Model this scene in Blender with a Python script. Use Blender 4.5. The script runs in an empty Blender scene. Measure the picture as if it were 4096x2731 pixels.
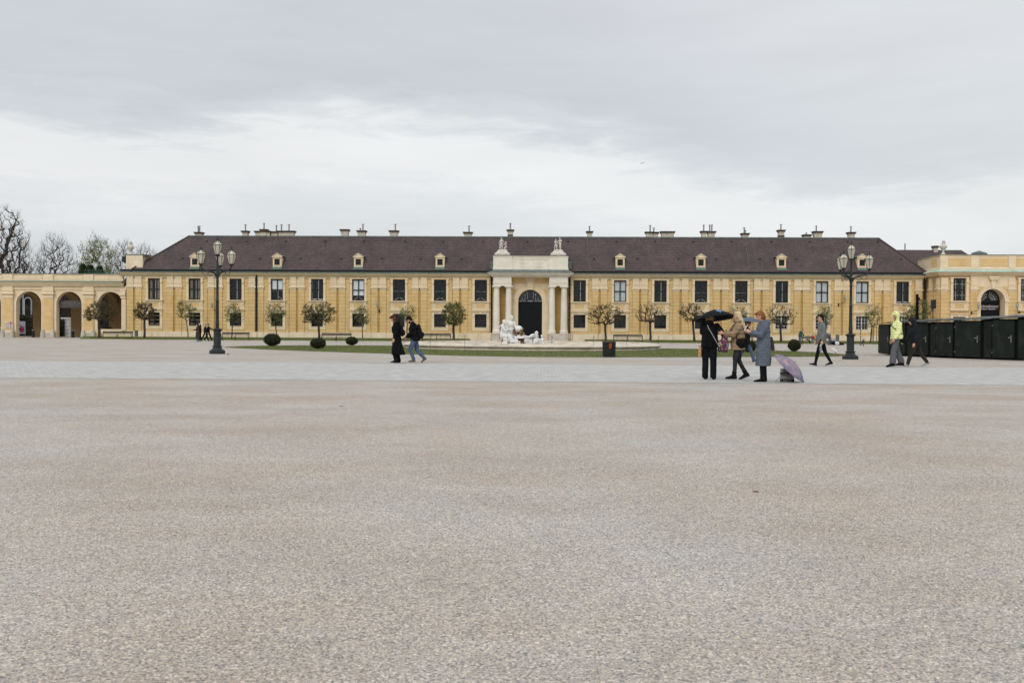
import bpy, bmesh, math, random
from mathutils import Vector, Matrix, Euler, noise
R = math.radians
PI = math.pi
random.seed(7)
scene = bpy.context.scene
COL = scene.collection

# ------------------------------------------------------------------ camera
F = 3982.0                       # focal length in photo pixels (35 mm lens)
CAMZ = 1.23
YAW, PITCH, ROLL = 0.030, math.atan((1365.5-1321)/F), 0.006
cd = bpy.data.cameras.new('camera'); cam = bpy.data.objects.new('camera', cd); COL.objects.link(cam)
cd.sensor_width = 36; cd.lens = 36*F/4096; cd.clip_end = 30000; cd.clip_start = 0.05
CM = Matrix.Rotation(YAW, 4, 'Z') @ Matrix.Rotation(PI/2-PITCH, 4, 'X') @ Matrix.Rotation(ROLL, 4, 'Z')
cam.matrix_world = Matrix.Translation((0, 0, CAMZ)) @ CM
cd.dof.use_dof = True; cd.dof.focus_distance = 38; cd.dof.aperture_fstop = 7.0
scene.camera = cam

# ------------------------------------------------------------------ world
w = bpy.data.worlds.new('World'); scene.world = w; w.use_nodes = True
nt = w.node_tree; N = nt.nodes; L = nt.links
bg = N['Background']
SUN_EL, SUN_AZ = R(38), R(200)
def wm(op, a, b=None, clamp=False):
    n = N.new('ShaderNodeMath'); n.operation = op; n.use_clamp = clamp
    for i, v in enumerate((a, b)):
        if v is None: continue
        if isinstance(v, (int, float)): n.inputs[i].default_value = v
        else: L.new(v, n.inputs[i])
    return n.outputs[0]
tc = N.new('ShaderNodeTexCoord'); sx = N.new('ShaderNodeSeparateXYZ'); L.new(tc.outputs['Generated'], sx.inputs[0])
az = wm('ARCTAN2', sx.outputs[0], sx.outputs[1]); el = wm('ARCSINE', sx.outputs[2])
mp = N.new('ShaderNodeMapping'); mp.inputs['Scale'].default_value = (1.0, 1.0, 5.0); L.new(tc.outputs['Generated'], mp.inputs[0])
def wnoise(scale, detail, rough=.55, dist=0):
    n = N.new('ShaderNodeTexNoise'); L.new(mp.outputs[0], n.inputs['Vector'])
    n.inputs['Scale'].default_value = scale; n.inputs['Detail'].default_value = detail
    n.inputs['Roughness'].default_value = rough; n.inputs['Distortion'].default_value = dist
    return n.outputs['Fac']
n1, n2, n3, n4 = wnoise(2.2, 5), wnoise(7, 6, .6, .4), wnoise(18, 5, .6), wnoise(4.2, 8, .58, .8)
# height of the lower edge of the dark cloud bank as a function of azimuth
u01 = N.new('ShaderNodeMapRange'); L.new(az, u01.inputs[0]); u01.inputs[1].default_value = -0.54; u01.inputs[2].default_value = 0.48
er = N.new('ShaderNodeValToRGB'); L.new(u01.outputs[0], er.inputs[0]); er.color_ramp.interpolation = 'EASE'
pts = [(0, .206), (.17, .190), (.30, .225), (.47, .213), (.58, .190), (.72, .150), (.85, .135), (1, .15)]
er.color_ramp.elements[0].position = 0; er.color_ramp.elements[1].position = 1
for i, (p, v) in enumerate(pts):
    e = er.color_ramp.elements[0] if i == 0 else (er.color_ramp.elements[-1] if i == len(pts)-1 else er.color_ramp.elements.new(p))
    e.color = (v, v, v, 1)
nn = wm('ADD', wm('MULTIPLY', wm('SUBTRACT', n2, .5), .09), wm('MULTIPLY', wm('SUBTRACT', n3, .5), .035))
d = wm('ADD', wm('SUBTRACT', er.outputs[0], el), nn)       # >0 below the bank
dr = N.new('ShaderNodeMapRange'); L.new(d, dr.inputs[0]); dr.inputs[1].default_value = -.25; dr.inputs[2].default_value = .20
cr = N.new('ShaderNodeValToRGB'); L.new(dr.outputs[0], cr.inputs[0])
stops = [(0, (.725, .74, .775)), (.25, (.68, .70, .74)), (.50, (.605, .635, .68)), (.56, (.67, .705, .735)), (.61, (.85, .865, .87)),
         (.69, (.86, .87, .875)), (.76, (.76, .785, .80)), (.84, (.70, .73, .75)), (1, (.70, .73, .75))]
cr.color_ramp.elements[0].position = 0; cr.color_ramp.elements[1].position = 1
for i, (p, c) in enumerate(stops):
    e = cr.color_ramp.elements[0] if i == 0 else (cr.color_ramp.elements[-1] if i == len(stops)-1 else cr.color_ramp.elements.new(p))
    e.color = (*c, 1)
# right side is paler, edge contrast fades there
rm = N.new('ShaderNodeMapRange'); L.new(az, rm.inputs[0]); rm.inputs[1].default_value = 0.02; rm.inputs[2].default_value = .48
pale = N.new('ShaderNodeMixRGB'); L.new(wm('MULTIPLY', rm.outputs[0], wm('ADD', wm('MULTIPLY', el, 1.5), .25)), pale.inputs[0]); L.new(cr.outputs[0], pale.inputs[1]); pale.inputs[2].default_value = (.80, .825, .83, 1)
var = wm('ADD', wm('ADD', wm('MULTIPLY', n1, .22), wm('MULTIPLY', n4, .11)), .835)
# overcast zenith is brighter than the horizon band
zr = N.new('ShaderNodeMapRange'); L.new(el, zr.inputs[0]); zr.inputs[1].default_value = .36; zr.inputs[2].default_value = 1.2; zr.inputs[3].default_value = 1.0; zr.inputs[4].default_value = 1.6
vm = N.new('ShaderNodeMixRGB'); vm.blend_type = 'MULTIPLY'; vm.inputs[0].default_value = 1; L.new(pale.outputs[0], vm.inputs[1])
cc = N.new('ShaderNodeCombineXYZ'); vv = wm('MULTIPLY', var, zr.outputs[0])
for i in range(3): L.new(vv, cc.inputs[i])
L.new(cc.outputs[0], vm.inputs[2])
sky = N.new('ShaderNodeTexSky'); sky.sky_type = 'NISHITA'; sky.sun_disc = False; sky.sun_elevation = SUN_EL; sky.sun_rotation = SUN_AZ
sc = N.new('ShaderNodeMixRGB'); sc.blend_type = 'MULTIPLY'; sc.inputs[0].default_value = 1; L.new(sky.outputs[0], sc.inputs[1]); sc.inputs[2].default_value = (.1, .1, .1, 1)
mx = N.new('ShaderNodeMixRGB'); mx.inputs[0].default_value = .96; L.new(sc.outputs[0], mx.inputs[1]); L.new(vm.outputs[0], mx.inputs[2])
L.new(mx.outputs[0], bg.inputs[0]); bg.inputs[1].default_value = 1.0

sl = bpy.data.lights.new('sun', 'SUN'); sl.energy = 1.25; sl.angle = R(30); sl.color = (1, .97, .92)
so = bpy.data.objects.new('sun', sl); COL.objects.link(so)
sd = Vector((math.sin(SUN_AZ)*math.cos(SUN_EL), math.cos(SUN_AZ)*math.cos(SUN_EL), math.sin(SUN_EL)))
so.rotation_euler = sd.to_track_quat('Z', 'Y').to_euler(); so.location = (0, -20, 60)
scene.view_settings.view_transform = 'Standard'; scene.view_settings.look = 'None'
scene.view_settings.gamma = 1; scene.view_settings.exposure = 0.0

# ------------------------------------------------------------------ pixel -> world
def ray(px, py): return (CM.to_3x3() @ Vector(((px-2048)/F, -(py-1365.5)/F, -1)))
def P(px, py, Y):
    r = ray(px, py); return Vector((0, 0, CAMZ)) + r*(Y/r.y)
def G(px, py, z=0):
    r = ray(px, py); return Vector((0, 0, CAMZ)) + r*((z-CAMZ)/r.z)
def S(v):                                       # photo pixels per metre at a point
    return F/(-((CM.to_3x3().inverted() @ (Vector(v)-Vector((0, 0, CAMZ)))).z))
D = 120.0
def FX(px, Y=D): return P(px, 1240, Y).x
def FZ(py, Y=D, px=2048): return P(px, py, Y).z

# ------------------------------------------------------------------ materials
def mat(name, c, rough=.8, var=.12, scale=3.0, c2=None, bump=0, bscale=40, metal=0, spec=.3, stretch=(1, 1, 1), detail=4, obj=False, stain=None):
    m = bpy.data.materials.new(name); m.use_nodes = True
    n, l = m.node_tree.nodes, m.node_tree.links; b = n['Principled BSDF']
    b.inputs['Roughness'].default_value = rough; b.inputs['Metallic'].default_value = metal
    b.inputs['Specular IOR Level'].default_value = spec
    if obj: g = n.new('ShaderNodeTexCoord').outputs['Object']
    else: g = n.new('ShaderNodeNewGeometry').outputs['Position']
    mpg = n.new('ShaderNodeMapping'); mpg.inputs['Scale'].default_value = stretch; l.new(g, mpg.inputs[0])
    t = n.new('ShaderNodeTexNoise'); t.inputs['Scale'].default_value = scale; t.inputs['Detail'].default_value = detail; t.inputs['Roughness'].default_value = .6
    l.new(mpg.outputs[0], t.inputs['Vector'])
    r = n.new('ShaderNodeValToRGB'); l.new(t.outputs['Fac'], r.inputs[0])
    lo = c2 if c2 else tuple(max(0, x*(1-var*1.5)) for x in c); hi = c if c2 else tuple(min(1, x*(1+var)) for x in c)
    r.color_ramp.elements[0].position = .34; r.color_ramp.elements[0].color = (*lo, 1)
    r.color_ramp.elements[1].position = .66; r.color_ramp.elements[1].color = (*hi, 1)
    out = r.outputs[0]
    if stain:                                   # (colour, amount, scale, stretch)
        sc_, am, ss, st = stain
        m2 = n.new('ShaderNodeMapping'); m2.inputs['Scale'].default_value = st; l.new(g, m2.inputs[0])
        t2 = n.new('ShaderNodeTexNoise'); t2.inputs['Scale'].default_value = ss; t2.inputs['Detail'].default_value = 6; l.new(m2.outputs[0], t2.inputs['Vector'])
        r2 = n.new('ShaderNodeMapRange'); l.new(t2.outputs['Fac'], r2.inputs[0]); r2.inputs[1].default_value = .52; r2.inputs[2].default_value = .72; r2.inputs[4].default_value = am
        x = n.new('ShaderNodeMixRGB'); l.new(r2.outputs[0], x.inputs[0]); l.new(out, x.inputs[1]); x.inputs[2].default_value = (*sc_, 1)
        out = x.outputs[0]
    l.new(out, b.inputs['Base Color'])
    if bump:
        t3 = n.new('ShaderNodeTexNoise'); t3.inputs['Scale'].default_value = bscale; t3.inputs['Detail'].default_value = 3; l.new(mpg.outputs[0], t3.inputs['Vector'])
        bp = n.new('ShaderNodeBump'); bp.inputs['Strength'].default_value = bump; bp.inputs['Distance'].default_value = .02
        l.new(t3.outputs['Fac'], bp.inputs['Height']); l.new(bp.outputs[0], b.inputs['Normal'])
    return m
def srgb(r, g, b):
    f = lambda c: (c/255/12.92 if c/255 <= .04045 else ((c/255+.055)/1.055)**2.4)
    return (f(r), f(g), f(b))

M = {}
M['yellow'] = mat('yellow_stucco', (.67, .472, .222), .9, .06, 1.3, bump=.5, bscale=14, stain=((.52, .345, .145), .55, .8, (1, 1, .35)))
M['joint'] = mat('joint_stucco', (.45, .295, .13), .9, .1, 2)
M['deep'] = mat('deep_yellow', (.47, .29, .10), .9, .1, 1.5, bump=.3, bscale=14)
M['cream'] = mat('cream_stucco', (.74, .61, .42), .9, .05, 1.2, bump=.3, bscale=10, stain=((.62, .49, .32), .35, .9, (1, 1, .3)))
M['plinth'] = mat('plinth_stucco', (.76, .64, .47), .9, .06, 1.0, stain=((.50, .38, .25), .7, 1.3, (1.4, 1, .25)))
M['pale'] = mat('pale_stone_render', (.74, .69, .59), .85, .05, 1.1, bump=.25, bscale=10, stain=((.50, .44, .35), .5, 1.0, (1, 1, .25)))
M['basestone'] = mat('weathered_base_stone', (.52, .48, .41), .9, .12, 1.8, bump=.4, bscale=12, stain=((.36, .30, .23), .6, 1.4, (1, 1, .5)))
M['copper'] = mat('copper_patina', (.135, .175, .155), .6, .2, 3, c2=(.075, .10, .09), stretch=(1, 1, 1))
M['copper_pale'] = mat('pale_copper_patina', (.38, .52, .45), .6, .15, 2)
M['copper_green'] = mat('green_copper_flashing', (.11, .175, .14), .6, .2, 6)
M['lead'] = mat('lead_sheet', (.15, .175, .165), .5, .25, 2.0, c2=(.09, .11, .105))
M['gutter'] = mat('dark_gutter', (.008, .009, .009), .6, .1, 5)
M['black'] = mat('black_paint', (.014, .015, .017), .45, .1, 5)
M['winframe'] = mat('dark_window_paint', (.012, .014, .016), .4, .1, 5)
M['doorm'] = mat('black_door_paint', (.009, .010, .012), .6, .2, 8, spec=.12)
M['white'] = mat('white_paint', (.62, .62, .60), .6, .05, 5)
M['whitebar'] = mat('white_inner_frame', (.62, .64, .64), .6, .05, 5)
M['curtain'] = mat('grey_white_curtain', (.66, .69, .72), .9, .25, 6, stretch=(6, 6, .2))
M['blind'] = mat('white_blind', (.78, .81, .85), .9, .1, 4, stretch=(.3, 1, 6))
M['drape'] = mat('brown_drape', (.30, .23, .16), .9, .5, 5, stretch=(5, 5, .2))
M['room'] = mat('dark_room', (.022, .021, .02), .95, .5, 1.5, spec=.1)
M['chim'] = mat('chimney_render', (.52, .47, .38), .9, .1, 2.5, stain=((.33, .28, .21), .6, 2.5, (1, 1, .4)))
M['chimcap'] = mat('chimney_cap', (.085, .065, .05), .85, .3, 5)
M['steel'] = mat('flue_steel', (.26, .26, .27), .35, .35, 8, metal=.7)
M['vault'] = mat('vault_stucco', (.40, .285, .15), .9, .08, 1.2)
M['marble'] = mat('white_marble', (.71, .71, .70), .6, .05, 4, stain=((.40, .40, .385), .6, 5, (1, 1, 1)))
M['attic_stone'] = mat('weathered_statue_stone', (.60, .57, .50), .85, .1, 4, stain=((.34, .33, .30), .6, 5, (1, 1, .6)))
M['rock'] = mat('tufa_rock', (.34, .225, .12), .9, .35, 3.5, c2=(.15, .09, .045), bump=.8, bscale=9)
M['iron'] = mat('lamp_iron', (.034, .043, .043), .55, .3, 6, c2=(.017, .021, .022), metal=.25)
M['lampglass'] = mat('milky_lamp_glass', (.50, .475, .375), .3, .1, 3, spec=.6)
M['lampbulb'] = mat('lamp_globe', (.72, .73, .70), .4, .03, 3)
M['bark'] = mat('dark_bark', (.055, .043, .034), .95, .3, 12, bump=.6, bscale=30)
M['bark2'] = mat('sapling_bark', (.15, .12, .095), .95, .3, 12)
M['leaf_d'] = mat('dark_leaf', (.105, .092, .026), .8, .5, 2.0, c2=(.034, .026, .012))
M['leaf_g'] = mat('olive_leaf', (.13, .15, .035), .8, .4, 2.0, c2=(.055, .06, .018))
M['leaf_y'] = mat('spring_leaf', (.26, .28, .075), .8, .3, 1.0, c2=(.13, .15, .04))
M['box'] = mat('box_leaf', (.035, .045, .014), .8, .5, 4, c2=(.014, .016, .007))
M['thuja'] = mat('thuja_leaf', (.03, .055, .014), .8, .5, 3, c2=(.012, .022, .007))
M['bin'] = mat('dark_green_metal', (.012, .022, .019), .5, .3, 6)
M['greymetal'] = mat('galvanised_metal', (.25, .25, .245), .45, .2, 6, metal=.5)
M['hut'] = mat('dark_green_hut_board', (.013, .018, .014), .75, .35, 1.6, c2=(.009, .012, .010), spec=.15, stain=((.036, .040, .036), .5, 2.0, (1, 1, .8)))
M['hutdark'] = mat('hut_black', (.004, .005, .0045), .8, .2, 3, spec=.1)
M['hutroof'] = mat('hut_sheet_roof', (.055, .070, .066), .55, .4, 1.2, c2=(.018, .024, .022))
M['skin'] = mat('skin', (.52, .29, .20), .55, .06, 12)
M['skin_s'] = mat('flushed_skin', (.48, .23, .16), .55, .06, 12)
M['eye'] = mat('eye_dark', (.03, .02, .018), .3, .05, 5)
M['lip'] = mat('lip', (.36, .12, .10), .5, .05, 5)
def cloth(name, c, var=.18, sc_=9, **k): return mat(name, c, .95, var, sc_, obj=True, spec=.10, bump=.4, bscale=28, **k)
def glass(name, tint=(.93, .95, .95), ior=1.5):
    m = bpy.data.materials.new(name); m.use_nodes = True; n, l = m.node_tree.nodes, m.node_tree.links
    n.remove(n['Principled BSDF']); o = n['Material Output']
    t = n.new('ShaderNodeBsdfTransparent'); t.inputs[0].default_value = (*tint, 1)
    g = n.new('ShaderNodeBsdfGlossy'); g.inputs['Roughness'].default_value = .03
    f = n.new('ShaderNodeFresnel'); f.inputs[0].default_value = ior
    nz = n.new('ShaderNodeTexNoise'); nz.inputs['Scale'].default_value = 1.3
    geo = n.new('ShaderNodeNewGeometry'); l.new(geo.outputs['Position'], nz.inputs['Vector'])
    bp = n.new('ShaderNodeBump'); bp.inputs['Strength'].default_value = .015; l.new(nz.outputs['Fac'], bp.inputs['Height']); l.new(bp.outputs[0], g.inputs['Normal'])
    x = n.new('ShaderNodeMixShader'); l.new(f.outputs[0], x.inputs[0]); l.new(t.outputs[0], x.inputs[1]); l.new(g.outputs[0], x.inputs[2])
    l.new(x.outputs[0], o.inputs[0]); return m
M['glass'] = glass('window_glass')

def gravel():
    m = bpy.data.materials.new('gravel'); m.use_nodes = True; n, l = m.node_tree.nodes, m.node_tree.links; b = n['Principled BSDF']
    b.inputs['Roughness'].default_value = .92; b.inputs['Specular IOR Level'].default_value = .2
    pos = n.new('ShaderNodeNewGeometry').outputs['Position']
    def nz(s, det=4, st=(1, 1, 1), ro=.6):
        mp_ = n.new('ShaderNodeMapping'); mp_.inputs['Scale'].default_value = st; l.new(pos, mp_.inputs[0])
        t = n.new('ShaderNodeTexNoise'); t.inputs['Scale'].default_value = s; t.inputs['Detail'].default_value = det; t.inputs['Roughness'].default_value = ro
        l.new(mp_.outputs[0], t.inputs['Vector']); return t.outputs['Fac']
    def ramp(f, a, ca, b_, cb):
        r = n.new('ShaderNodeValToRGB'); l.new(f, r.inputs[0]); e = r.color_ramp.elements
        e[0].position = a; e[0].color = (*ca, 1); e[1].position = b_; e[1].color = (*cb, 1); return r.outputs[0]
    def mix(f, a, c, bt='MIX'):
        x = n.new('ShaderNodeMixRGB'); x.blend_type = bt
        if isinstance(f, float): x.inputs[0].default_value = f
        else: l.new(f, x.inputs[0])
        l.new(a, x.inputs[1]); l.new(c, x.inputs[2]); return x.outputs[0]
    base = ramp(nz(.26, 9, (.75, 1.0, 1), .66), .36, (.408, .358, .306), .64, (.428, .416, .395))
    v = n.new('ShaderNodeTexVoronoi'); v.inputs['Scale'].default_value = 120; l.new(pos, v.inputs['Vector'])
    sep = n.new('ShaderNodeSeparateColor'); l.new(v.outputs['Color'], sep.inputs[0])
    cell = n.new('ShaderNodeValToRGB'); l.new(sep.outputs[0], cell.inputs[0]); e = cell.color_ramp.elements
    e[0].color = (.34, .36, .41, 1); e[1].color = (1.75, 1.70, 1.62, 1)
    for p_, c_ in ((.18, (.62, .65, .70)), (.4, (.95, .93, .92)), (.6, (1.06, .98, .88)), (.8, (1.12, 1.12, 1.14))):
        k = e.new(p_); k.color = (*c_, 1)
    c1 = mix(1.0, base, cell.outputs[0], 'MULTIPLY')
    v2 = ramp(nz(14, 6, (1, 1, 1), .7), .38, (.93, .93, .935), .64, (1.05, 1.05, 1.045))
    v3 = ramp(nz(75, 3, (1, 1, 1), .7), .36, (.78, .78, .80), .62, (1.14, 1.13, 1.11))
    v4 = ramp(nz(.55, 8, (.8, 1.1, 1), .6), .38, (.92, .905, .885), .60, (1.045, 1.045, 1.05))
    c2 = mix(1.0, mix(1.0, mix(1.0, c1, v2, 'MULTIPLY'), v3, 'MULTIPLY'), v4, 'MULTIPLY')
    l.new(c2, b.inputs['Base Color'])
    bp = n.new('ShaderNodeBump'); bp.inputs['Strength'].default_value = .5; bp.inputs['Distance'].default_value = .012
    l.new(nz(55, 3), bp.inputs['Height']); l.new(bp.outputs[0], b.inputs['Normal'])
    return m
M['gravel'] = gravel()
def cobble():
    m = bpy.data.materials.new('cobble'); m.use_nodes = True; n, l = m.node_tree.nodes, m.node_tree.links; b = n['Principled BSDF']
    b.inputs['Roughness'].default_value = .75
    pos = n.new('ShaderNodeNewGeometry').outputs['Position']
    br = n.new('ShaderNodeTexBrick')
    wn = n.new('ShaderNodeTexNoise'); wn.inputs['Scale'].default_value = 1.7; wn.inputs['Detail'].default_value = 3; l.new(pos, wn.inputs['Vector'])
    wx = n.new('ShaderNodeMixRGB'); wx.blend_type = 'ADD'; wx.inputs[0].default_value = .16; l.new(pos, wx.inputs[1]); l.new(wn.outputs['Color'], wx.inputs[2]); l.new(wx.outputs[0], br.inputs['Vector']); br.inputs['Scale'].default_value = 1
    br.inputs['Brick Width'].default_value = .21; br.inputs['Row Height'].default_value = .19; br.inputs['Mortar Size'].default_value = .016; br.inputs['Mortar Smooth'].default_value = .4
    br.inputs['Color1'].default_value = (.395, .39, .38, 1); br.inputs['Color2'].default_value = (.335, .345, .35, 1); br.inputs['Mortar'].default_value = (.50, .475, .425, 1); br.inputs['Bias'].default_value = -.1
    t = n.new('ShaderNodeTexNoise'); t.inputs['Scale'].default_value = 2.4; t.inputs['Detail'].default_value = 6; l.new(pos, t.inputs['Vector'])
    r = n.new('ShaderNodeValToRGB'); l.new(t.outputs['Fac'], r.inputs[0]); r.color_ramp.elements[0].position = .35; r.color_ramp.elements[0].color = (.86, .875, .89, 1); r.color_ramp.elements[1].position = .65; r.color_ramp.elements[1].color = (1.15, 1.13, 1.10, 1)
    x = n.new('ShaderNodeMixRGB'); x.blend_type = 'MULTIPLY'; x.inputs[0].default_value = 1; l.new(br.outputs['Color'], x.inputs[1]); l.new(r.outputs[0], x.inputs[2])
    v = n.new('ShaderNodeTexVoronoi'); v.inputs['Scale'].default_value = 5; l.new(pos, v.inputs['Vector'])
    r2 = n.new('ShaderNodeMixRGB'); r2.blend_type = 'SOFT_LIGHT'; r2.inputs[0].default_value = .25; l.new(x.outputs[0], r2.inputs[1]); l.new(v.outputs['Color'], r2.inputs[2])
    hs = n.new('ShaderNodeHueSaturation'); hs.inputs['Saturation'].default_value = .55; l.new(r2.outputs[0], hs.inputs['Color'])
    l.new(x.outputs[0], b.inputs['Base Color'])
    bp = n.new('ShaderNodeBump'); bp.inputs['Strength'].default_value = .6; bp.inputs['Distance'].default_value = .015
    inv = n.new('ShaderNodeMath'); inv.operation = 'SUBTRACT'; inv.inputs[0].default_value = 1; l.new(br.outputs['Fac'], inv.inputs[1])
    l.new(inv.outputs[0], bp.inputs['Height']); l.new(bp.outputs[0], b.inputs['Normal'])
    return m
M['cobble'] = cobble()
def rooftile():
    m = bpy.data.materials.new('roof_tiles'); m.use_nodes = True; n, l = m.node_tree.nodes, m.node_tree.links; b = n['Principled BSDF']
    b.inputs['Roughness'].default_value = .75; b.inputs['Specular IOR Level'].default_value = .25
    pos = n.new('ShaderNodeNewGeometry').outputs['Position']
    s = n.new('ShaderNodeSeparateXYZ'); l.new(pos, s.inputs[0])
    def mth(op, a, c=None):
        q = n.new('ShaderNodeMath'); q.operation = op
        for i, v in enumerate((a, c)):
            if v is None: continue
            if isinstance(v, (int, float)): q.inputs[i].default_value = v
            else: l.new(v, q.inputs[i])
        return q.outputs[0]
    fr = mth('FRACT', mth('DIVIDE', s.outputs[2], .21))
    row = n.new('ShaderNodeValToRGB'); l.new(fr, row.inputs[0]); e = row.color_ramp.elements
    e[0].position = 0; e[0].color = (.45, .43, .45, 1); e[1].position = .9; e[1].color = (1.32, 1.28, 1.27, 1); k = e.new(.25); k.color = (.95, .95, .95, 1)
    t = n.new('ShaderNodeTexNoise'); t.inputs['Scale'].default_value = .55; t.inputs['Detail'].default_value = 7; l.new(pos, t.inputs['Vector'])
    c = n.new('ShaderNodeValToRGB'); l.new(t.outputs['Fac'], c.inputs[0]); e = c.color_ramp.elements
    e[0].position = .36; e[0].color = (.060, .045, .046, 1); e[1].position = .62; e[1].color = (.082, .058, .058, 1)
    mp_ = n.new('ShaderNodeMapping'); mp_.inputs['Scale'].default_value = (5.5, 5.5, 6.4); l.new(pos, mp_.inputs[0])
    v = n.new('ShaderNodeTexVoronoi'); v.inputs['Scale'].default_value = 1; l.new(mp_.outputs[0], v.inputs['Vector'])
    sp = n.new('ShaderNodeSeparateColor'); l.new(v.outputs['Color'], sp.inputs[0])
    mr = n.new('ShaderNodeMapRange'); l.new(sp.outputs[0], mr.inputs[0]); mr.inputs[3].default_value = .80; mr.inputs[4].default_value = 1.20
    def mul(a, c_):
        x = n.new('ShaderNodeMixRGB'); x.blend_type = 'MULTIPLY'; x.inputs[0].default_value = 1; l.new(a, x.inputs[1]); l.new(c_, x.inputs[2]); return x.outputs[0]
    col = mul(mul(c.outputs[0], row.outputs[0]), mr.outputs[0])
    # lichen and vertical streaks
    mp2 = n.new('ShaderNodeMapping'); mp2.inputs['Scale'].default_value = (1.2, .4, .25); l.new(pos, mp2.inputs[0])
    t2 = n.new('ShaderNodeTexNoise'); t2.inputs['Scale'].default_value = 1; t2.inputs['Detail'].default_value = 6; l.new(mp2.outputs[0], t2.inputs['Vector'])
    m2 = n.new('ShaderNodeMapRange'); l.new(t2.outputs['Fac'], m2.inputs[0]); m2.inputs[1].default_value = .52; m2.inputs[2].default_value = .75; m2.inputs[4].default_value = .5
    x = n.new('ShaderNodeMixRGB'); l.new(m2.outputs[0], x.inputs[0]); l.new(col, x.inputs[1]); x.inputs[2].default_value = (.048, .050, .050, 1)
    l.new(x.outputs[0], b.inputs['Base Color'])
    bp = n.new('ShaderNodeBump'); bp.inputs['Strength'].default_value = .5; bp.inputs['Distance'].default_value = .03
    l.new(fr, bp.inputs['Height']); l.new(bp.outputs[0], b.inputs['Normal'])
    return m
M['roof'] = rooftile()
M['grass'] = mat('grass', (.122, .140, .030), .9, .3, 1.6, c2=(.074, .088, .019), bump=1.0, bscale=30, stain=((.16, .17, .05), .5, 7, (1, 1, 1)))
M['hill'] = mat('hazed_forest', (.16, .20, .23), 1, .15, .01)  # blue-grey of the distance haze is put into the forest colour

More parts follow.
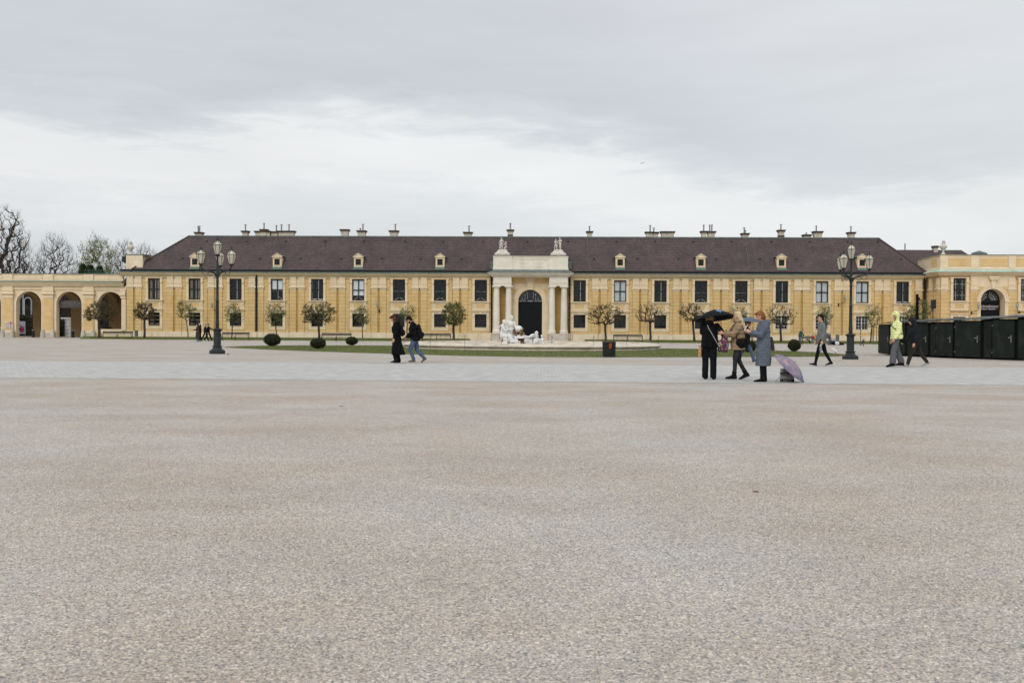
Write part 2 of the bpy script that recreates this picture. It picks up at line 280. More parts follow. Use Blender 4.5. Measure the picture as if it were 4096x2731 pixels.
# ------------------------------------------------------------------ mesh builder
class MB:
    def __init__(s): s.v = []; s.f = []; s.m = []; s.X = Matrix.Identity(4); s.mi = 0
    def p(s, c):
        s.v.append(tuple(s.X @ Vector(c))); return len(s.v)-1
    def face(s, ids): s.f.append(tuple(ids)); s.m.append(s.mi)
    def poly(s, pts): s.face([s.p(c) for c in pts])
    def box(s, x0, x1, y0, y1, z0, z1):
        i = [s.p(c) for c in ((x0, y0, z0), (x1, y0, z0), (x1, y1, z0), (x0, y1, z0), (x0, y0, z1), (x1, y0, z1), (x1, y1, z1), (x0, y1, z1))]
        for q in ((0, 3, 2, 1), (4, 5, 6, 7), (0, 1, 5, 4), (1, 2, 6, 5), (2, 3, 7, 6), (3, 0, 4, 7)): s.face([i[k] for k in q])
    def rings(s, rs, cap=True, closed=True):
        n = len(rs[0]); idx = [[s.p(c) for c in r] for r in rs]
        for a, b in zip(idx, idx[1:]):
            for k in range(n if closed else n-1):
                s.face((a[k], a[(k+1) % n], b[(k+1) % n], b[k]))
        if cap: s.face(idx[0][::-1]); s.face(idx[-1])
    def extx(s, poly, x0, x1): s.rings([[(x0, y, z) for y, z in poly], [(x1, y, z) for y, z in poly]])
    def exty(s, poly, y0, y1): s.rings([[(x, y0, z) for x, z in poly], [(x, y1, z) for x, z in poly]])
    def extz(s, poly, z0, z1): s.rings([[(x, y, z0) for x, y in poly], [(x, y, z1) for x, y in poly]])
    def tube(s, path, rad, n=8, cap=True, flat=1.0):
        path = [Vector(q) for q in path]
        if not isinstance(rad, (list, tuple)): rad = [rad]*len(path)
        t0 = (path[1]-path[0]).normalized(); u = t0.orthogonal().normalized(); rs = []
        for i, q in enumerate(path):
            t = (path[min(i+1, len(path)-1)]-path[max(i-1, 0)]).normalized()
            u = (u-t*u.dot(t));
            u = u.normalized() if u.length > 1e-6 else t.orthogonal().normalized()
            w_ = t.cross(u)
            rs.append([q+(u*math.cos(2*PI*k/n)+w_*flat*math.sin(2*PI*k/n))*rad[i] for k in range(n)])
        s.rings(rs, cap)
    def lathe(s, prof, n=16, c=(0, 0), rot=0, cap=True):
        s.rings([[(c[0]+r*math.cos(rot+2*PI*k/n), c[1]+r*math.sin(rot+2*PI*k/n), z) for k in range(n)] for r, z in prof], cap)
    def ell(s, c, r, rot=None, n=12, m=8):
        c = Vector(c); rot = rot or Matrix.Identity(3); rs = []
        for j in range(1, m):
            a = PI*j/m; rs.append([c+rot @ Vector((r[0]*math.sin(a)*math.cos(2*PI*k/n), r[1]*math.sin(a)*math.sin(2*PI*k/n), -r[2]*math.cos(a))) for k in range(n)])
        s.rings(rs)
    def wall(s, x0, x1, z0, z1, ops, Y, depth):
        xs = sorted({x0, x1} | {a for o in ops for a in o[:2]}); zs = sorted({z0, z1} | {a for o in ops for a in o[2:]})
        for a, b in zip(xs, xs[1:]):
            for c, d_ in zip(zs, zs[1:]):
                mx_, mz = (a+b)/2, (c+d_)/2
                if any(o[0] < mx_ < o[1] and o[2] < mz < o[3] for o in ops): continue
                s.poly([(a, Y, c), (b, Y, c), (b, Y, d_), (a, Y, d_)])
        for a, b, c, d_ in ops:
            s.poly([(a, Y, c), (a, Y+depth, c), (b, Y+depth, c), (b, Y, c)]); s.poly([(a, Y, d_), (b, Y, d_), (b, Y+depth, d_), (a, Y+depth, d_)])
            s.poly([(a, Y, c), (a, Y, d_), (a, Y+depth, d_), (a, Y+depth, c)]); s.poly([(b, Y, c), (b, Y+depth, c), (b, Y+depth, d_), (b, Y, d_)])
    def archwall(s, x0, x1, z0, z1, xc, r, zs, Y, depth, n=18, zb=None):
        """front face of a wall with a round arched opening and its reveal"""
        zb = z0 if zb is None else zb
        arc = [(xc-r*math.cos(PI*k/n), zs+r*math.sin(PI*k/n)) for k in range(n+1)]
        s.poly([(x0, Y, z0), (xc-r, Y, z0), (xc-r, Y, z1), (x0, Y, z1)]); s.poly([(xc+r, Y, z0), (x1, Y, z0), (x1, Y, z1), (xc+r, Y, z1)])
        for (a, b), (c, d_) in zip(arc, arc[1:]): s.poly([(a, Y, b), (c, Y, d_), (c, Y, z1), (a, Y, z1)])
        if zb > z0: s.poly([(xc-r, Y, z0), (xc+r, Y, z0), (xc+r, Y, zb), (xc-r, Y, zb)]); s.poly([(xc-r, Y, zb), (xc+r, Y, zb), (xc+r, Y+depth, zb), (xc-r, Y+depth, zb)])
        out = [(xc-r, zb)]+arc+[(xc+r, zb)]
        for (a, b), (c, d_) in zip(out, out[1:]): s.poly([(a, Y, b), (a, Y+depth, b), (c, Y+depth, d_), (c, Y, d_)])
    def arch_ring(s, xc, r0, r1, zs, y0, y1, n=18, z0=None):
        ins = [(xc-r0*math.cos(PI*k/n), zs+r0*math.sin(PI*k/n)) for k in range(n+1)]; outs = [(xc-r1*math.cos(PI*k/n), zs+r1*math.sin(PI*k/n)) for k in range(n+1)]
        if z0 is not None:
            ins = [(xc-r0, z0)]+ins+[(xc+r0, z0)]; outs = [(xc-r1, z0)]+outs+[(xc+r1, z0)]
        s.rings([[(a, y0, b), (c, y0, d_), (c, y1, d_), (a, y1, b)] for (a, b), (c, d_) in zip(ins, outs)])
    def mesh(s, name, mats):
        me = bpy.data.meshes.new(name); me.from_pydata(s.v, [], s.f)
        for m_ in (mats if isinstance(mats, (list, tuple)) else [mats]): me.materials.append(m_)
        me.polygons.foreach_set('material_index', s.m)
        bm = bmesh.new(); bm.from_mesh(me); bmesh.ops.recalc_face_normals(bm, faces=bm.faces); bm.to_mesh(me); bm.free()
        return me
    def build(s, name, mats, parent=None, smooth=False, loc=None):
        me = s.mesh(name, mats)
        if smooth:
            me.polygons.foreach_set('use_smooth', [True]*len(me.polygons))
            try: me.set_sharp_from_angle(angle=R(42))
            except Exception: pass
        return link(name, me, parent, loc)
def link(name, me, parent=None, loc=None, rotz=0, scale=None):
    o = bpy.data.objects.new(name, me); COL.objects.link(o)
    if parent: o.parent = parent
    if loc is not None: o.location = loc
    if rotz: o.rotation_euler = (0, 0, rotz)
    if scale: o.scale = (scale, scale, scale) if not isinstance(scale, tuple) else scale
    return o
def tag(o, label=None, cat=None, group=None, kind=None):
    if label: o['label'] = label
    if cat: o['category'] = cat
    if group: o['group'] = group
    if kind: o['kind'] = kind
    return o
def thing(name, label, cat, loc=(0, 0, 0), rotz=0, group=None, scale=None):
    o = bpy.data.objects.new(name, None); COL.objects.link(o); o.empty_display_size = .2
    o.location = loc; o.rotation_euler = (0, 0, rotz)
    if scale: o.scale = (scale, scale, scale) if not isinstance(scale, tuple) else scale
    return tag(o, label, cat, group)
KIDS = {}
def kids(o): return [c for c in bpy.data.objects if c.parent == o]
def dup(root, loc, rotz, label, group=None, scale=None):
    r = root.copy(); COL.objects.link(r); r.location = loc; r.rotation_euler = (0, 0, rotz)
    if scale: r.scale = (scale, scale, scale) if not isinstance(scale, tuple) else scale
    r['label'] = label
    if group: r['group'] = group
    for ch in kids(root):
        c = ch.copy(); COL.objects.link(c); c.parent = r
        for g in kids(ch):
            q = g.copy(); COL.objects.link(q); q.parent = c
    return r
def text_mesh(body, size, m, ext=.004, align='CENTER'):
    c = bpy.data.curves.new('lettering', 'FONT'); c.body = body; c.size = size; c.align_x = align; c.align_y = 'CENTER'; c.extrude = ext; c.resolution_u = 3
    o = bpy.data.objects.new('tmp', c); COL.objects.link(o); bpy.context.view_layer.update()
    me = bpy.data.meshes.new_from_object(o.evaluated_get(bpy.context.evaluated_depsgraph_get()))
    me.materials.clear(); me.materials.append(m); bpy.data.objects.remove(o); return me
def text_on(body, size, m, parent, loc, rotz=0, name='lettering', sx_=1.0):
    o = link(name, text_mesh(body, size, m), parent, loc); o.rotation_euler = (PI/2, 0, rotz); o.scale = (sx_, 1, 1); return o

# ------------------------------------------------------------------ ground
def sheet(name, pts, z, m, kind='structure', sub=None):
    b = MB(); b.poly([(q[0], q[1], z if len(q) < 3 else q[2]) for q in pts]); return tag(b.build(name, m), kind=kind)
sheet('ground', [(-6000, -400), (6000, -400), (6000, 9000), (-6000, 9000)], 0, M['gravel'])
ya, yb = P(2048, 1200, 1), None
c0, c1 = G(2048, 1526).y, G(2048, 1457).y
sheet('cobbled_road', [(-90, c0-.2), (90, c0+.2), (90, c1+.2), (-90, c1-.3)], .004, M['cobble'])
front = [(891, 1389), (1045, 1397), (1219, 1404), (1400, 1410), (1600, 1416), (1850, 1423), (2110, 1427.6), (2400, 1428.8), (2700, 1428.5), (3000, 1427.5), (3200, 1427), (3350, 1425), (3395, 1420.5)]
back = [(3300, 1411.5), (3200, 1407), (3050, 1401.5), (2960, 1399), (2800, 1396.5), (2640, 1394.5), (2400, 1391.5), (2128, 1388.5), (1850, 1385.5), (1600, 1383.5), (1400, 1382.3), (1200, 1382), (1060, 1383.5), (960, 1385.5)]
LP = [G(*q) for q in front+back]
lb = MB(); lb.poly([(q.x, q.y, .02) for q in LP])
for a, b_ in zip(LP, LP[1:]+LP[:1]): lb.poly([(a.x, a.y, 0), (b_.x, b_.y, 0), (b_.x, b_.y, .02), (a.x, a.y, .02)])
tag(lb.build('lawn', M['grass']), kind='structure')
# grass bank along the facade, in two stretches either side of the portal
for (xa, xb) in ((321, 1880), (2340, 3520)):
    b = MB(); rs = []
    for k in range(41):
        px = xa+(xb-xa)*k/40
        X = FX(px, 112); j = .25*noise.noise(Vector((k*.7, xa, 0)))
        e = .0 if 0 < k < 40 else .3
        y0 = 105.0+j+(2.2 if px < 500 else 0)
        rs.append([(X*y0/112, y0, -.01), (X*(y0+.25)/112, y0+.25, .05), (X, 112, .10), (X*1.04, 117, .16), (X*1.065, D-.1, .2)])
    b.rings(rs, cap=False, closed=False); tag(b.build('grass_bank', M['grass'], smooth=True), kind='structure')
def tuft_field(name, pts, h, m, mat_):
    b = MB()
    for x, y, z in pts:
        for _ in range(2):
            a = random.uniform(0, PI); dx, dy = math.cos(a)*.011, math.sin(a)*.011; hh = h*random.uniform(.5, 1.3); lx, ly = random.uniform(-.04, .04), random.uniform(-.04, .04)
            b.poly([(x-dx, y-dy, z-.01), (x+dx, y+dy, z-.01), (x+lx, y+ly, z+hh)])
    return tag(b.build(name, mat_), 'short green blades of grass covering the lawn round the fountain' if m else None, 'grass', kind='stuff')
def inside(x, y):
    c = False; n = len(LP)
    for i in range(n):
        a, b_ = LP[i], LP[i-1]
        if (a.y > y) != (b_.y > y) and x < (b_.x-a.x)*(y-a.y)/(b_.y-a.y)+a.x: c = not c
    return c
tp = []
xs = [q.x for q in LP]; ys = [q.y for q in LP]
while len(tp) < 30000:
    x, y = random.uniform(min(xs)-.1, max(xs)+.1), random.uniform(min(ys)-.1, max(ys)+.1)
    if inside(x, y): tp.append((x, y, .02))
for a, b_ in zip(LP, LP[1:]+LP[:1]):
    n_ = int((b_-a).length/.04)
    for k in range(n_): q = a.lerp(b_, random.random()); tp.append((q.x+random.gauss(0, .05), q.y+random.gauss(0, .06), .0))
tuft_field('grass', tp, .035, True, M['grass'])
tp = []
for k in range(16000):
    px = random.choice((random.uniform(325, 1880), random.uniform(2340, 3515))); y = random.triangular(105, 118, 105.3)
    tp.append((FX(px, y), y+(2.2 if px < 500 else 0), max(0, .05+.012*(y-105.3))))
tag(tuft_field('grass', tp, .07, False, M['grass']), 'strip of short grass along the foot of the yellow facade', 'grass')
hb = MB(); rs = []
for k in range(30):
    x = -1700+k*60; hgt = 125+14*noise.noise(Vector((k*.23, 3, 0)))+6*noise.noise(Vector((k*.9, 1, 0)))-max(0, k-12)*1.5
    rs.append([(x, 2400, -1), (x, 2500, hgt), (x, 2900, -1)])
hb.rings(rs); tag(hb.build('hills', M['hill']), kind='structure')

# ------------------------------------------------------------------ main palace wing
wing = thing('palace_wing', 'long two-storey yellow palace wing with cream pilasters and brown tiled roof', 'building', (0, 0, 0))
ZP, ZLs, ZLt, ZBand, ZUs, ZUt, ZCap0, ZCap1, ZCor, ZCorT = .85, 1.56, 3.15, 3.50, 4.72, 7.26, 5.99, 6.40, 7.54, 7.98
WL = [617, 779, 943, 1108, 1269, 1433, 1596, 1760, 1923]; WR = [2318, 2480, 2641, 2803, 2964, 3126, 3287, 3448, 3609]
PL = [538, 698, 861, 1025, 1189, 1351, 1515, 1678, 1841]; PR = [2398, 2560, 2722, 2883, 3045, 3206, 3367, 3528]
XW = [FX(p) for p in WL+WR]; XPr = [FX(p) for p in PL+PR]
X0, X1 = FX(505), FX(3700); XA, XB = FX(1972), FX(2271)
HW = .745
ops = []
for x in XW: ops += [(x-HW, x+HW, ZUs, ZUt), (x-HW*.95, x+HW*.95, ZLs, ZLt)]
b = MB()
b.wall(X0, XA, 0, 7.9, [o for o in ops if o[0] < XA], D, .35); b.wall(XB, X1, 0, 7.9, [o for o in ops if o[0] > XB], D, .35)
b.mi = 0
b.poly([(X0, D, 0), (X0, D+7, 0), (X0, D+7, 7.9), (X0, D, 7.9)]); b.poly([(X1, D+7, 0), (X0, D+7, 0), (X0, D+7, 7.9), (X1, D+7, 7.9)])
b.mi = 1
CH = (ZCap0-ZP)/12
def blocks(mb, x0, x1, y0, y1, z0, n, arch=False):
    for k in range(n):
        a, c = z0+k*CH+.014, z0+(k+1)*CH-.014
        mb.box(x0+.012, x1-.012, y0, y1, a, c)
edges = []
for i, x in enumerate(XW): edges.append((x-1.05, x+1.05))
solid = sorted(edges+[(x-.92, x+.92) for x in XPr])
def between(a, bnd):
    prev = a
    for s0, s1 in [q for q in solid if q[0] >= a-.6 and q[1] <= bnd+.6]:
        if s0-prev > .12: yield (prev, s0)
        prev = s1
    if bnd-prev > .12: yield (prev, bnd)
for rng in ((X0, XA), (XB, X1)):
    for s0, s1 in between(*rng):
        if s1-s0 > 1.0 and s1 >= X1-.1: s1 = s0+.35
        blocks(b, s0, s1, D-.025, D+.01, ZP, 15)
        xc, hw = (s0+s1)/2, (s1-s0)/2-.012
        z0 = ZP+15*CH+.014; zt = 7.36
        pts = [(xc-hw, z0), (xc+hw, z0)]+[(xc+hw*math.cos(PI*k/8), zt-hw*.9+hw*.9*math.sin(PI*k/8)) for k in range(9)]
        if zt-hw*.9 > z0: b.exty(pts, D-.025, D+.01)
b.mi = 2                                       # niche strip between paired pilasters; darker orange holds both dirt and painted-in shade
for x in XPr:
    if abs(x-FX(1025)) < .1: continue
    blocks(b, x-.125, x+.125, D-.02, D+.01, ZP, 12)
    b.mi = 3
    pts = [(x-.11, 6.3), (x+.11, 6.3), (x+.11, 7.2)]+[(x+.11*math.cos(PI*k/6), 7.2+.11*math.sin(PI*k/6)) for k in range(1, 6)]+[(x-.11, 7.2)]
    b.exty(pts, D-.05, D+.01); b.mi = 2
b.mi = 3
for rng in ((X0, XA), (XB, X1)): b.box(rng[0], rng[1], D-.03, D+.005, 7.40, 7.54)
for x in XW:                                    # yellow strip under the lower surround
    b.mi = 1; b.box(x-1.0, x+1.0, D-.03, D+.01, ZP+.015, 1.13)
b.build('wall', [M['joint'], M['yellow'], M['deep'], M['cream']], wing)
# plinth
b = MB()
for a, c in ((X0-.05, XA), (XB, X1)): b.box(a, c, D-.12, D+.02, 0, ZP)
for x in XPr: b.box(x-.95, x+.95, D-.2, D-.118, 0, ZP-.04)
b.build('plinth', M['plinth'], wing)
# pilasters (shared mesh, one part each)
def pilaster_mesh(nb=12, hw=.395):
    b = MB(); b.box(-hw, hw, -.07, 0, ZP, ZCap0); b.mi = 1; blocks(b, -hw, hw, -.10, -.05, ZP, nb)
    b.mi = 2
    b.box(-hw, hw, -.115, 0, ZCap0, ZCap0+.14); b.box(-hw-.05, hw+.05, -.17, 0, ZCap0+.14, ZCap0+.24)
    b.box(-hw-.11, hw+.11, -.23, 0, ZCap0+.24, ZCap0+.40); b.box(-hw, hw, -.13, 0, ZCap0+.40, ZCap0+.62)
    b.box(-hw-.02, hw+.02, -.16, 0, ZCap0+.62, ZCap0+.80); b.box(-hw-.04, hw+.04, -.19, 0, ZCap0+.80, ZCap0+.86); b.box(-hw+.01, hw-.01, -.14, 0, ZCap0+.86, ZCor+.02)
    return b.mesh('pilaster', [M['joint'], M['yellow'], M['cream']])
pm = pilaster_mesh()
for x in XPr:
    for s_ in (-1, 1): link('pilaster', pm, wing, (x+s_*.52, D, 0))
link('pilaster', pm, wing, (FX(3673), D, 0))
# window surrounds, frames, panes
def upper_surround():
    b = MB()
    for s_ in (-1, 1):
        a, c = sorted((s_*HW, s_*1.03)); b.box(a, c, -.10, .01, ZUs, 6.72); b.box(a-.0, c+.0, -.14, .01, 6.95, ZUt+.06)
        b.box(a-.03*(s_ < 0), c+.03*(s_ > 0), -.18, .01, 6.86, 6.95); m_ = (a+c)/2; b.box(m_-.07, m_+.07, -.19, .01, 6.72, 6.86); b.box(a+.02, c-.02, -.12, .01, 6.72, 6.95)
        b.box(a, c, -.12, .01, 4.02, 4.48); b.box(a+.01, c-.01, -.15, .01, 4.40, 4.52)      # consoles under the sill
        for k in range(4): xx = a+.05+k*(c-a-.1)/3; b.box(xx-.012, xx+.012, -.135, .0, 4.08, 4.36)
        b.box(a, c, -.08, .01, 3.58, 4.02)
    b.box(-1.10, 1.10, -.12, .01, ZUt+.06, 7.41)
    b.box(-1.14, 1.14, -.26, .01, 4.60, 4.70); b.box(-1.08, 1.08, -.18, .01, 4.52, 4.60)     # sill cornice
    # apron with inset panel
    b.box(-HW, HW, -.07, .01, 4.36, 4.52); b.box(-HW, HW, -.07, .01, 3.58, 3.84); b.box(-HW, -.55, -.07, .01, 3.84, 4.36); b.box(.55, HW, -.07, .01, 3.84, 4.36)
    b.box(-.62, .62, -.095, .0, 4.33, 4.38); b.box(-.62, .62, -.095, .0, 3.83, 3.88)
    b.mi = 1; b.box(-.55, .55, -.05, .01, 3.84, 4.36)
    return b.mesh('window', [M['cream'], M['yellow']])
def lower_surround():
    b = MB(); h = HW*.95
    for s_ in (-1, 1):
        a, c = sorted((s_*h, s_*1.03)); b.box(a, c, -.07, .01, 1.14, 3.42); b.box(a+.04, c-.02, -.13, .01, 2.88, 3.34); b.box(a+.02, c, -.15, .01, 2.80, 2.88)
    b.box(-h, h, -.07, .01, 1.14, ZLs); b.box(-h, h, -.07, .01, ZLt, 3.42)
    b.box(-1.10, 1.10, -.22, .01, 3.44, 3.53); b.box(-1.04, 1.04, -.15, .01, 3.36, 3.44)
    b.exty([(-.16, 3.16), (.16, 3.16), (.24, 3.36), (-.24, 3.36)], -.12, .0)
    b.box(-.80, .80, -.12, .01, ZLs-.07, ZLs); b.box(-.95, .95, -.085, .0, 1.22, 1.26)
    return b.mesh('window', [M['cream']])
us, ls_ = upper_surround(), lower_surround()
def frame_mesh(z0, z1, hw, t=.10, cross=True, y=.10):
    b = MB(); b.box(-hw, -hw+t, y, y+.09, z0, z1); b.box(hw-t, hw, y, y+.09, z0, z1); b.box(-hw+t, hw-t, y, y+.09, z0, z0+t); b.box(-hw+t, hw-t, y, y+.09, z1-t, z1)
    b.box(-.055, .055, y-.015, y+.09, z0+t, z1-t)
    if cross: zm = (z0+z1)/2; b.box(-hw+t, -.055, y, y+.09, zm-.055, zm+.055); b.box(.055, hw-t, y, y+.09, zm-.055, zm+.055)
    return b.mesh('frame', M['winframe'])
def pane_mesh(z0, z1, hw, y=.15):
    b = MB(); b.poly([(-hw+.03, y, z0+.03), (hw-.03, y, z0+.03), (hw-.03, y, z1-.03), (-hw+.03, y, z1-.03)]); return b.mesh('pane', M['glass'])
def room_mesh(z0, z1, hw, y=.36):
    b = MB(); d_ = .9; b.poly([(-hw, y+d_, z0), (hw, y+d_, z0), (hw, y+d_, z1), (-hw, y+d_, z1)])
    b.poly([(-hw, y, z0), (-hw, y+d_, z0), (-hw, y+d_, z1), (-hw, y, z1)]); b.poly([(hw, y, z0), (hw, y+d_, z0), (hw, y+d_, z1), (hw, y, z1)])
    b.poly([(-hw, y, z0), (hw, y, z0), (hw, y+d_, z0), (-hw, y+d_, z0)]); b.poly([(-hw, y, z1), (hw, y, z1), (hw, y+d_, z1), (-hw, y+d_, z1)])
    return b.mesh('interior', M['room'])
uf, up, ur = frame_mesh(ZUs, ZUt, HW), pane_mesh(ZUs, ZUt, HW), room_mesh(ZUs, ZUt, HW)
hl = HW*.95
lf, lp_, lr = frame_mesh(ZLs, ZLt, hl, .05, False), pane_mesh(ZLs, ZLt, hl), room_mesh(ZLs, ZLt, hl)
zm = (ZUs+ZUt)/2
def inner(kind):
    b = MB(); mats = [M['whitebar'], M['curtain'], M['blind'], M['drape']]; y = .175
    if kind in (0, 1, 4, 5): b.box(.07, .13, y, y+.04, ZUs+.1, zm-.05); b.box(.07, .13, y, y+.04, zm+.05, ZUt-.1)
    if kind == 5: b.box(-.65, .65, y, y+.04, ZUs+.08, ZUs+.19); b.box(-.66, -.62, y, y+.04, ZUs+.08, ZUt-.1)
    if kind == 3:
        for s_ in (-1, 1): b.tube([(s_*.06, y, ZUs+.38), (s_*.58, y, ZUs+.10)], .022, 4)
        b.box(-.03, .03, y, y+.03, ZUs+.1, zm)
        b.box(-.6, .6, y+.02, y+.04, zm-.13, zm-.10)
    if kind == 1:
        b.mi = 1
        for a, c in ((-.68, -.05), (.16, .68)): b.rings([[(a+(c-a)*k/24, y+.06+.02*math.sin(k*1.7), z) for k in range(25)] for z in (ZUs+.05, ZUt-.05)], False, False)
    if kind == 2:
        b.mi = 2; b.box(-.66, .66, y+.045, y+.06, zm-.1, ZUt-.06)
        b.mi = 0; b.box(.05, .1, y, y+.04, ZUs+.1, zm-.1); b.tube([(.12, y, ZUs+.45), (.55, y, ZUs+.12)], .02, 4)
    if kind == 6:
        b.mi = 2; b.box(-.66, .66, y+.045, y+.06, zm-.65, ZUt-.06)
        b.mi = 0; b.tube([(.06, y, ZUs+.42), (.55, y, ZUs+.1)], .02, 4); b.tube([(-.06, y, ZUs+.42), (-.55, y, ZUs+.1)], .02, 4)
    if kind == 4:
        b.mi = 3
        for a, c in ((-.68, -.32), (.30, .68)): b.rings([[(a+(c-a)*k/16, y+.06+.02*math.sin(k*1.9), z) for k in range(17)] for z in (ZUs+.05, ZUt-.05)], False, False)
    return b.mesh('curtain', mats)
IN = {k: inner(k) for k in range(7)}
kinds = [4, 4, 0, 2, 5, 6, 3, 3, 3, 0, 1, 0, 3, 3, 0, 1, 1, 5]
def grid_mesh(z0, z1, hw, nx, nz, y=.13):
    b = MB(); b.box(-.05, .05, y, y+.05, z0+.03, z1-.03)
    for s_ in (-1, 1):
        for k in range(1, nx):
            x = s_*(.05+(hw-.1)*k/nx); b.box(x-.015, x+.015, y, y+.04, z0+.03, z1-.03)
    for k in range(1, nz): z = z0+(z1-z0)*k/nz; b.box(-hw+.04, hw-.04, y, y+.04, z-.017, z+.017)
    b.box(-hw+.0, -hw+.05, y, y+.05, z0, z1); b.box(hw-.05, hw, y, y+.05, z0, z1); b.box(-hw+.05, hw-.05, y, y+.05, z1-.04, z1); b.box(-hw+.05, hw-.05, y, y+.05, z0, z0+.04)
    return b.mesh('frame', M['whitebar'])
lgrid = grid_mesh(ZLs, ZLt, hl, 2, 4)
for i, x in enumerate(XW):
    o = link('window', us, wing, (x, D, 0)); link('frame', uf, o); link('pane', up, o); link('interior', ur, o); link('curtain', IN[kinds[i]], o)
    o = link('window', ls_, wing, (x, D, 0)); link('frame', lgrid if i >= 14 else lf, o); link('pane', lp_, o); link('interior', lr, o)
    if i < 2:
        b = MB()
        for k in range(3): b.box(-.62, .62, .18, .20, ZLs+.12+k*.5, ZLs+.32+k*.5)
        b.build('blind', M['drape'], o)
# cornice, copper drip and gutter
b = MB(); cp = [(0, 7.54), (-.12, 7.54), (-.16, 7.62), (-.30, 7.66), (-.34, 7.76), (-.50, 7.80), (-.56, 7.90), (-.66, 7.98), (0, 7.98)]
cpw = [(D+y, z) for y, z in cp]
b.extx(cpw, X0-.66, FX(1960)); b.extx(cpw, FX(2283), X1)
b.build('cornice', M['cream'], wing)
b = MB(); dp = [(D-.68, 7.985), (D-.68, 8.01), (D-.50, 8.16), (D-.2, 8.16), (D-.2, 7.985)]
b.extx(dp, X0-.68, FX(1962)); b.extx(dp, FX(2281), X1)
x = X0
while x < X1:
    if not (FX(1955) < x < FX(2288)): b.tube([(x, D-.69, 8.02), (x+.05, D-.51, 8.17)], .016, 4)
    x += .95
b.build('copper_eaves', M['copper'], wing)
b = MB()
for a, c in ((X0-.55, FX(1968)), (FX(2275), X1)): b.extx([(D-.58, 8.17), (D-.60, 8.33), (D-.57, 8.37), (D-.40, 8.37), (D-.40, 8.17)], a, c)
b.build('gutter', M['gutter'], wing)
# hipped roof
RY = D+3.5; RZ = P(2048, 949, RY).z; ez = 8.34; ey = D-.42
rxl, rxr = P(757, 946, RY).x, P(3513, 949, RY).x; exl, exr = X0+1.6, FX(3692)+.3
b = MB()
A_, B_, C_, E_ = (exl-1.4+.6, ey, ez), (exr, ey, ez), (rxr, RY, RZ), (rxl, RY, RZ)
by = RY+(RY-ey); A2, B2 = (exl-.8, by, ez), (exr, by, ez)
b.poly([A_, B_, C_, E_]); b.poly([A2, A_, E_]); b.poly([B_, B2, C_]); b.poly([B2, A2, E_, C_]); b.poly([A_, A2, B2, B_])
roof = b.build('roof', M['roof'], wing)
b = MB(); b.tube([(rxl, RY, RZ+.0), (rxr, RY, RZ+.0)], .11, 8); rc = b.build('ridge_cap', M['lead'], roof)
b = MB()
for a, c in ((A_, E_), (B_, C_)):
    a, c = Vector(a), Vector(c); n_ = 26
    for k in range(n_): q0, q1 = a.lerp(c, k/n_), a.lerp(c, (k+1)/n_); b.tube([q0+Vector((0, 0, .02)), q1+Vector((0, 0, .045))], [.085, .11], 6)
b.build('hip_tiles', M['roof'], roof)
def roofpt(px, py):
    """point on the front roof slope seen at a photo pixel"""
    r = ray(px, py); o = Vector((0, 0, CAMZ)); n_ = Vector((0, -(RZ-ez), RY-ey)).normalized(); q = Vector(A_)
    t = (q-o).dot(n_)/r.dot(n_); return o+r*t
b = MB()
for px0, px1 in ((1107, 1062), (1661, 1640), (2347, 2358), (2979, 2999)):
    a, c = roofpt(px0, 951), roofpt(px1, 1077); n_ = Vector((0, -.03, .03)); b.tube([a+n_, c+n_], .012, 4)
b.build('lightning_cable', M['greymetal'], roof)
b = MB(); b.exty([(-.12, 0), (.12, 0), (.07, .12), (-.07, .12)], -.16, .12); vm_ = b.mesh('roof_vent', M['chimcap'])
for px in (828, 987, 1145, 1303, 1456, 1621, 1774, 1933, 2109, 2272, 2466, 2620, 2773, 2926, 3085, 3238, 3390, 3511): link('roof_vent', vm_, roof, roofpt(px, 966+(px-2048)*.001))
for px in (731, 1041, 1203, 1365, 1528, 1685, 1847, 2189, 2376, 2550, 2713, 2864, 3040, 3185, 3604): link('roof_vent', vm_, roof, roofpt(px, 1035+(px-2048)*.001))
# chimneys: (x0, x1, top, pipes[(x, top)], cap extra)
def Cx(s0, ox): return lambda a: ox+a/s0
chs = []
def ch(sc_, ox, x0, x1, yt, pipes=(), dark=False): chs.append((ox+x0/sc_, ox+x1/sc_, 850+yt/sc_, [(ox+a/sc_, 850+t/sc_) for a, t in pipes], dark))
ch(2.613, 700, 222, 285, 222, [(243, 142), (258, 142)]); ch(2.613, 700, 712, 764, 208, [(737, 125)])
ch(2.613, 700, 848, 1000, 210); ch(2.613, 700, 903, 962, 192, [(931, 112)]); ch(2.613, 700, 1018, 1080, 214, [(1060, 135)]); ch(2.613, 700, 1090, 1247, 208, [(1113, 125), (1192, 125)])
ch(2.613, 700, 1740, 1813, 193); ch(2.613, 1300, 347, 423, 205, [(397, 122), (369, 165)]); ch(2.613, 1300, 682, 760, 205, [(735, 122)]); ch(2.613, 1300, 1457, 1532, 221, [(1506, 140)])
ch(2.613, 1850, 474, 527, 196, [(500, 112)], True); ch(2.613, 1850, 1304, 1353, 213, [(1328, 143)])
ch(2.613, 2350, 612, 676, 218, [(655, 135)]); ch(2.613, 2350, 685, 735, 221, [(693, 160)]); ch(2.613, 2350, 770, 900, 214); ch(2.613, 2350, 1190, 1240, 211, [(1215, 130)]); ch(2.613, 2350, 1258, 1327, 213, [(1278, 130), (1300, 130)]); ch(2.613, 2350, 1613, 1677, 233, [(1638, 157), (1648, 185)])
ch(2.2086, 2700, 913, 960, 168, [(936, 105)], True); ch(2.2086, 2700, 1135, 1192, 209, [(1160, 180)]); ch(2.2086, 2700, 1224, 1293, 180, [(1248, 118)]); ch(2.413, 3200, 465, 520, 205, [(491, 135)])
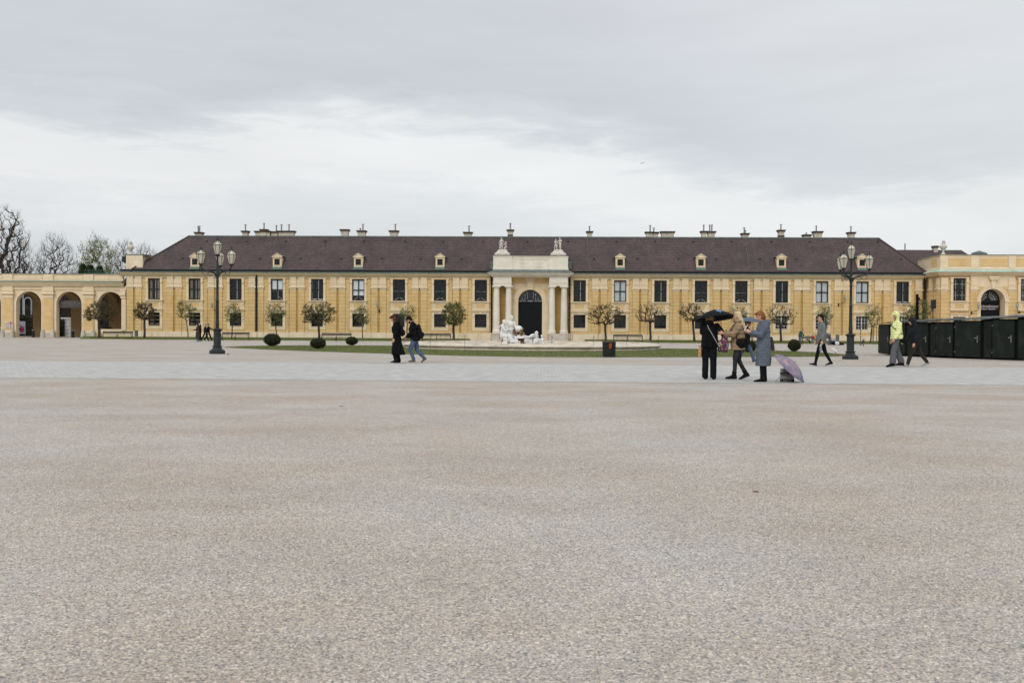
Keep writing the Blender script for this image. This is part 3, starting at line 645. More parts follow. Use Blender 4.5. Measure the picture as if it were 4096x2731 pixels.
for k, (x0, x1, yt, pipes, dark) in enumerate(chs):
    yc = RY+(.5 if k not in (3,) else .42); a, c = P(x0, yt, yc).x, P(x1, yt, yc).x; zt = P((x0+x1)/2, yt, yc).z; hd = .38
    b = MB(); b.box(a, c, yc-hd, yc+hd, RZ-1.3, zt-.05)
    b.mi = 1; b.box(a-.10, c+.10, yc-hd-.1, yc+hd+.1, zt-.05, zt+.07); b.box(a-.17, c+.17, yc-hd-.17, yc+hd+.17, zt+.07, zt+.17)
    b.mi = 0; b.box(a-.04, c+.04, yc-hd-.04, yc+hd+.04, zt-.17, zt-.05)
    if dark: b.mi = 1; b.box(a-.02, c+.02, yc-hd-.02, yc+hd+.02, RZ-1.3, RZ+.35)
    co = b.build('chimney', [M['chim'], M['chimcap']], roof)
    for px, py in pipes:
        xx, zz = P(px, py, yc).x, P(px, py, yc).z; q = MB(); q.tube([(xx, yc, zt+.1), (xx, yc, zz-.12)], .085, 8); q.lathe([(.06, zz-.12), (.06, zz-.06)], 8, (xx, yc)); q.lathe([(.17, zz-.06), (.17, zz-.02), (.05, zz+.03)], 8, (xx, yc)); q.build('flue_pipe', M['steel'], wing, True)
# dormers
def dormer():
    b = MB(); w_, h = .47, 1.02
    b.wall(-w_, w_, 0, h, [(-.29, .29, .2, .86)], 0, .12)
    slope = (RY-ey)/(RZ-ez)
    for s_ in (-1, 1):
        b.poly([(s_*w_, 0, 0), (s_*w_, h*slope, h), (s_*w_, 0, h)])
        b.box(min(s_*.29, s_*.35), max(s_*.29, s_*.35), -.03, .0, .16, .9)
    b.box(-.35, .35, -.03, 0, .86, .92); b.box(-.35, .35, -.03, 0, .12, .19)
    b.box(-.56, .56, -.10, .02, h, h+.09)
    b.exty([(-.56, h+.09), (.56, h+.09), (0, h+.42)], -.04, .02)
    for s_ in (-1, 1): b.exty([(s_*.58, h+.09), (s_*.50, h+.09), (0, h+.38), (0, h+.47)], -.11, -.035)
    m1 = b.mesh('dormer', M['cream'])
    b = MB()
    for s_ in (-1, 1):
        q = h+.1; t = h+.5; b.poly([(s_*.62, -.12, q), (0, -.12, t), (0, (t)*slope, t), (s_*.62, q*slope, q)]); b.poly([(s_*.62, -.12, q-.03), (0, -.12, t-.03), (0, t*slope, t-.03), (s_*.62, q*slope, q-.03)])
        b.poly([(s_*.62, -.12, q-.03), (0, -.12, t-.03), (0, -.12, t), (s_*.62, -.12, q)])
    b.poly([(.62, (h+.1)*slope, h+.1), (1.0, (h+.2)*slope, h+.12), (.0, (h+.55)*slope, h+.52)]); b.poly([(-.62, (h+.1)*slope, h+.1), (-1.0, (h+.2)*slope, h+.12), (.0, (h+.55)*slope, h+.52)])
    m2 = b.mesh('dormer_roof', M['copper'])
    b = MB(); b.poly([(-.47, .0, .0), (.47, 0, 0), (.52, -.30, -.27), (-.52, -.30, -.27)]); b.box(-.5, .5, -.05, .02, -.06, .0); m3 = b.mesh('flashing', M['copper_green'])
    b = MB(); b.box(-.29, .29, .07, .1, .2, .86); m4 = b.mesh('pane', M['winframe'])
    b = MB(); b.box(-.29, -.25, .03, .07, .2, .86); b.box(.25, .29, .03, .07, .2, .86); b.box(-.25, .25, .03, .07, .2, .24); b.box(-.25, .25, .03, .07, .82, .86); b.box(-.02, .02, .03, .07, .24, .82); m5 = b.mesh('frame', M['black'])
    return m1, m2, m3, m4, m5
dm = dormer()
for px in (779, 1108.5, 1433, 1760, 2480.5, 2803.5, 3126, 3448.5):
    q = roofpt(px, 1069+(px-2048)*.0018); o = link('dormer', dm[0], wing, (q.x, q.y, q.z), 0, 1.14)
    for nme, me in zip(('dormer_roof', 'flashing', 'pane', 'frame'), dm[1:]): link(nme, me, o)
# downpipes and thin cables on the wall
for px in (1026, 1965.5, 2277, 3696):
    x = FX(px, D-.2); b = MB(); b.tube([(x, D-.2, .9), (x, D-.2, 7.3), (x, D-.2, 7.6), (x, D-.45, 8.2)], .105 if px in (1026, 3696) else .085, 8); b.mi = 1; b.tube([(x, D-.2, .1), (x, D-.2, .9)], .13, 8); b.mi = 0
    for z in (1.0, 2.5, 4, 5.5, 7): b.lathe([(.14, z), (.14, z+.05)], 8, (x, D-.2))
    b.build('downpipe', [M['gutter'], M['plinth']], wing, True)
for px in (831, 1157, 1484, 1810, 2591, 3011):
    x = FX(px); b = MB(); b.tube([(x, D-.13, .1), (x, D-.13, 7.5)], .011, 4)
    for k in range(9): b.box(x-.025, x+.025, D-.16, D-.1, .9+k*.8, .96+k*.8)
    b.build('lightning_cable', M['chimcap'], wing)

# portal ------------------------------------------------------------
pc = 2120.5; xc = FX(pc); s_ = S((xc, D, 3))
b = MB(); r = 47.8/s_; zs = FZ(1206.6)
b.archwall(FX(2047), FX(2195), 0, 7.6, xc, r, zs, D-.10, .45)
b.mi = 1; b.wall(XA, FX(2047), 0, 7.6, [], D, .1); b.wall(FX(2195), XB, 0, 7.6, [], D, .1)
for a, c in ((FX(1995), FX(2026)), (FX(2216), FX(2248))): blocks(b, a, c, D-.03, D+.01, .95, 13)
b.mi = 0; b.box(FX(2047)-.05, FX(2047), D-.1, D, 0, 7.6); b.box(FX(2195), FX(2195)+.05, D-.1, D, 0, 7.6)
for x0_, x1_ in ((FX(2048), FX(2073)), (FX(2168), FX(2194))):
    b.box(x0_, x1_, D-.18, D-.09, FZ(1214), FZ(1205)); b.box(x0_-.03, x1_+.03, D-.22, D-.09, FZ(1205), FZ(1201)); b.box(x0_+.04, x1_-.04, D-.14, D-.09, 0, FZ(1214))
b.arch_ring(xc, r+.03, r+.55, FZ(1203), D-.17, D-.09); b.arch_ring(xc, r+.28, r+.42, FZ(1203), D-.20, D-.16); b.arch_ring(xc, r+.5, r+.57, FZ(1203), D-.22, D-.16)
zt = FZ(1107)
b.exty([(xc-.32, zs+r+.02), (xc+.32, zs+r+.02), (xc+.36, zs+r+.5), (xc+.5, zt), (xc-.5, zt), (xc-.36, zs+r+.5)], D-.30, D-.09); b.box(xc-.42, xc+.42, D-.36, D-.09, zs+r+.34, zs+r+.44)
b.mi = 2
for s2 in (-1, 1):                              # yellow spandrels and upper field
    pts = [(xc+s2*(r+.62+.0), FZ(1156))]; x2 = xc+s2*2.05
    b.exty([(x2, FZ(1156)), (xc+s2*1.35, FZ(1156)), (x2, FZ(1184))], D-.13, D-.09)
    a, c = sorted((xc+s2*.62, xc+s2*2.18)); b.box(a, c, D-.13, D-.09, FZ(1132), zt); b.mi = 0; b.box(a, c, D-.125, D-.09, FZ(1134)-.05, FZ(1134)+.03); b.mi = 2
b.build('portal_wall', [M['cream'], M['deep'], M['yellow']], wing)
# columns
b = MB(); prof = [(.46, .93), (.46, 1.02), (.50, 1.06), (.50, 1.16), (.44, 1.22), (.41, 1.28)]+[(.41-.07*(t/8)**1.6, 1.28+(FZ(1155, D-.9)-1.28)*t/8) for t in range(9)]
zt = FZ(1155, D-.9); prof += [(.37, zt+.02), (.37, zt+.08), (.42, zt+.14), (.46, zt+.2)]
b.lathe(prof, 24); b.box(-.50, .50, -.50, .50, zt+.2, zt+.33); b.box(-.52, .52, -.52, .52, .85, .94)
cm = b.mesh('column', M['pale']); cm.polygons.foreach_set('use_smooth', [True]*len(cm.polygons)); cm.set_sharp_from_angle(angle=R(35))
zc = zt+.33
for px in (1985.8, 2034.8, 2207.4, 2256): link('column', cm, wing, (FX(px, D-.9), D-.9, 0))
for a, c in ((1968, 2048), (2192, 2274)):
    b = MB(); b.box(FX(a, D-1.4), FX(c, D-1.4), D-1.42, D+.05, 0, .72); b.box(FX(a, D-1.4)+.05, FX(c, D-1.4)-.05, D-1.37, D+.04, .72, .85); b.build('column_pedestal', M['basestone'], wing)
    b = MB(); x0_, x1_ = FX(a+4.5, D-1.35), FX(c-3, D-1.35); ztop = FZ(1106, D-1.35)
    b.box(x0_, x1_, D-1.33, D-.0, zc, zc+.22); b.box(x0_-.03, x1_+.03, D-1.37, D-.0, zc+.22, zc+.4); b.box(x0_-.06, x1_+.06, D-1.4, D-.0, zc+.4, zc+.46); b.box(x0_, x1_, D-1.34, D-.0, zc+.46, ztop)
    b.build('entablature', M['pale'], wing)
b = MB(); b.box(FX(2048, D-1.3), FX(2192, D-1.3), D-1.2, D-.0, FZ(1107, D-1.3)-.08, FZ(1106, D-1.3)); b.build('soffit', M['cream'], wing)
# portal cornice (mitred ends) / lead roof / attic
zt, zb_ = FZ(1091, D-1.9), FZ(1106, D-1.9)
steps = [(0, 0), (.1, .02), (.13, .12), (.3, .16), (.36, .26), (.5, .32), (.56, zt-zb_)]
b = MB(); x0_, x1_ = FX(1968, D-1.35), FX(2275, D-1.35)
rs = [[(x0_-o_, D-1.38-o_, zb_+z), (x1_+o_, D-1.38-o_, zb_+z), (x1_+o_, D, zb_+z), (x0_-o_, D, zb_+z)] for o_, z in steps]
b.rings(rs); b.build('cornice', M['pale'], wing)
b = MB(); za = FZ(1079.5, D-1.3); o_ = .60
b.rings([[(x0_-o_, D-1.38-o_, zt+.005), (x1_+o_, D-1.38-o_, zt+.005), (x1_+o_, D, zt+.005), (x0_-o_, D, zt+.005)], [(x0_+.1, D-1.30, za+.03), (x1_-.1, D-1.30, za+.03), (x1_-.1, D+.5, za+.03), (x0_+.1, D+.5, za+.03)]])
for k in range(1, 11): xx = x0_-.3+(x1_-x0_+.6)*k/11; b.tube([(xx, D-1.96, zt+.02), (xx*1.0, D-1.31, za+.05)], .018, 4)
b.build('lead_roof', M['lead'], wing)
b = MB(); zt2 = FZ(1021, D-1.2)
for a, c in ((1972, 2047), (2196, 2271)):
    q0, q1 = FX(a, D-1.2), FX(c, D-1.2); b.box(q0, q1, D-1.2, D+.8, za+.02, zt2-.24); b.box(q0-.05, q1+.05, D-1.25, D+.8, za+.02, za+.28); b.box(q0-.04, q1+.04, D-1.24, D+.8, zt2-.24, zt2-.06)
    b.mi = 1; b.box(q0-.09, q1+.09, D-1.29, D+.8, zt2-.06, zt2); b.mi = 0
q0, q1 = FX(2047, D-1.2), FX(2196, D-1.2); b.box(q0, q1, D-1.1, D+.8, za+.02, zt2-.2); b.box(q0, q1, D-1.17, D-1.098, za+.02, za+.26); b.box(q0, q1, D-1.18, D+.8, zt2-.2, zt2-.065); b.box(q0+.3, q1-.3, D-1.15, D-1.098, zt2-.46, zt2-.38); b.box(q0+.3, q1-.3, D-1.13, D-1.098, za+.36, za+.42)
b.box(q0+.3, q0+.36, D-1.13, D-1.098, za+.42, zt2-.46); b.box(q1-.36, q1-.3, D-1.13, D-1.098, za+.42, zt2-.46)
b.mi = 1; b.box(q0, q1, D-1.22, D+.8, zt2-.065, zt2-.005)
b.build('attic', [M['pale'], M['chimcap']], wing)
ATTZ = zt2
b = MB()
for a, c in ((1959, 1973), (2270, 2284)):
    q0, q1 = FX(a, D), FX(c, D); b.box(q0, q1, D-.5, D+1.4, FZ(1078, D), FZ(1046, D))
b.build('copper_cheek', M['copper'], wing)
# door
door = MB(); yd = D+.32; door.box(xc-r, xc+r, yd, yd+.08, .1, zs-.04)
for k in range(15):
    for h_ in (-1, 1):
        for q in range(2):
            z = .35+k*.27; xa_ = xc+h_*(.06+q*(r/2)); 
            door.poly([(xa_, yd-.02, z), (xa_+h_*r/4.4, yd-.02, z+.2), (xa_+h_*r/4.4, yd-.02, z+.25), (xa_, yd-.02, z+.05)])
            door.poly([(xa_+h_*r/4.4, yd-.02, z+.2), (xa_+h_*r/2.2, yd-.02, z), (xa_+h_*r/2.2, yd-.02, z+.05), (xa_+h_*r/4.4, yd-.02, z+.25)])
door.box(xc-.05, xc+.05, yd-.04, yd, .1, zs-.1); door.box(xc-r, xc+r, yd-.05, yd+.05, zs-.14, zs+.02)
dobj = door.build('door', M['doorm'], wing)
b = MB(); n_ = 20
arc = [(xc-r*math.cos(PI*k/n_), zs+r*math.sin(PI*k/n_)) for k in range(n_+1)]
b.rings([[(xc, yd+.06, zs)]*1+[(a, yd+.06, c) for a, c in arc], [(xc, yd+.07, zs)]+[(a, yd+.07, c) for a, c in arc]]); b.build('fanlight_pane', M['glass'], wing)
b = MB(); b.arch_ring(xc, r-.09, r, zs, yd-.03, yd+.05, 20); b.arch_ring(xc, r*.60, r*.64, zs, yd-.01, yd+.04, 20); b.arch_ring(xc, r*.26, r*.33, zs, yd-.01, yd+.04, 14)
for k in range(1, 12):
    a = PI*k/12; t = .022 if k != 6 else .05; b.tube([(xc-r*.3*math.cos(a), yd+.02, zs+r*.3*math.sin(a)), (xc-r*.97*math.cos(a), yd+.02, zs+r*.97*math.sin(a))], t, 4)
b.build('fanlight_frame', M['black'], wing)
b = MB()
for k in (1.5, 3.4, 4.6, 7.4, 8.6, 10.5): a = PI*k/12; b.box(xc-r*.7*math.cos(a)-.035, xc-r*.7*math.cos(a)+.035, yd+.12, yd+.15, zs+.05, zs+r*.85*math.sin(a))
b.box(xc-r*.9, xc+r*.9, yd+.12, yd+.15, zs+.04, zs+.14); b.build('inner_frame', M['whitebar'], wing)
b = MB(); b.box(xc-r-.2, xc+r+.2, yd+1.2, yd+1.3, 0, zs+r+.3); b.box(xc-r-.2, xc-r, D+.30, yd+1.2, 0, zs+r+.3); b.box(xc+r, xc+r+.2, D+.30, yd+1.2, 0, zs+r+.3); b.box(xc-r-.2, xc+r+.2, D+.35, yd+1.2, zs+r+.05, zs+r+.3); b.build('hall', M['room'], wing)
# left parapet block on the roof corner
b = MB(); z0, z1 = FZ(1073, D, 540), FZ(1018, D, 540); q0, q1 = FX(506), FX(572)
b.box(q0, q1, D-.15, D+2.4, z0-.3, z1-.08); b.box(q0-.06, q1+.06, D-.21, D+2.45, z0-.3, z0+.1); b.mi = 1; b.box(q0-.06, q1+.5, D-.2, D+2.5, z1-.08, z1+.02)
b.mi = 0; b.box(q1, q1+.55, D+1.2, D+2.4, z0-.3, z1-.08)
b.build('corner_block', [M['plinth'], M['lead']], wing)
BLK = ((q0+.55), D+.7, z1+.02)

# ------------------------------------------------------------------ arcade on the left
AY = D+.3
def AX(px, Y=AY): return P(px, 1240, Y).x
def AZ(py, px=250, Y=AY): return P(px, py, Y).z
arc_t = thing('arcade', 'open yellow and cream arcade with round arches joining the left end of the palace', 'arcade')
zc0, zc1, zpar0, zpar1, zcor = AZ(1192), AZ(1160), AZ(1128), AZ(1096), AZ(1143)
pw = AX(54)-AX(16); PIER = [AX(35)+k*(AX(196)-AX(35)) for k in (-3, -2, -1, 0, 1, 2)]; step = AX(196)-AX(35)
xend = AX(506)
arches = [(p+step/2) for p in PIER]; ra = (AX(174)-AX(73))/2
AZT = AZ(1166); azs = AZT-ra
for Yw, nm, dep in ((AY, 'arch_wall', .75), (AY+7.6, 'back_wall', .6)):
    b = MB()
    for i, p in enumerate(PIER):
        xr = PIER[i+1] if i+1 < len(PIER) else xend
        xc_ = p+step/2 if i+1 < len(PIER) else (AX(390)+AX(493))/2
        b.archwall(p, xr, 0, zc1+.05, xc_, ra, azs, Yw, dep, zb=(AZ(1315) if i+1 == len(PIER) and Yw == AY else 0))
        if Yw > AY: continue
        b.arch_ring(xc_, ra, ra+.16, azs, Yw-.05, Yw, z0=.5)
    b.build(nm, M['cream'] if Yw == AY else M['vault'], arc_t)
def pier_mesh(w_):
    b = MB(); h = w_/2; b.box(-h, h, -.22, -.02, .85, zc0); b.mi = 1; n_ = 5; ch_ = (zc0-.95)/n_
    for k in range(n_): b.box(-h+.05, h-.05, -.25, -.2, .92+k*ch_, .92+(k+1)*ch_-.03)
    b.mi = 0; b.box(-h-.03, h+.03, -.28, -.02, zc0, zc0+.35); b.rings([[(-h-o, -.28-o, z), (h+o, -.28-o, z), (h+o, -.02, z), (-h-o, -.02, z)] for o, z in ((.0, zc0+.35), (.17, zc0+.43), (.22, zc0+.52), (.17, zc0+.62), (.05, zc0+.68), (.05, zc0+.75), (.12, zc0+.82), (.12, zc1))])
    b.mi = 2; b.box(-h+.02, h-.02, -.30, -.02, 0, .62); b.mi = 0; b.box(-h, h, -.27, -.02, .62, .86)
    b.mi = 2
    for s2 in (-1, 1): b.lathe([(.29, 0), (.27, .35), (.20, .8), (.21, .88), (.14, .95)], 10, (s2*(h+.02), -.36))
    return b.mesh('pier', [M['cream'], M['yellow'], M['basestone']])
pmsh = pier_mesh(pw)
for p in PIER: link('pier', pmsh, arc_t, (p, AY, 0))
b = MB(); w2 = .55; b.box(xend-w2, xend, AY-.2, AY, .9, zc0); b.mi = 0; b.box(xend-w2-.08, xend, AY-.3, AY, zc0, zc0+.35); b.box(xend-w2-.2, xend, AY-.42, AY, zc0+.35, zc0+.68); b.box(xend-w2-.1, xend, AY-.34, AY, zc0+.68, zc1)
b.build('pier_end', [M['cream']], arc_t)
b = MB(); xl = PIER[0]-.5; b.box(xl, xend, AY-.12, AY+8.2, zc1+.02, zcor-.1)
for p in PIER: b.box(p-pw/2-.05, p+pw/2+.05, AY-.30, AY-.1, zc1, zcor-.08)
pr = [(0, zcor-.1), (-.30, zcor-.1), (-.34, zcor), (-.5, zcor+.06), (-.52, zcor+.22), (-.72, zcor+.3), (-.75, zpar0-.06), (0, zpar0-.06)]
b.extx([(AY+y, z) for y, z in pr], xl, xend-.3)
b.build('cornice', M['cream'], arc_t)
b = MB(); b.extx([(AY-.78, zpar0-.055), (AY-.78, zpar0-.02), (AY-.35, zpar0+.12), (AY-.2, zpar0+.12), (AY-.2, zpar0-.055)], xl, xend-.35); b.build('copper_eaves', M['copper_green'], arc_t)
b = MB(); b.box(xl, xend-.4, AY-.12, AY+.3, zpar0+.05, zpar1-.1)
for p in PIER: b.box(p-pw/2-.0, p+pw/2+.0, AY-.26, AY-.1, zpar0+.08, zpar1-.1)
for i, p in enumerate(PIER):
    a, c = p+pw/2+.15, (PIER[i+1]-pw/2-.15 if i+1 < len(PIER) else xend-1.2); b.box(a, c, AY-.16, AY-.115, zpar0+.3, zpar1-.3)
b.box(xl, xend-.4, AY-.2, AY+.35, zpar1-.1, zpar1-.02); b.box(xl, xend-.4, AY-.18, AY-.1, zpar0+.05, zpar0+.22); b.mi = 1; b.box(xl, xend-.4, AY-.24, AY+.4, zpar1-.02, zpar1+.05); b.build('parapet', [M['cream'], M['lead']], arc_t)
b = MB()                                        # vaulted ceiling, one cross rib per pier
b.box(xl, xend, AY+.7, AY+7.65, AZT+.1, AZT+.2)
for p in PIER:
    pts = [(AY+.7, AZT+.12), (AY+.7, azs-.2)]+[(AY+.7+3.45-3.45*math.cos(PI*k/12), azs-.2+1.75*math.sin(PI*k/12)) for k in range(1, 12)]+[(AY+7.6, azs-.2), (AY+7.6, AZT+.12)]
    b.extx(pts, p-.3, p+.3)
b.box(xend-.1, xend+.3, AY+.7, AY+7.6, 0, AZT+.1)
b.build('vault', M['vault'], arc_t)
b = MB(); b.box(xend-.22, xend-.1, AY+2.2, AY+5.2, 0, 3.3); b.build('side_door', M['black'], arc_t)
# passage paving
sheet('arcade_paving', [(xl, AY+.2), (xend, AY+.2), (xend, AY+9), (xl, AY+9)], .004, M['basestone'])

# things in and behind the arcade
bn = thing('banner', 'grey fabric banner hung across the second arch of the arcade', 'banner', (AX(281), AY+.5, AZ(1216)))
bw, bh = AX(333)-AX(228), AZ(1201)-AZ(1231); b = MB()
b.rings([[(-bw/2+bw*k/20, .02*math.sin(k*1.3), z) for k in range(21)] for z in (-bh/2, 0, bh/2)], False, False); b.build('cloth', cloth('banner_cloth', (.095, .088, .085)), bn)
M['signgrey'] = mat('grey_lettering', (.25, .24, .23), .9, .05)
text_on('Kaiserliche Wagenburg Wien', .235, M['signgrey'], bn, (0, -.06, .12)); text_on('Imperial Carriage Museum Vienna', .15, M['signgrey'], bn, (0, -.06, -.15))
def sign_board(px0, px1, py0, py1, kind, label):
    Y = AY-.28; a, c, z0, z1 = P(px0, 1300, Y).x, P(px1, 1300, Y).x, P(px0, py1, Y).z, P(px0, py0, Y).z
    t = thing('notice_sign', label, 'sign', ((a+c)/2, Y, z0), group='notices on the arcade pier'); h, w_ = z1-z0, c-a
    b = MB(); b.box(-w_/2, w_/2, -.03, .0, 0, h); b.build('board', M['white'], t)
    red = M.setdefault('red', mat('sign_red', (.50, .03, .035), .5, .03)); q = MB()
    if kind == 0:
        q.tube([(-.16, -.045, h*.60), (.16, -.045, h*.60), (0, -.045, h*.90), (-.16, -.045, h*.60)], .018, 4); q.box(-w_*.36, w_*.36, -.04, -.03, .06, .10); q.build('warning_triangle', red, t)
        text_on('!', .22, M['black'], t, (0, -.04, h*.71)); text_on('ACHTUNG', .075, M['black'], t, (0, -.035, h*.42)); q = MB()
        for zz in (.32, .24, .18): q.box(-w_*.33, w_*.33, -.036, -.03, h*zz, h*zz+.018)
        q.build('fine_print', M['black'], t)
    else:
        q.rings([[(.17*math.cos(2*PI*k/20), -.045, h*.78+.17*math.sin(2*PI*k/20)) for k in range(20)], [(.17*math.cos(2*PI*k/20), -.03, h*.78+.17*math.sin(2*PI*k/20)) for k in range(20)]]); q.box(-w_*.36, w_*.36, -.04, -.03, .06, .10); q.build('stop_disc', red, t)
        text_on('STOP', .10, M['white'], t, (0, -.05, h*.78)); q = MB(); q.ell((0, -.04, h*.50), (.035, .01, .035)); q.tube([(0, -.04, h*.47), (0, -.04, h*.33)], .03, 5)
        for s2 in (-1, 1): q.tube([(0, -.04, h*.34), (s2*.07, -.04, h*.15)], .018, 4); q.tube([(0, -.04, h*.45), (s2*.08, -.04, h*.36)], .013, 4)
        q.build('pedestrian_symbol', M['black'], t)
sign_board(20.7, 34, 1286, 1314, 0, 'white notice with a red warning triangle on the arcade pier')
sign_board(37.3, 50.5, 1286, 1314, 1, 'white notice with a red STOP disc and walking figure on the arcade pier')
bt = thing('barrier', 'red and white striped barrier bar closing the leftmost arch', 'barrier', (AX(0), AY+.2, 0)); b = MB(); b.tube([(-3.4, 0, 1.15), (.45, 0, 1.15)], .06, 6)
b.build('bar', M['white'], bt); b = MB(); [b.tube([(x, 0, 1.15), (x+.4, 0, 1.15)], .065, 6) for x in (-3, -2.2, -1.4, -.6, .1)]; b.build('red_band', M['red'], bt); b = MB(); b.box(-3.5, -3.2, -.15, .15, 0, 1.3); b.build('post', M['greymetal'], bt)
def bollard(px, Y, label):
    t = thing('bollard', label, 'bollard', (AX(px, Y), Y, 0), group='black bollards in the arcade arches'); b = MB(); b.lathe([(.175, 0), (.165, .05), (.165, .85), (.17, .86)], 14); b.build('post', M['black'], t, True)
    b = MB(); b.lathe([(.17, .86), (.17, .93)], 14); b.build('band', M.setdefault('bandm', mat('pale_band', (.42, .32, .30), .6)), t); b = MB(); b.lathe([(.165, .93), (.15, .98), (.08, 1.0)], 14); b.build('cap', M['black'], t)
bollard(133, AY+.1, 'black bollard standing in the first full arch of the arcade'); bollard(291.5, AY+.1, 'black bollard standing under the grey banner')
# poster panel
pt = thing('poster_panel', 'leaning light grey advertising panel with a magenta oval behind the arcade', 'sign', (AX(83, 133), 133, 0)); b = MB()
b.rings([[(-.95, 0, .35), (.62, 0, .35), (.62, .1, .35), (-.95, .1, .35)], [(-.95, .3, 2.05), (.42, .3, 2.05), (.42, .4, 2.05), (-.95, .4, 2.05)]]); b.build('panel', mat('poster_grey', (.42, .42, .46), .6, .05), pt)
b = MB(); b.rings([[(.18+.24*math.cos(2*PI*k/16), y, .95+.42*math.sin(2*PI*k/16)) for k in range(16)] for y in (.0, .12)]); b.build('magenta_oval', mat('magenta', (.40, .03, .17), .6, .05), pt)
b = MB(); b.box(-.32, -.06, .0, .12, .72, 1.25); b.build('picture', M['black'], pt)
for x_ in (-.8, .5):
    b = MB(); b.tube([(x_, .1, .0), (x_, .05, .4)], .04, 6); b.build('foot', M['greymetal'], pt)
text_on('WIEN', .3, M['black'], pt, (-.35, .13, 1.45))
# garden gate trellis with pale ribs
gt = thing('garden_pavilion', 'dark garden trellis pavilion with pale arched ribs behind the arcade', 'pavilion', (AX(102, 141), 141, 0)); b = MB()
b.arch_ring(.36, .46, .56, 5.0, -.1, 0, 14, z0=2.0)
for x_ in (-.86, -.32, .92): b.box(x_-.05, x_+.05, -.1, 0, 2.0, 6.0)
b.build('rib', mat('pale_rib', (.42, .45, .48), .7), gt)
for x_ in (-.86, -.30):
    b = MB(); b.ell((x_, -.1, 6.15), (.22, .15, .12)); b.build('capital', M['marble'], gt)
b = MB(); b.box(-9, 2.6, 5.3, 5.9, .0, 9.2); b.build('lattice_wall', M['room'], gt)
def leafy_mass(name, x0, x1, y, h, label, cat, m, n=1800, dep=1.0, seed=1):
    rnd = random.Random(seed); t = thing(name, label, cat, ((x0+x1)/2, y, 0)); w_ = (x1-x0)/2; b = MB()
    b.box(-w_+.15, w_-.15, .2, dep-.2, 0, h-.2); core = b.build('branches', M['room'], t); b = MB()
    for _ in range(n):
        f_ = rnd.random(); x_ = rnd.uniform(-w_, w_); z_ = rnd.uniform(0, h+.1*math.sin(x_*3)); y_ = rnd.choice((0, dep))+rnd.gauss(0, .06)
        if f_ < .2: z_ = h+rnd.gauss(0, .07); y_ = rnd.uniform(0, dep)
        c = Vector((x_, y_, z_)); u = Vector((rnd.gauss(0, 1), rnd.gauss(0, 1), rnd.gauss(0, 1))).normalized()*.09; v_ = u.orthogonal().normalized()*.06; b.poly([c-u, c+v_, c+u, c-v_])
    b.build('foliage', m, t); return t
leafy_mass('hedge', AX(40, 138), AX(135, 138), 138, 2.9, 'dark clipped hedge seen through the left arch behind the poster panel', 'hedge', M['box'], 1600, seed=3)
leafy_mass('hedge', AX(222, 134), AX(256, 134), 134, 2.3, 'small clipped hedge block left of the white garden pillar', 'hedge', M['box'], 700, seed=4)
leafy_mass('hedge', AX(196, 142), AX(640, 142), 142, 8.0, 'tall brown bare garden hedge behind the white garden pillar', 'hedge', mat('brown_hedge', (.10, .065, .05), .9, .4, 4, c2=(.04, .03, .025)), 7000, seed=5)
gp = thing('garden_pillar', 'pale rusticated stone garden pillar seen through the second arch', 'pillar', (AX(262, 134.5), 134.5, 0)); b = MB()
for k in range(5): b.box(-.42, .42, 0, .8, k*.48, k*.48+.45)
b.build('shaft', M['marble'], gp); b = MB(); b.box(-.62, .55, -.1, .9, 2.4, 2.62); b.build('cap', M['marble'], gp)

# ------------------------------------------------------------------ right pavilion
QY = D-4.0
def QX(px, Y=QY): return P(px, 1240, Y).x
def QZ(py, Y=QY, px=3900): return P(px, py, Y).z
pav = thing('theatre_pavilion', 'projecting yellow theatre pavilion with arched entrance and copper-topped cornice', 'building')
xq0, xq1 = QX(3759), QX(4096)+9
zq_c0, zq_c1, zq_p0, zq_p1 = QZ(1103), QZ(1089), QZ(1079), QZ(1019)
xw = [QX(3837), QX(4107)]; hwq = (QX(3860.6)-QX(3813))/2; zu0, zu1 = QZ(1203), QZ(1113)
xd = (QX(3908.5)+QX(4030))/2; rd = (QX(4030)-QX(3908.5))/2-.35; zds = QZ(1203)
b = MB(); ops = []
for x in xw: ops += [(x-hwq, x+hwq, zu0, zu1), (x-hwq, x+hwq, 1.5, 3.05)]
xa, xb = QX(3881), QX(4059)
bw_ = MB(); bw_.wall(xb, xq1, 0, zq_c0+.1, [o for o in ops if o[0] > xa], QY, .35)
b.wall(xq0, xa, 0, zq_c0+.1, [o for o in ops if o[0] < xa], QY, .35)
b.poly([(xq0, QY, 0), (xq0, QY+8, 0), (xq0, QY+8, zq_c0+.1), (xq0, QY, zq_c0+.1)])
b.mi = 1
def qblocks(a, c, y0, y1, n=12):
    for k in range(n): b.box(a+.012, c-.012, y0, y1, ZP+k*CH+.014, ZP+(k+1)*CH-.014)
for x in (xw[0]-1.3, xw[0]+1.3): qblocks(x-.2, x+.2, QY-.025, QY+.01, 15)
b_, b = b, bw_; b.mi = 1
for x in (xw[1]-1.3, xw[1]+1.3): qblocks(x-.2, x+.2, QY-.025, QY+.01, 15)
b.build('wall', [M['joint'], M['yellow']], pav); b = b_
for k in range(12): b.box(xq0-.025, xq0+.01, QY+.05, QY+1.75, ZP+k*CH+.014, ZP+(k+1)*CH-.014); b.box(xq0-.06, xq0+.01, QY+2.0, QY+3.9, ZP+k*CH+.014, ZP+(k+1)*CH-.014)
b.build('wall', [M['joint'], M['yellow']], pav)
b = MB(); b.archwall(xa, xb, 0, zq_c0+.1, xd, rd, zds, QY-.02, 1.2)
b.arch_ring(xd, rd, rd+.38, zds, QY-.14, QY-.02, 20, z0=.3); b.arch_ring(xd, rd+.3, rd+.42, zds, QY-.19, QY-.1, 20)
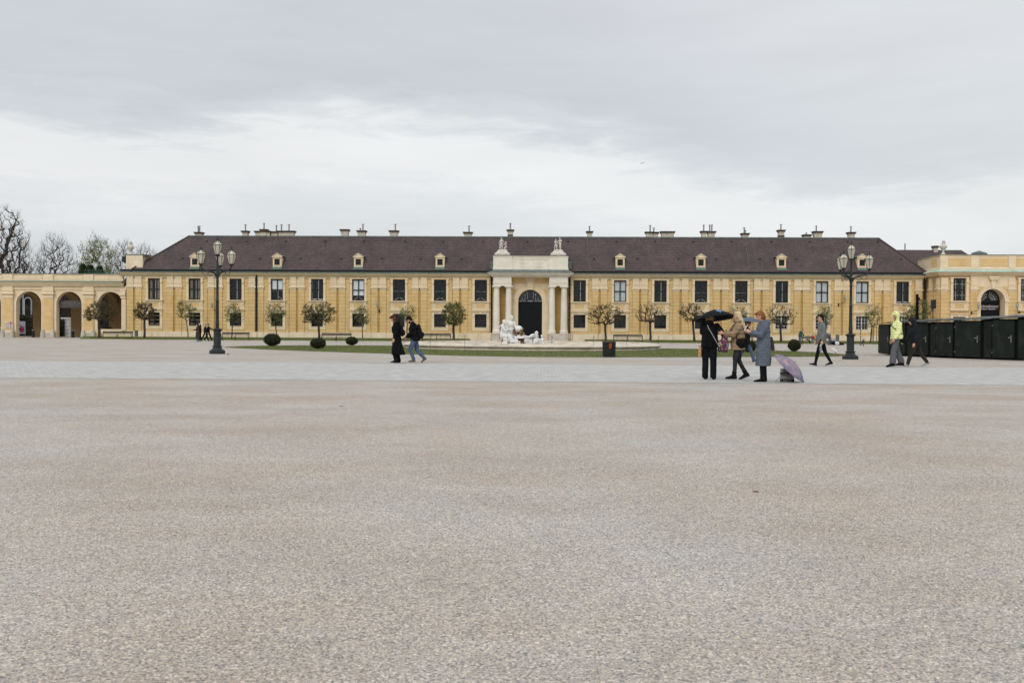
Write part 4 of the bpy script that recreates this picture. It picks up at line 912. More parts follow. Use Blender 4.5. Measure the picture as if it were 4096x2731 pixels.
for s2 in (-1, 1): a, c = sorted((xd+s2*rd, xd+s2*(rd+.45))); b.box(a, c, QY-.22, QY-.02, zds-.15, zds)
b.exty([(xd-.15, zds+rd), (xd+.15, zds+rd), (xd+.25, zq_c0-.5), (xd-.25, zq_c0-.5)], QY-.3, QY-.02); b.box(xd-.45, xd+.45, QY-.4, QY-.02, zq_c0-.45, zq_c0-.25); b.box(xd-.55, xd+.55, QY-.45, QY-.02, zq_c0-.25, zq_c0-.05)
for s2 in (-1, 1): x_ = xd+s2*.15; b.lathe([(.10, zq_c0-.62), (.12, zq_c0-.55), (.05, zq_c0-.45)], 8, (x_, QY-.3))
b.mi = 1
for s2 in (-1, 1): b.exty([(xd+s2*(rd+.5), zds+rd*.45), (xd+s2*(rd+.5), zds+rd+.25), (xd+s2*.8, zds+rd+.25), (xd+s2*(rd*.85), zds+rd*.75)], QY-.06, QY-.02)
b.build('entrance_wall', [M['cream'], M['yellow']], pav)
qp = pilaster_mesh()
for x in ((QX(3881)+QX(3910))/2, (QX(4031)+QX(4059))/2, QX(3776)): link('pilaster', qp, pav, (x, QY, 0))
o = link('pilaster', qp, pav, (xq0, QY+.5, 0), -PI/2); o = link('pilaster', qp, pav, (xq0, QY+2.6, 0), -PI/2)
b = MB(); b.box(xq0-.12, xa, QY-.12, QY+.02, 0, ZP); b.box(xb, xq1, QY-.12, QY+.02, 0, ZP); b.box(xq0-.12, xq0+.02, QY+.02, QY+3.9, 0, ZP); b.build('plinth', M['plinth'], pav)
qs = MB(); s_u = us
for x in xw:
    o = link('window', us, pav, (x, QY, (zu0-ZUs))); o.scale = (1, 1, 1); 
    link('frame', frame_mesh(ZUs, ZUt, HW), o); link('pane', up, o); link('interior', ur, o); link('inner_frame', grid_mesh(ZUs, ZUt, HW, 2, 4, .175), o)
    o = link('window', ls_, pav, (x, QY, -.06)); link('frame', lgrid, o); link('pane', lp_, o); link('interior', lr, o)
cst = [(0, 0), (.12, .02), (.16, .12), (.36, .18), (.42, .3), (.56, .36), (.66, zq_c1-zq_c0)]
def qring(o_, z): return [(xq0-o_, QY-o_, z), (xq1, QY-o_, z), (xq1, D+.0, z), (xq0-o_, D+.0, z)]
b = MB(); b.rings([qring(o_+.02, zq_c0+z) for o_, z in cst]); b.build('cornice', M['cream'], pav)
b = MB(); b.rings([qring(.70, zq_c1+.004), qring(.70, zq_c1+.03), qring(.12, zq_p0+.02)]); b.build('copper_eaves', M['copper_pale'], pav)
b = MB()
def qpar(o_, z): return [(xq0+.05-o_, QY+.05-o_, z), (xq1, QY+.05-o_, z), (xq1, D+3, z), (xq0+.05-o_, D+3, z)]
b.rings([qpar(.08, zq_p0+.01), qpar(.08, zq_p0+.2), qpar(0, zq_p0+.25), qpar(0, zq_p1-.15), qpar(.06, zq_p1-.15), qpar(.1, zq_p1-.03)])
for a, c in ((3759, 3790), (3882, 3915), (4032, 4061)): b.box(QX(a)-.0, QX(c), QY-.04, QY+.06, zq_p0+.2, zq_p1-.15)
b.mi = 1
for a, c in ((3791, 3880), (3916, 4030), (4062, 4150)): b.box(QX(a)+.0, QX(c), QY+.005, QY+.06, QZ(1064), QZ(1032))
b.box(xq0+.02, xq0+.06, QY+1.0, QY+2.9, QZ(1064), QZ(1032))
b.mi = 2; b.rings([qpar(.14, zq_p1-.03), qpar(.14, zq_p1+.03)])
b.build('parapet', [M['cream'], M['yellow'], M['lead']], pav)
# entrance door, fanlight, sign
yd = QY+1.18; b = MB(); b.box(xd-rd, xd+rd, yd, yd+.1, 0, zds)
for k in range(12):
    for s2 in (-1, 1): b.poly([(xd+s2*.05, yd-.01, .3+k*.3), (xd+s2*rd*.95, yd-.01, .7+k*.3), (xd+s2*rd*.95, yd-.01, .74+k*.3), (xd+s2*.05, yd-.01, .34+k*.3)])
b.build('door', M['doorm'], pav)
arc = [(xd-rd*math.cos(PI*k/20), zds+rd*math.sin(PI*k/20)) for k in range(21)]
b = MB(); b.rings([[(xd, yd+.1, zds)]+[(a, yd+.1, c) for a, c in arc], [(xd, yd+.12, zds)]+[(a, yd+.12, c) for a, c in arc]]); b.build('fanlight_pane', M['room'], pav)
b = MB()
for k in range(1, 14):
    if k == 7: continue
    a = PI*k/14; b.tube([(xd-rd*.3*math.cos(a), yd+.06, zds+rd*.3*math.sin(a)), (xd-rd*.9*math.cos(a), yd+.06, zds+rd*.9*math.sin(a))], .028, 4)
b.arch_ring(xd, rd*.60, rd*.63, zds, yd+.03, yd+.09, 20); b.build('fanlight_bars', M['whitebar'], pav)
b = MB(); b.arch_ring(xd, rd*.9, rd, zds, yd, yd+.09, 20); b.arch_ring(xd, rd*.2, rd*.28, zds, yd, yd+.09, 14); b.box(xd-.09, xd+.09, yd, yd+.09, zds, zds+rd); b.box(xd-rd, xd+rd, yd-.03, yd+.1, zds-.05, zds+.1); b.build('fanlight_frame', M['black'], pav)
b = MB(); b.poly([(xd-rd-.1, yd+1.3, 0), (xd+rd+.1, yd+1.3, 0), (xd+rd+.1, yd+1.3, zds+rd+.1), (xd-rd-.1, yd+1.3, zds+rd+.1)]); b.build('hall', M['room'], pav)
ysg = yd-.12; sgz = (P(3960, 1219, ysg).z+P(3960, 1240, ysg).z)/2; sgh = P(3960, 1219, ysg).z-P(3960, 1240, ysg).z
st = thing('entrance_sign', 'dark brown sign lettered Schlosstheater Palace Theatre across the arched entrance', 'sign', (xd, ysg, sgz)); b = MB(); b.box(-rd+.02, rd-.02, 0, .05, -sgh/2, sgh/2); b.build('board', mat('sign_brown', (.028, .012, .010), .5, .05), st)
text_on('Schlosstheater', .40, M['white'], st, (0, -.02, .12)); text_on('Palace Theatre', .28, M['white'], st, (0, -.02, -.18))

# ------------------------------------------------------------------ building behind on the right
rb = thing('rear_building', 'brown tiled roof of a rear building rising behind the right pavilion', 'building', (0, 0, 0)); YB = D+22
q0, q1, q2 = P(3560, 1000, YB).x, P(3845, 999, YB).x, P(3915, 1040, YB).x; zr_, ze_ = P(3700, 1000, YB).z, P(3700, 1000, YB).z-5
b = MB(); b.rings([[(q0-8, YB-6, ze_), (q2+2, YB-6, ze_), (q2+2, YB+6, ze_), (q0-8, YB+6, ze_)], [(q0-2, YB-.05, zr_), (q1, YB-.05, zr_), (q1, YB+.05, zr_), (q0-2, YB+.05, zr_)]]); b.build('roof', M['roof'], rb)
b = MB(); b.box(q0-7, q2+1, YB-5, YB+5, 0, ze_); b.build('wall', M['yellow'], rb)
b = MB(); xx = P(3739, 990, YB).x; b.box(xx-.28, xx+.28, YB-.5, YB+.3, zr_-1.5, P(3739, 992, YB).z); b.mi = 1; b.box(xx-.36, xx+.36, YB-.6, YB+.4, P(3739, 992, YB).z, P(3739, 984, YB).z); b.build('chimney', [M['chim'], M['chimcap']], rb)
b = MB(); xx = P(3620, 990, YB).x; b.tube([(xx, YB, zr_-1), (xx, YB, P(3620, 974, YB).z)], .09, 8); b.build('flue_pipe', M['steel'], rb)
b = MB(); xx = P(3880, 1010, YB).x; b.lathe([(1.15, zr_-3), (1.1, P(3880, 1016, YB).z-.1), (.05, P(3880, 1009, YB).z)], 4, (xx, YB-3)); b.build('skylight_cap', M['lead'], rb)

# ------------------------------------------------------------------ stone urns
def urn(loc, h, label):
    t = thing('stone_urn', label, 'urn', loc, group='stone urns on the parapets'); u = h/2.2; rnd = random.Random(5); b = MB()
    b.lathe([(.36*u, 0), (.36*u, .12*u), (.27*u, .16*u), (.16*u, .35*u), (.15*u, .5*u), (.24*u, .62*u), (.20*u, .68*u), (.30*u, .80*u), (.46*u, 1.0*u), (.52*u, 1.22*u), (.44*u, 1.42*u), (.28*u, 1.55*u), (.24*u, 1.62*u), (.30*u, 1.66*u), (.22*u, 1.72*u)], 16)
    b.build('vase', M['attic_stone'], t, True); b = MB()
    for k in range(16): a = k*2*PI/16; b.ell((.46*u*math.cos(a), .46*u*math.sin(a), (1.2+.08*math.sin(k*2.4))*u), (.11*u, .11*u, .15*u), n=6, m=5)
    for k in range(26): a = rnd.uniform(0, 2*PI); rr = rnd.uniform(0, .24)*u; b.ell((rr*math.cos(a), rr*math.sin(a), rnd.uniform(1.75, 2.1)*u), (.09*u, .09*u, .10*u), n=6, m=5)
    b.build('flower_bunch', M['attic_stone'], t, True)
urn((P(523, 1000, D+.7).x, D+.7, BLK[2]), P(523, 964, D+.7).z-BLK[2], 'grey stone flower urn on the corner block left of the roof')
urn((P(3773, 1000, QY+.6).x, QY+.6, zq_p1+.03), P(3773, 961, QY+.6).z-zq_p1, 'grey stone flower urn on the parapet of the theatre pavilion')
fl = thing('floodlight', 'small grey floodlight cluster beside the corner block on the arcade roof', 'floodlight', (P(500, 1060, D+1).x, D+1, zpar1)); b = MB(); b.tube([(0, 0, 0), (0, 0, 1.9)], .05, 6); b.build('pole', M['greymetal'], fl); b = MB(); b.box(-.2, .2, -.15, .1, 1.0, 1.35); b.build('lamp', M['white'], fl); b = MB(); b.box(-.3, .3, -.15, .1, 1.5, 2.2); b.build('lamp', M['black'], fl)
# roof terrace railing + thuja tubs
rl = thing('terrace_railing', 'green metal railing on the flat roof of the arcade', 'railing', (0, 0, 0)); Yr = D+4
b = MB(); x0_, x1_ = P(338, 1085, Yr).x, P(470, 1085, Yr).x; z0_ = AZT+.9; z2 = P(400, 1081, Yr).z
for k in range(9): xx = x0_+(x1_-x0_)*k/8; b.tube([(xx, Yr, z0_), (xx, Yr, z2)], .03, 5)
for z in (z2, z2-.3, z2-.6): b.tube([(x0_, Yr, z), (x1_, Yr, z)], .03, 5)
b.build('rail', mat('green_rail', (.03, .11, .085), .5), rl)
for k, (px, py, lab) in enumerate(((331, 1058, 'leftmost of the three dark thuja bushes on the arcade roof'), (361, 1060, 'middle one of the three dark thuja bushes on the arcade roof'), (399, 1065, 'rightmost of the three dark thuja bushes on the arcade roof'))):
    rnd = random.Random(k); Y = D+6; x, zt = P(px, py, Y).x, P(px, py, Y).z; t = thing('thuja_bush', lab, 'bush', (x, Y, AZT+.2), group='thuja bushes on the arcade roof'); h = zt-AZT-.2; b = MB()
    for _ in range(1500):
        a = rnd.uniform(0, 2*PI); z = rnd.uniform(.1, 1)*h; rr = (.62+.12*math.sin(a*5+z*3))*(1-(z/h)**5*.6)*rnd.uniform(.7, 1.05); c = Vector((rr*math.cos(a), rr*math.sin(a), z)); u = Vector((math.cos(a)*.05, math.sin(a)*.05, .12)); v_ = Vector((-math.sin(a), math.cos(a), 0))*.06; b.poly([c-u, c+v_, c+u, c-v_])
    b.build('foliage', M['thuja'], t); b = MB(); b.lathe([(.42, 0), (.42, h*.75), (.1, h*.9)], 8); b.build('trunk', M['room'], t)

# ------------------------------------------------------------------ trees
def grow(rnd, targets, root, jitter, seg=.3, kink=0.0):
    nodes = [Vector(q) for q in root]; par = [i-1 for i in range(len(root))]
    targets = sorted(targets, key=lambda q: (q-nodes[-1]).length)
    tips = []
    for t in targets:
        best, bd = None, 1e9
        for i in range(len(root)-1, len(nodes)):
            dv = t-nodes[i]; dd = dv.length
            pen = dd*(1.0+.5*(dv.z < 0))+.33*(nodes[i]-nodes[len(root)-1]).length
            if pen < bd: bd, best = pen, i
        dd = (t-nodes[best]).length; n = max(1, int(dd/seg)); cur = best; a = nodes[best]
        for k in range(1, n+1):
            q = a.lerp(t, k/n)
            if k < n: q += Vector((rnd.gauss(0, jitter), rnd.gauss(0, jitter), rnd.gauss(0, jitter)+kink*math.sin(PI*k/n)))*min(1, dd)
            nodes.append(q); par.append(cur); cur = len(nodes)-1
        tips.append(cur)
    cnt = [0]*len(nodes)
    for t in tips:
        i = t
        while i >= 0: cnt[i] += 1; i = par[i]
    return nodes, par, cnt, tips
def tree_mesh(seed, h0, cz, rx, rz, n, rt, trunk_r, leaf_n, leaf_s, leafm, barkm, exp=.48, lower=-.5, jitter=.10, droop=0, tilt=0, shell=.35, seg=.3, thick=.028, flat=0.6, lsp=.16, sides=5, up=.5, twig=None):
    rnd = random.Random(seed); T = []
    while len(T) < n:
        v_ = Vector((rnd.uniform(-1, 1), rnd.uniform(-1, 1), rnd.uniform(-1, 1)))
        if v_.length > 1 or v_.z < lower or v_.length < shell*rnd.random()*2: continue
        lump = 1+.13*noise.noise(v_.normalized()*2.2+Vector((seed, 0, 0)))*2
        T.append(Vector((v_.x*rx*lump, v_.y*rx*.85*lump, cz+v_.z*rz*lump-droop*(v_.x**2+v_.y**2))))
    root = [(0, 0, 0), (.02+tilt*.25, .01, h0*.3), (-.02+tilt*.6, .02, h0*.65), (tilt, 0, h0)]
    T = [q+Vector((tilt*1.6, 0, 0)) for q in T]
    nodes, par, cnt, tips = grow(rnd, T, root, jitter, seg)
    tot = max(cnt); b1, b2 = MB(), MB()
    rad = [max(rt, trunk_r*(c/tot)**exp) for c in cnt]
    for i in range(len(root)): rad[i] = trunk_r*(1.25 if i == 0 else 1.0)
    for i in range(1, len(nodes)):
        p_ = par[i]; rp = min(rad[p_], rad[i]*1.5) if i >= len(root) else rad[p_]
        b = b1 if rad[i] > thick else b2
        b.tube([nodes[p_], nodes[i]], [rp, rad[i]], 10 if i < len(root) else (sides if rad[i] > thick else 3), cap=False)
    if twig:
        c0_ = Vector((tilt*1.6, 0, h0))
        for i in tips:
            q = nodes[i]; out = (q-c0_).normalized(); base = (q-nodes[par[i]]).normalized()
            for _ in range(twig[0]):
                dv = (out*.8+base*.5+Vector((rnd.gauss(0, .45), rnd.gauss(0, .45), rnd.gauss(.12, .4)))).normalized(); ln = twig[1]*rnd.uniform(.5, 1.2); m_ = q+dv*ln*.55+Vector((rnd.gauss(0, .05), rnd.gauss(0, .05), .0))*ln
                b2.tube([q, m_, m_+(dv+Vector((rnd.gauss(0, .2), rnd.gauss(0, .2), rnd.gauss(.1, .2)))).normalized()*ln*.45], [twig[2], twig[2]*.8, twig[2]*.4], 3, cap=False)
    if leaf_n:
        b2.mi = 1; outer = [i for i in range(len(root), len(nodes)) if rad[i] <= thick*1.6]
        for _ in range(leaf_n):
            c = nodes[rnd.choice(outer)]+Vector((rnd.gauss(0, lsp), rnd.gauss(0, lsp), rnd.gauss(0, lsp*.8)+.02)); u = Vector((rnd.gauss(0, 1), rnd.gauss(0, 1), rnd.gauss(0, 1))).normalized()*leaf_s*rnd.uniform(.5, 1.2); v_ = u.orthogonal().normalized()*leaf_s*flat*rnd.uniform(.6, 1)
            b2.poly([c-u, c+v_, c+u, c-v_])
    else: b2.mi = 0
    m1, m2 = b1.mesh('trunk', barkm), b2.mesh('crown', [barkm, leafm])
    m1.polygons.foreach_set('use_smooth', [True]*len(m1.polygons))
    return m1, m2
def tree(name, label, cat, loc, meshes, group, scale=None, rotz=0):
    t = thing(name, label, cat, loc, rotz, group, scale); link('trunk', meshes[0], t); link('crown', meshes[1], t); return t
# pollards:  base px, crown x0,x1,y0(top),y1(bottom)
pol = [(397, 338, 455, 1210, 1285, 'dark pollarded tree in front of the third arcade arch', 150, 2600),
       (578, 541, 616, 1211, 1276, 'small round pollarded tree before the first left window of the palace', 110, 1900),
       (1277, 1211, 1331, 1215, 1292, 'broad dark pollarded tree behind the ball shrub nearest the left bench', 170, 3000),
       (1815, 1770, 1861, 1213, 1299, 'dense globe-shaped tree left of the portal', 210, 3600),
       (2423.5, 2353, 2482, 1219, 1299, 'wide pollarded tree right of the portal behind the dark basket bin', 160, 1900),
       (2602.6, 2543, 2653, 1217, 1291, 'gnarled open pollarded tree behind the right end of the fountain', 110, 700),
       (2778, 2715, 2810, 1218, 1286, 'gnarled pollarded tree partly hidden by the black umbrella', 120, 900),
       (3124.7, 3063, 3175, 1222, 1299, 'gnarled bare pollarded tree behind the small ball shrub on the right', 110, 450)]
gT = 'pollarded trees along the palace facade'
for k, (px, x0, x1, y0, y1, lab, n, ln) in enumerate(pol):
    Y = 112; x = FX(px, Y); rx = (P(x1, 1250, Y).x-P(x0, 1250, Y).x)/2; zt, zb = P(px, y0, Y).z, P(px, y1, Y).z; cx = (P(x1, 1250, Y).x+P(x0, 1250, Y).x)/2-x
    op = ln < 1000; tw = (3, .22, .010)
    m_ = tree_mesh(20+k, zb-.10, zb+(zt-zb)*.40, rx*1.13, (zt-zb)*.64, int(n*1.5), .014, .125 if k else .15, ln, .075, M['leaf_d'] if k != 3 else M['leaf_g'], M['bark'], exp=.42 if op else .46, lower=-.62, jitter=.11, tilt=cx*.35, shell=.62, seg=.22, lsp=.10, twig=tw)
    tree('pollarded_tree', lab, 'tree', (x, Y, .08), m_, gT)
sap = [(753, 705, 775, 1210, 1286, 'leaning sapling in front of the second left window', -.35, 1300), (926.6, 901, 970, 1221, 1291, 'thin sapling behind the bench just right of the left lamp post', 0, 900), (1108, 1057, 1137, 1221, 1299, 'sapling rising behind the largest ball shrub', 0, 1500),
       (1450, 1421, 1479, 1229, 1299, 'slender sapling right of the wall lantern and small shrub', 0, 1100), (1627, 1602, 1663, 1229, 1291, 'sapling between the two walkers with backpacks', 0, 900), (2944, 2915, 2990, 1228, 1292, 'leafy sapling behind the blonde woman in the beige jacket', 0, 1000),
       (3304, 3270, 3330, 1233, 1308, 'sapling right behind the man in the grey sweater', 0, 1300), (3482, 3462, 3531, 1220, 1305, 'young tree held between wooden stakes right of the right lamp post', 0, 1200)]
for k, (px, x0, x1, y0, y1, lab, tl, ln) in enumerate(sap):
    Y = 111; x = FX(px, Y); rx = (P(x1, 1250, Y).x-P(x0, 1250, Y).x)/2; zt, zb = P(px, y0, Y).z, P(px, y1, Y).z; cx = (P(x1, 1250, Y).x+P(x0, 1250, Y).x)/2-x
    m_ = tree_mesh(60+k, zb-.05, zb+(zt-zb)*.5, rx*1.1, (zt-zb)*.6, 85, .010, .06, ln, .072, M['leaf_g'], M['bark2'] if k in (0, 3) else M['bark'], lower=-.8, jitter=.09, tilt=cx*.5, shell=.2, seg=.3, thick=.02, lsp=.13)
    t = tree('sapling', lab, 'tree', (x, Y, .08), m_, 'saplings along the palace facade')
    if k == 7:
        for dx, dy in ((-1.1, .2), (.15, -.2), (.45, .2), (.75, -.1)):
            b = MB(); b.tube([(dx*.9, dy, 0), (dx*.9, dy, 1.85)], .04, 6); b.build('stake', M['bark2'], t)
        b = MB(); b.box(-1.02, .72, -.03, .03, 1.74, 1.84); b.build('cross_bar', M['bark2'], t)
Y = 100; x = FX(3668, Y)
m_ = tree_mesh(91, 1.2, 3.2, 1.45, 1.35, 130, .012, .10, 2000, .09, M['leaf_g'], M['bark'], lower=-.8, shell=.3, jitter=.12, lsp=.14)
tree('bushy_tree', 'multi-stemmed bushy tree behind the dark huts and black post', 'tree', (x, Y, 0), m_, None)
# large trees behind the arcade
big = [(-32, 165, -72, 120, 838, 1140, 'tall bare tree leaning in at the left edge of the photograph', 620, .62, 1.5), (62, 160, 5, 125, 935, 1140, 'bare tree just right of the tallest one at the left edge', 420, .24, 0), (224, 165, 145, 300, 952, 1135, 'broad bare tree with fine twigs above the second arch', 620, .30, 0),
       (390, 158, 305, 470, 957, 1130, 'tree with fresh yellow-green leaves behind the thuja bushes', 480, .26, 0), (492, 170, 455, 540, 975, 1120, 'bare tree behind the stone urn and corner block', 330, .22, 0), (565, 180, 520, 640, 985, 1100, 'low bare tree crown peeping over the left slope of the roof', 300, .22, 0), (128, 190, 70, 180, 1030, 1140, 'small distant bare tree low between two larger ones', 260, .2, 0)]
for k, (px, Y, x0, x1, y0, y1, lab, n, tr, tl) in enumerate(big):
    x = P(px, 1100, Y).x; rx = (P(x1, 1250, Y).x-P(x0, 1250, Y).x)/2; zt = P(px, y0, Y).z; zb = P(px, y1, Y).z; cx = (P(x1, 1250, Y).x+P(x0, 1250, Y).x)/2-x
    h0 = zb-1.5; cz = zb+(zt-zb)*.40; rz = (zt-cz)
    m_ = tree_mesh(120+k, h0, cz, rx*.98, rz*1.06, int(n*.9), .016, tr, 3600 if k == 3 else 0, .12, M['leaf_y'], M['bark'], exp=.50, lower=-.8, jitter=.07, tilt=tl if tl else cx*.3, shell=.4, seg=1.1, thick=.05, lsp=.35, sides=6, twig=(3, 1.1, .0105))
    tree('bare_tree' if k != 3 else 'budding_tree', lab, 'tree', (x, Y, 0), m_, 'large trees behind the arcade')

# ------------------------------------------------------------------ ball shrubs
shr = [(1089, 1056, 1124, 1335, 1386, 'largest clipped ball shrub, on the left part of the lawn'), (1272, 1241, 1303, 1353.6, 1396.5, 'ball shrub nearest the front edge on the left part of the lawn'), (1407, 1383, 1432, 1348, 1382.5, 'smallest low ball shrub left of the walking woman'), (3177, 3152, 3202, 1359, 1407, 'round ball shrub on the right part of the lawn, nearer the man in grey'), (2999, 2972, 3024, 1364, 1411, 'ball shrub half hidden behind the woman in the blue coat')]
for k, (px, x0, x1, y0, y1, lab) in enumerate(shr):
    g = G(px, y1); s_ = S(g); rr = (x1-x0)/2/s_; h = (y1-y0)/s_; rnd = random.Random(k+50)
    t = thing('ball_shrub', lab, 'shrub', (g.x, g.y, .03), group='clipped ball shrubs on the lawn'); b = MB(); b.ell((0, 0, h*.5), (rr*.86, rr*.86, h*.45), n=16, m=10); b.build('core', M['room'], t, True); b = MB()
    for _ in range(4200):
        v_ = Vector((rnd.gauss(0, 1), rnd.gauss(0, 1), rnd.gauss(0, 1))).normalized(); lum = 1+.06*noise.noise(v_*3+Vector((k, 0, 0)))*2
        if v_.z < -.6 and rnd.random() < .5: lum *= .8
        c = Vector((v_.x*rr, v_.y*rr, h*.5+v_.z*h*.5))*1; c = Vector((c.x*lum, c.y*lum, h*.5+(c.z-h*.5)*lum)); c *= 1; c -= v_*abs(rnd.gauss(0, .035)); u = (v_.orthogonal().normalized()*rnd.uniform(-1, 1)+v_.cross(v_.orthogonal()).normalized()*rnd.uniform(-1, 1)+v_*.7).normalized()*.028; q = u.cross(v_)
        if q.length < 1e-4: continue
        q = q.normalized()*.018; b.poly([c-u, c+q, c+u, c-q])
    b.build('foliage', M['box'], t)

# ------------------------------------------------------------------ benches
def bench_parts():
    b = MB()
    for z, y in ((.80, .42), (.66, .38)): b.box(-1.55, 1.55, y-.02, y+.025, z-.055, z+.055)
    back = b.mesh('backrest', M['black']); b = MB()
    for y in (-.02, .09, .20, .31): b.box(-1.55, 1.55, y-.045, y+.045, .44, .475)
    seat = b.mesh('seat', M['black']); b = MB()
    b.tube([(0, .48, 0), (0, .36, .22), (0, .33, .42), (0, .43, .86)], .028, 6); b.tube([(0, -.08, 0), (0, .0, .22), (0, -.06, .42)], .026, 6); b.tube([(0, .0, .2), (0, .17, .27), (0, .36, .2)], .018, 6); b.tube([(0, -.06, .42), (0, .34, .42)], .022, 6)
    leg = b.mesh('frame', M['black']); b = MB(); b.tube([(0, .38, .66), (0, .15, .70), (0, -.05, .66), (0, -.11, .58), (0, -.06, .54), (0, -.02, .60)], .022, 6); b.tube([(0, -.06, .42), (0, -.08, .58)], .02, 6)
    arm = b.mesh('armrest', M['black']); return back, seat, leg, arm
bp_ = bench_parts()
bl = [((405, 527), 1354.6, 'leftmost dark bench, in front of the arcade'), ((884, 994), 1361, 'dark bench partly behind the left lamp post'), ((1283.6, 1403), 1365, 'dark bench beside the broad pollarded tree and smallest shrub'), ((1688, 1803), 1366, 'dark bench behind the man with the backpack'), ((2454, 2571), 1369, 'dark bench just right of the fountain'), ((2893, 3010), 1372, 'dark bench hidden behind the women with phones'), ((3210, 3327), 1378.5, 'dark bench where the small children sit')]
for k, ((x0, x1), y, lab) in enumerate(bl):
    g = G((x0+x1)/2, y+1); s_ = S(g); sc_ = (x1-x0)/s_/3.1; t = thing('bench', lab, 'bench', (g.x, g.y, 0), group='dark double benches along the grass', scale=(sc_, 1, 1.0))
    link('backrest', bp_[0], t); link('seat', bp_[1], t)
    for x in (-1.52, 0, 1.52): link('frame', bp_[2], t, (x, 0, 0))
    for x in (-1.52, 1.52): link('armrest', bp_[3], t, (x, 0, 0))
BENCH7 = G(3268, 1379.5)

# ------------------------------------------------------------------ litter bins
for px, y0, y1, Y, lab in ((545.5, 1323, 1348, 113, 'grey slatted litter bin left of the palace near the arcade bench'), (3351, 1341, 1366, 111, 'grey slatted litter bin beside the children on the right')):
    x = FX(px, Y); t = thing('litter_bin', lab, 'bin', (x, Y, .1), group='grey litter bins at the facade'); b = MB(); b.tube([(0, .1, 0), (0, .1, .9)], .03, 6); b.build('post', M['greymetal'], t)
    b = MB(); b.lathe([(.17, .22), (.17, .86)], 14); b.build('liner', M['black'], t); b = MB()
    for k in range(14): a = 2*PI*k/14; b.X = Matrix.Rotation(a, 4, 'Z'); b.box(.17, .19, -.028, .028, .18, .88)
    b.X = Matrix.Identity(4); b.lathe([(.195, .80), (.195, .84)], 14); b.build('slats', M['greymetal'], t)
g = G(2436, 1428.6); s_ = S(g); t = thing('basket_bin', 'large dark green lattice waste basket with an orange mark in front of the fountain', 'bin', (g.x, g.y, 0)); h, w_ = 62.5/s_, 53/s_/2
b = MB(); b.lathe([(w_*.86, .03), (w_*.93, h-.03)], 20); b.build('liner', M['black'], t, True); b = MB()
for k in range(20):
    for d_ in (-1, 1):
        pts = []
        for q in range(9): f_ = q/8; a = 2*PI*k/20+d_*f_*1.3; rr = w_*(.93+.07*f_); pts.append((rr*math.cos(a), rr*math.sin(a), .03+f_*(h-.06)))
        b.tube(pts, .010, 4)
b.build('lattice', M['bin'], t); b = MB()
for z, r_ in ((.0, w_*.95), (h-.05, w_*1.0)): b.lathe([(r_, z), (r_+.012, z+.02), (r_, z+.05)], 20)
b.build('hoop', M['bin'], t); b = MB(); org = mat('orange_mark', (.55, .12, .02), .5)
for zz in (.50, .42): b.tube([(.04+.05*math.cos(2*PI*k/10), -w_-.012, h*zz/.62+.05*math.sin(2*PI*k/10)) for k in range(11)], .014, 4)
b.tube([(.0, -w_-.012, h*.5), (.09, -w_-.012, h*.93)], .012, 4); b.build('orange_mark', org, t)

# ------------------------------------------------------------------ fountain
fc = G(2128, 1392.5); FY = 68.0; k_ = FY/fc.y; fx = P(2128, 1380, FY).x; RB = 8.55
ft = thing('fountain', 'round stone fountain basin with white marble river figures on brown rocks', 'fountain', (fx, FY, 0), -.03)
b = MB(); zt = .37
prof = [(RB+.04, 0), (RB+.04, .07), (RB-.02, .09), (RB-.05, .115), (RB+.04, .14), (RB+.10, .18), (RB+.11, .225), (RB+.04, .265), (RB-.14, .29), (RB-.34, .33), (RB-.62, .385), (RB-.68, .33), (RB-.70, .05), (RB-.7, .02)]
nseg = 120; rs = [[((r_*(1+.012*math.cos(8*2*PI*k/nseg)))*math.cos(2*PI*k/nseg), (r_*(1+.012*math.cos(8*2*PI*k/nseg)))*math.sin(2*PI*k/nseg), z*1.15) for k in range(nseg)] for r_, z in prof]
b.rings(rs, cap=False)
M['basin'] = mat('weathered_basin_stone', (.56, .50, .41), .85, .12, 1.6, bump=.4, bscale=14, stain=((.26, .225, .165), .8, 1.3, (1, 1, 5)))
M['basinlip'] = mat('basin_lip', (.62, .57, .48), .85, .08, 2)
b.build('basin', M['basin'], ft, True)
for k in range(26):
    a = 2*PI*(k+.3)/26; fl8 = 1+.012*math.cos(8*a); b = MB()
    b.tube([((q[0]*fl8+.001)*math.cos(a), (q[0]*fl8+.001)*math.sin(a), q[1]*1.15+.002) for q in prof[1:11]], .010, 4); b.build('joint', M['pale'], ft)
b = MB(); b.lathe([(RB-.69, .03), (RB-.69, .05)], 60); b.build('basin_floor', M['basestone'], ft)
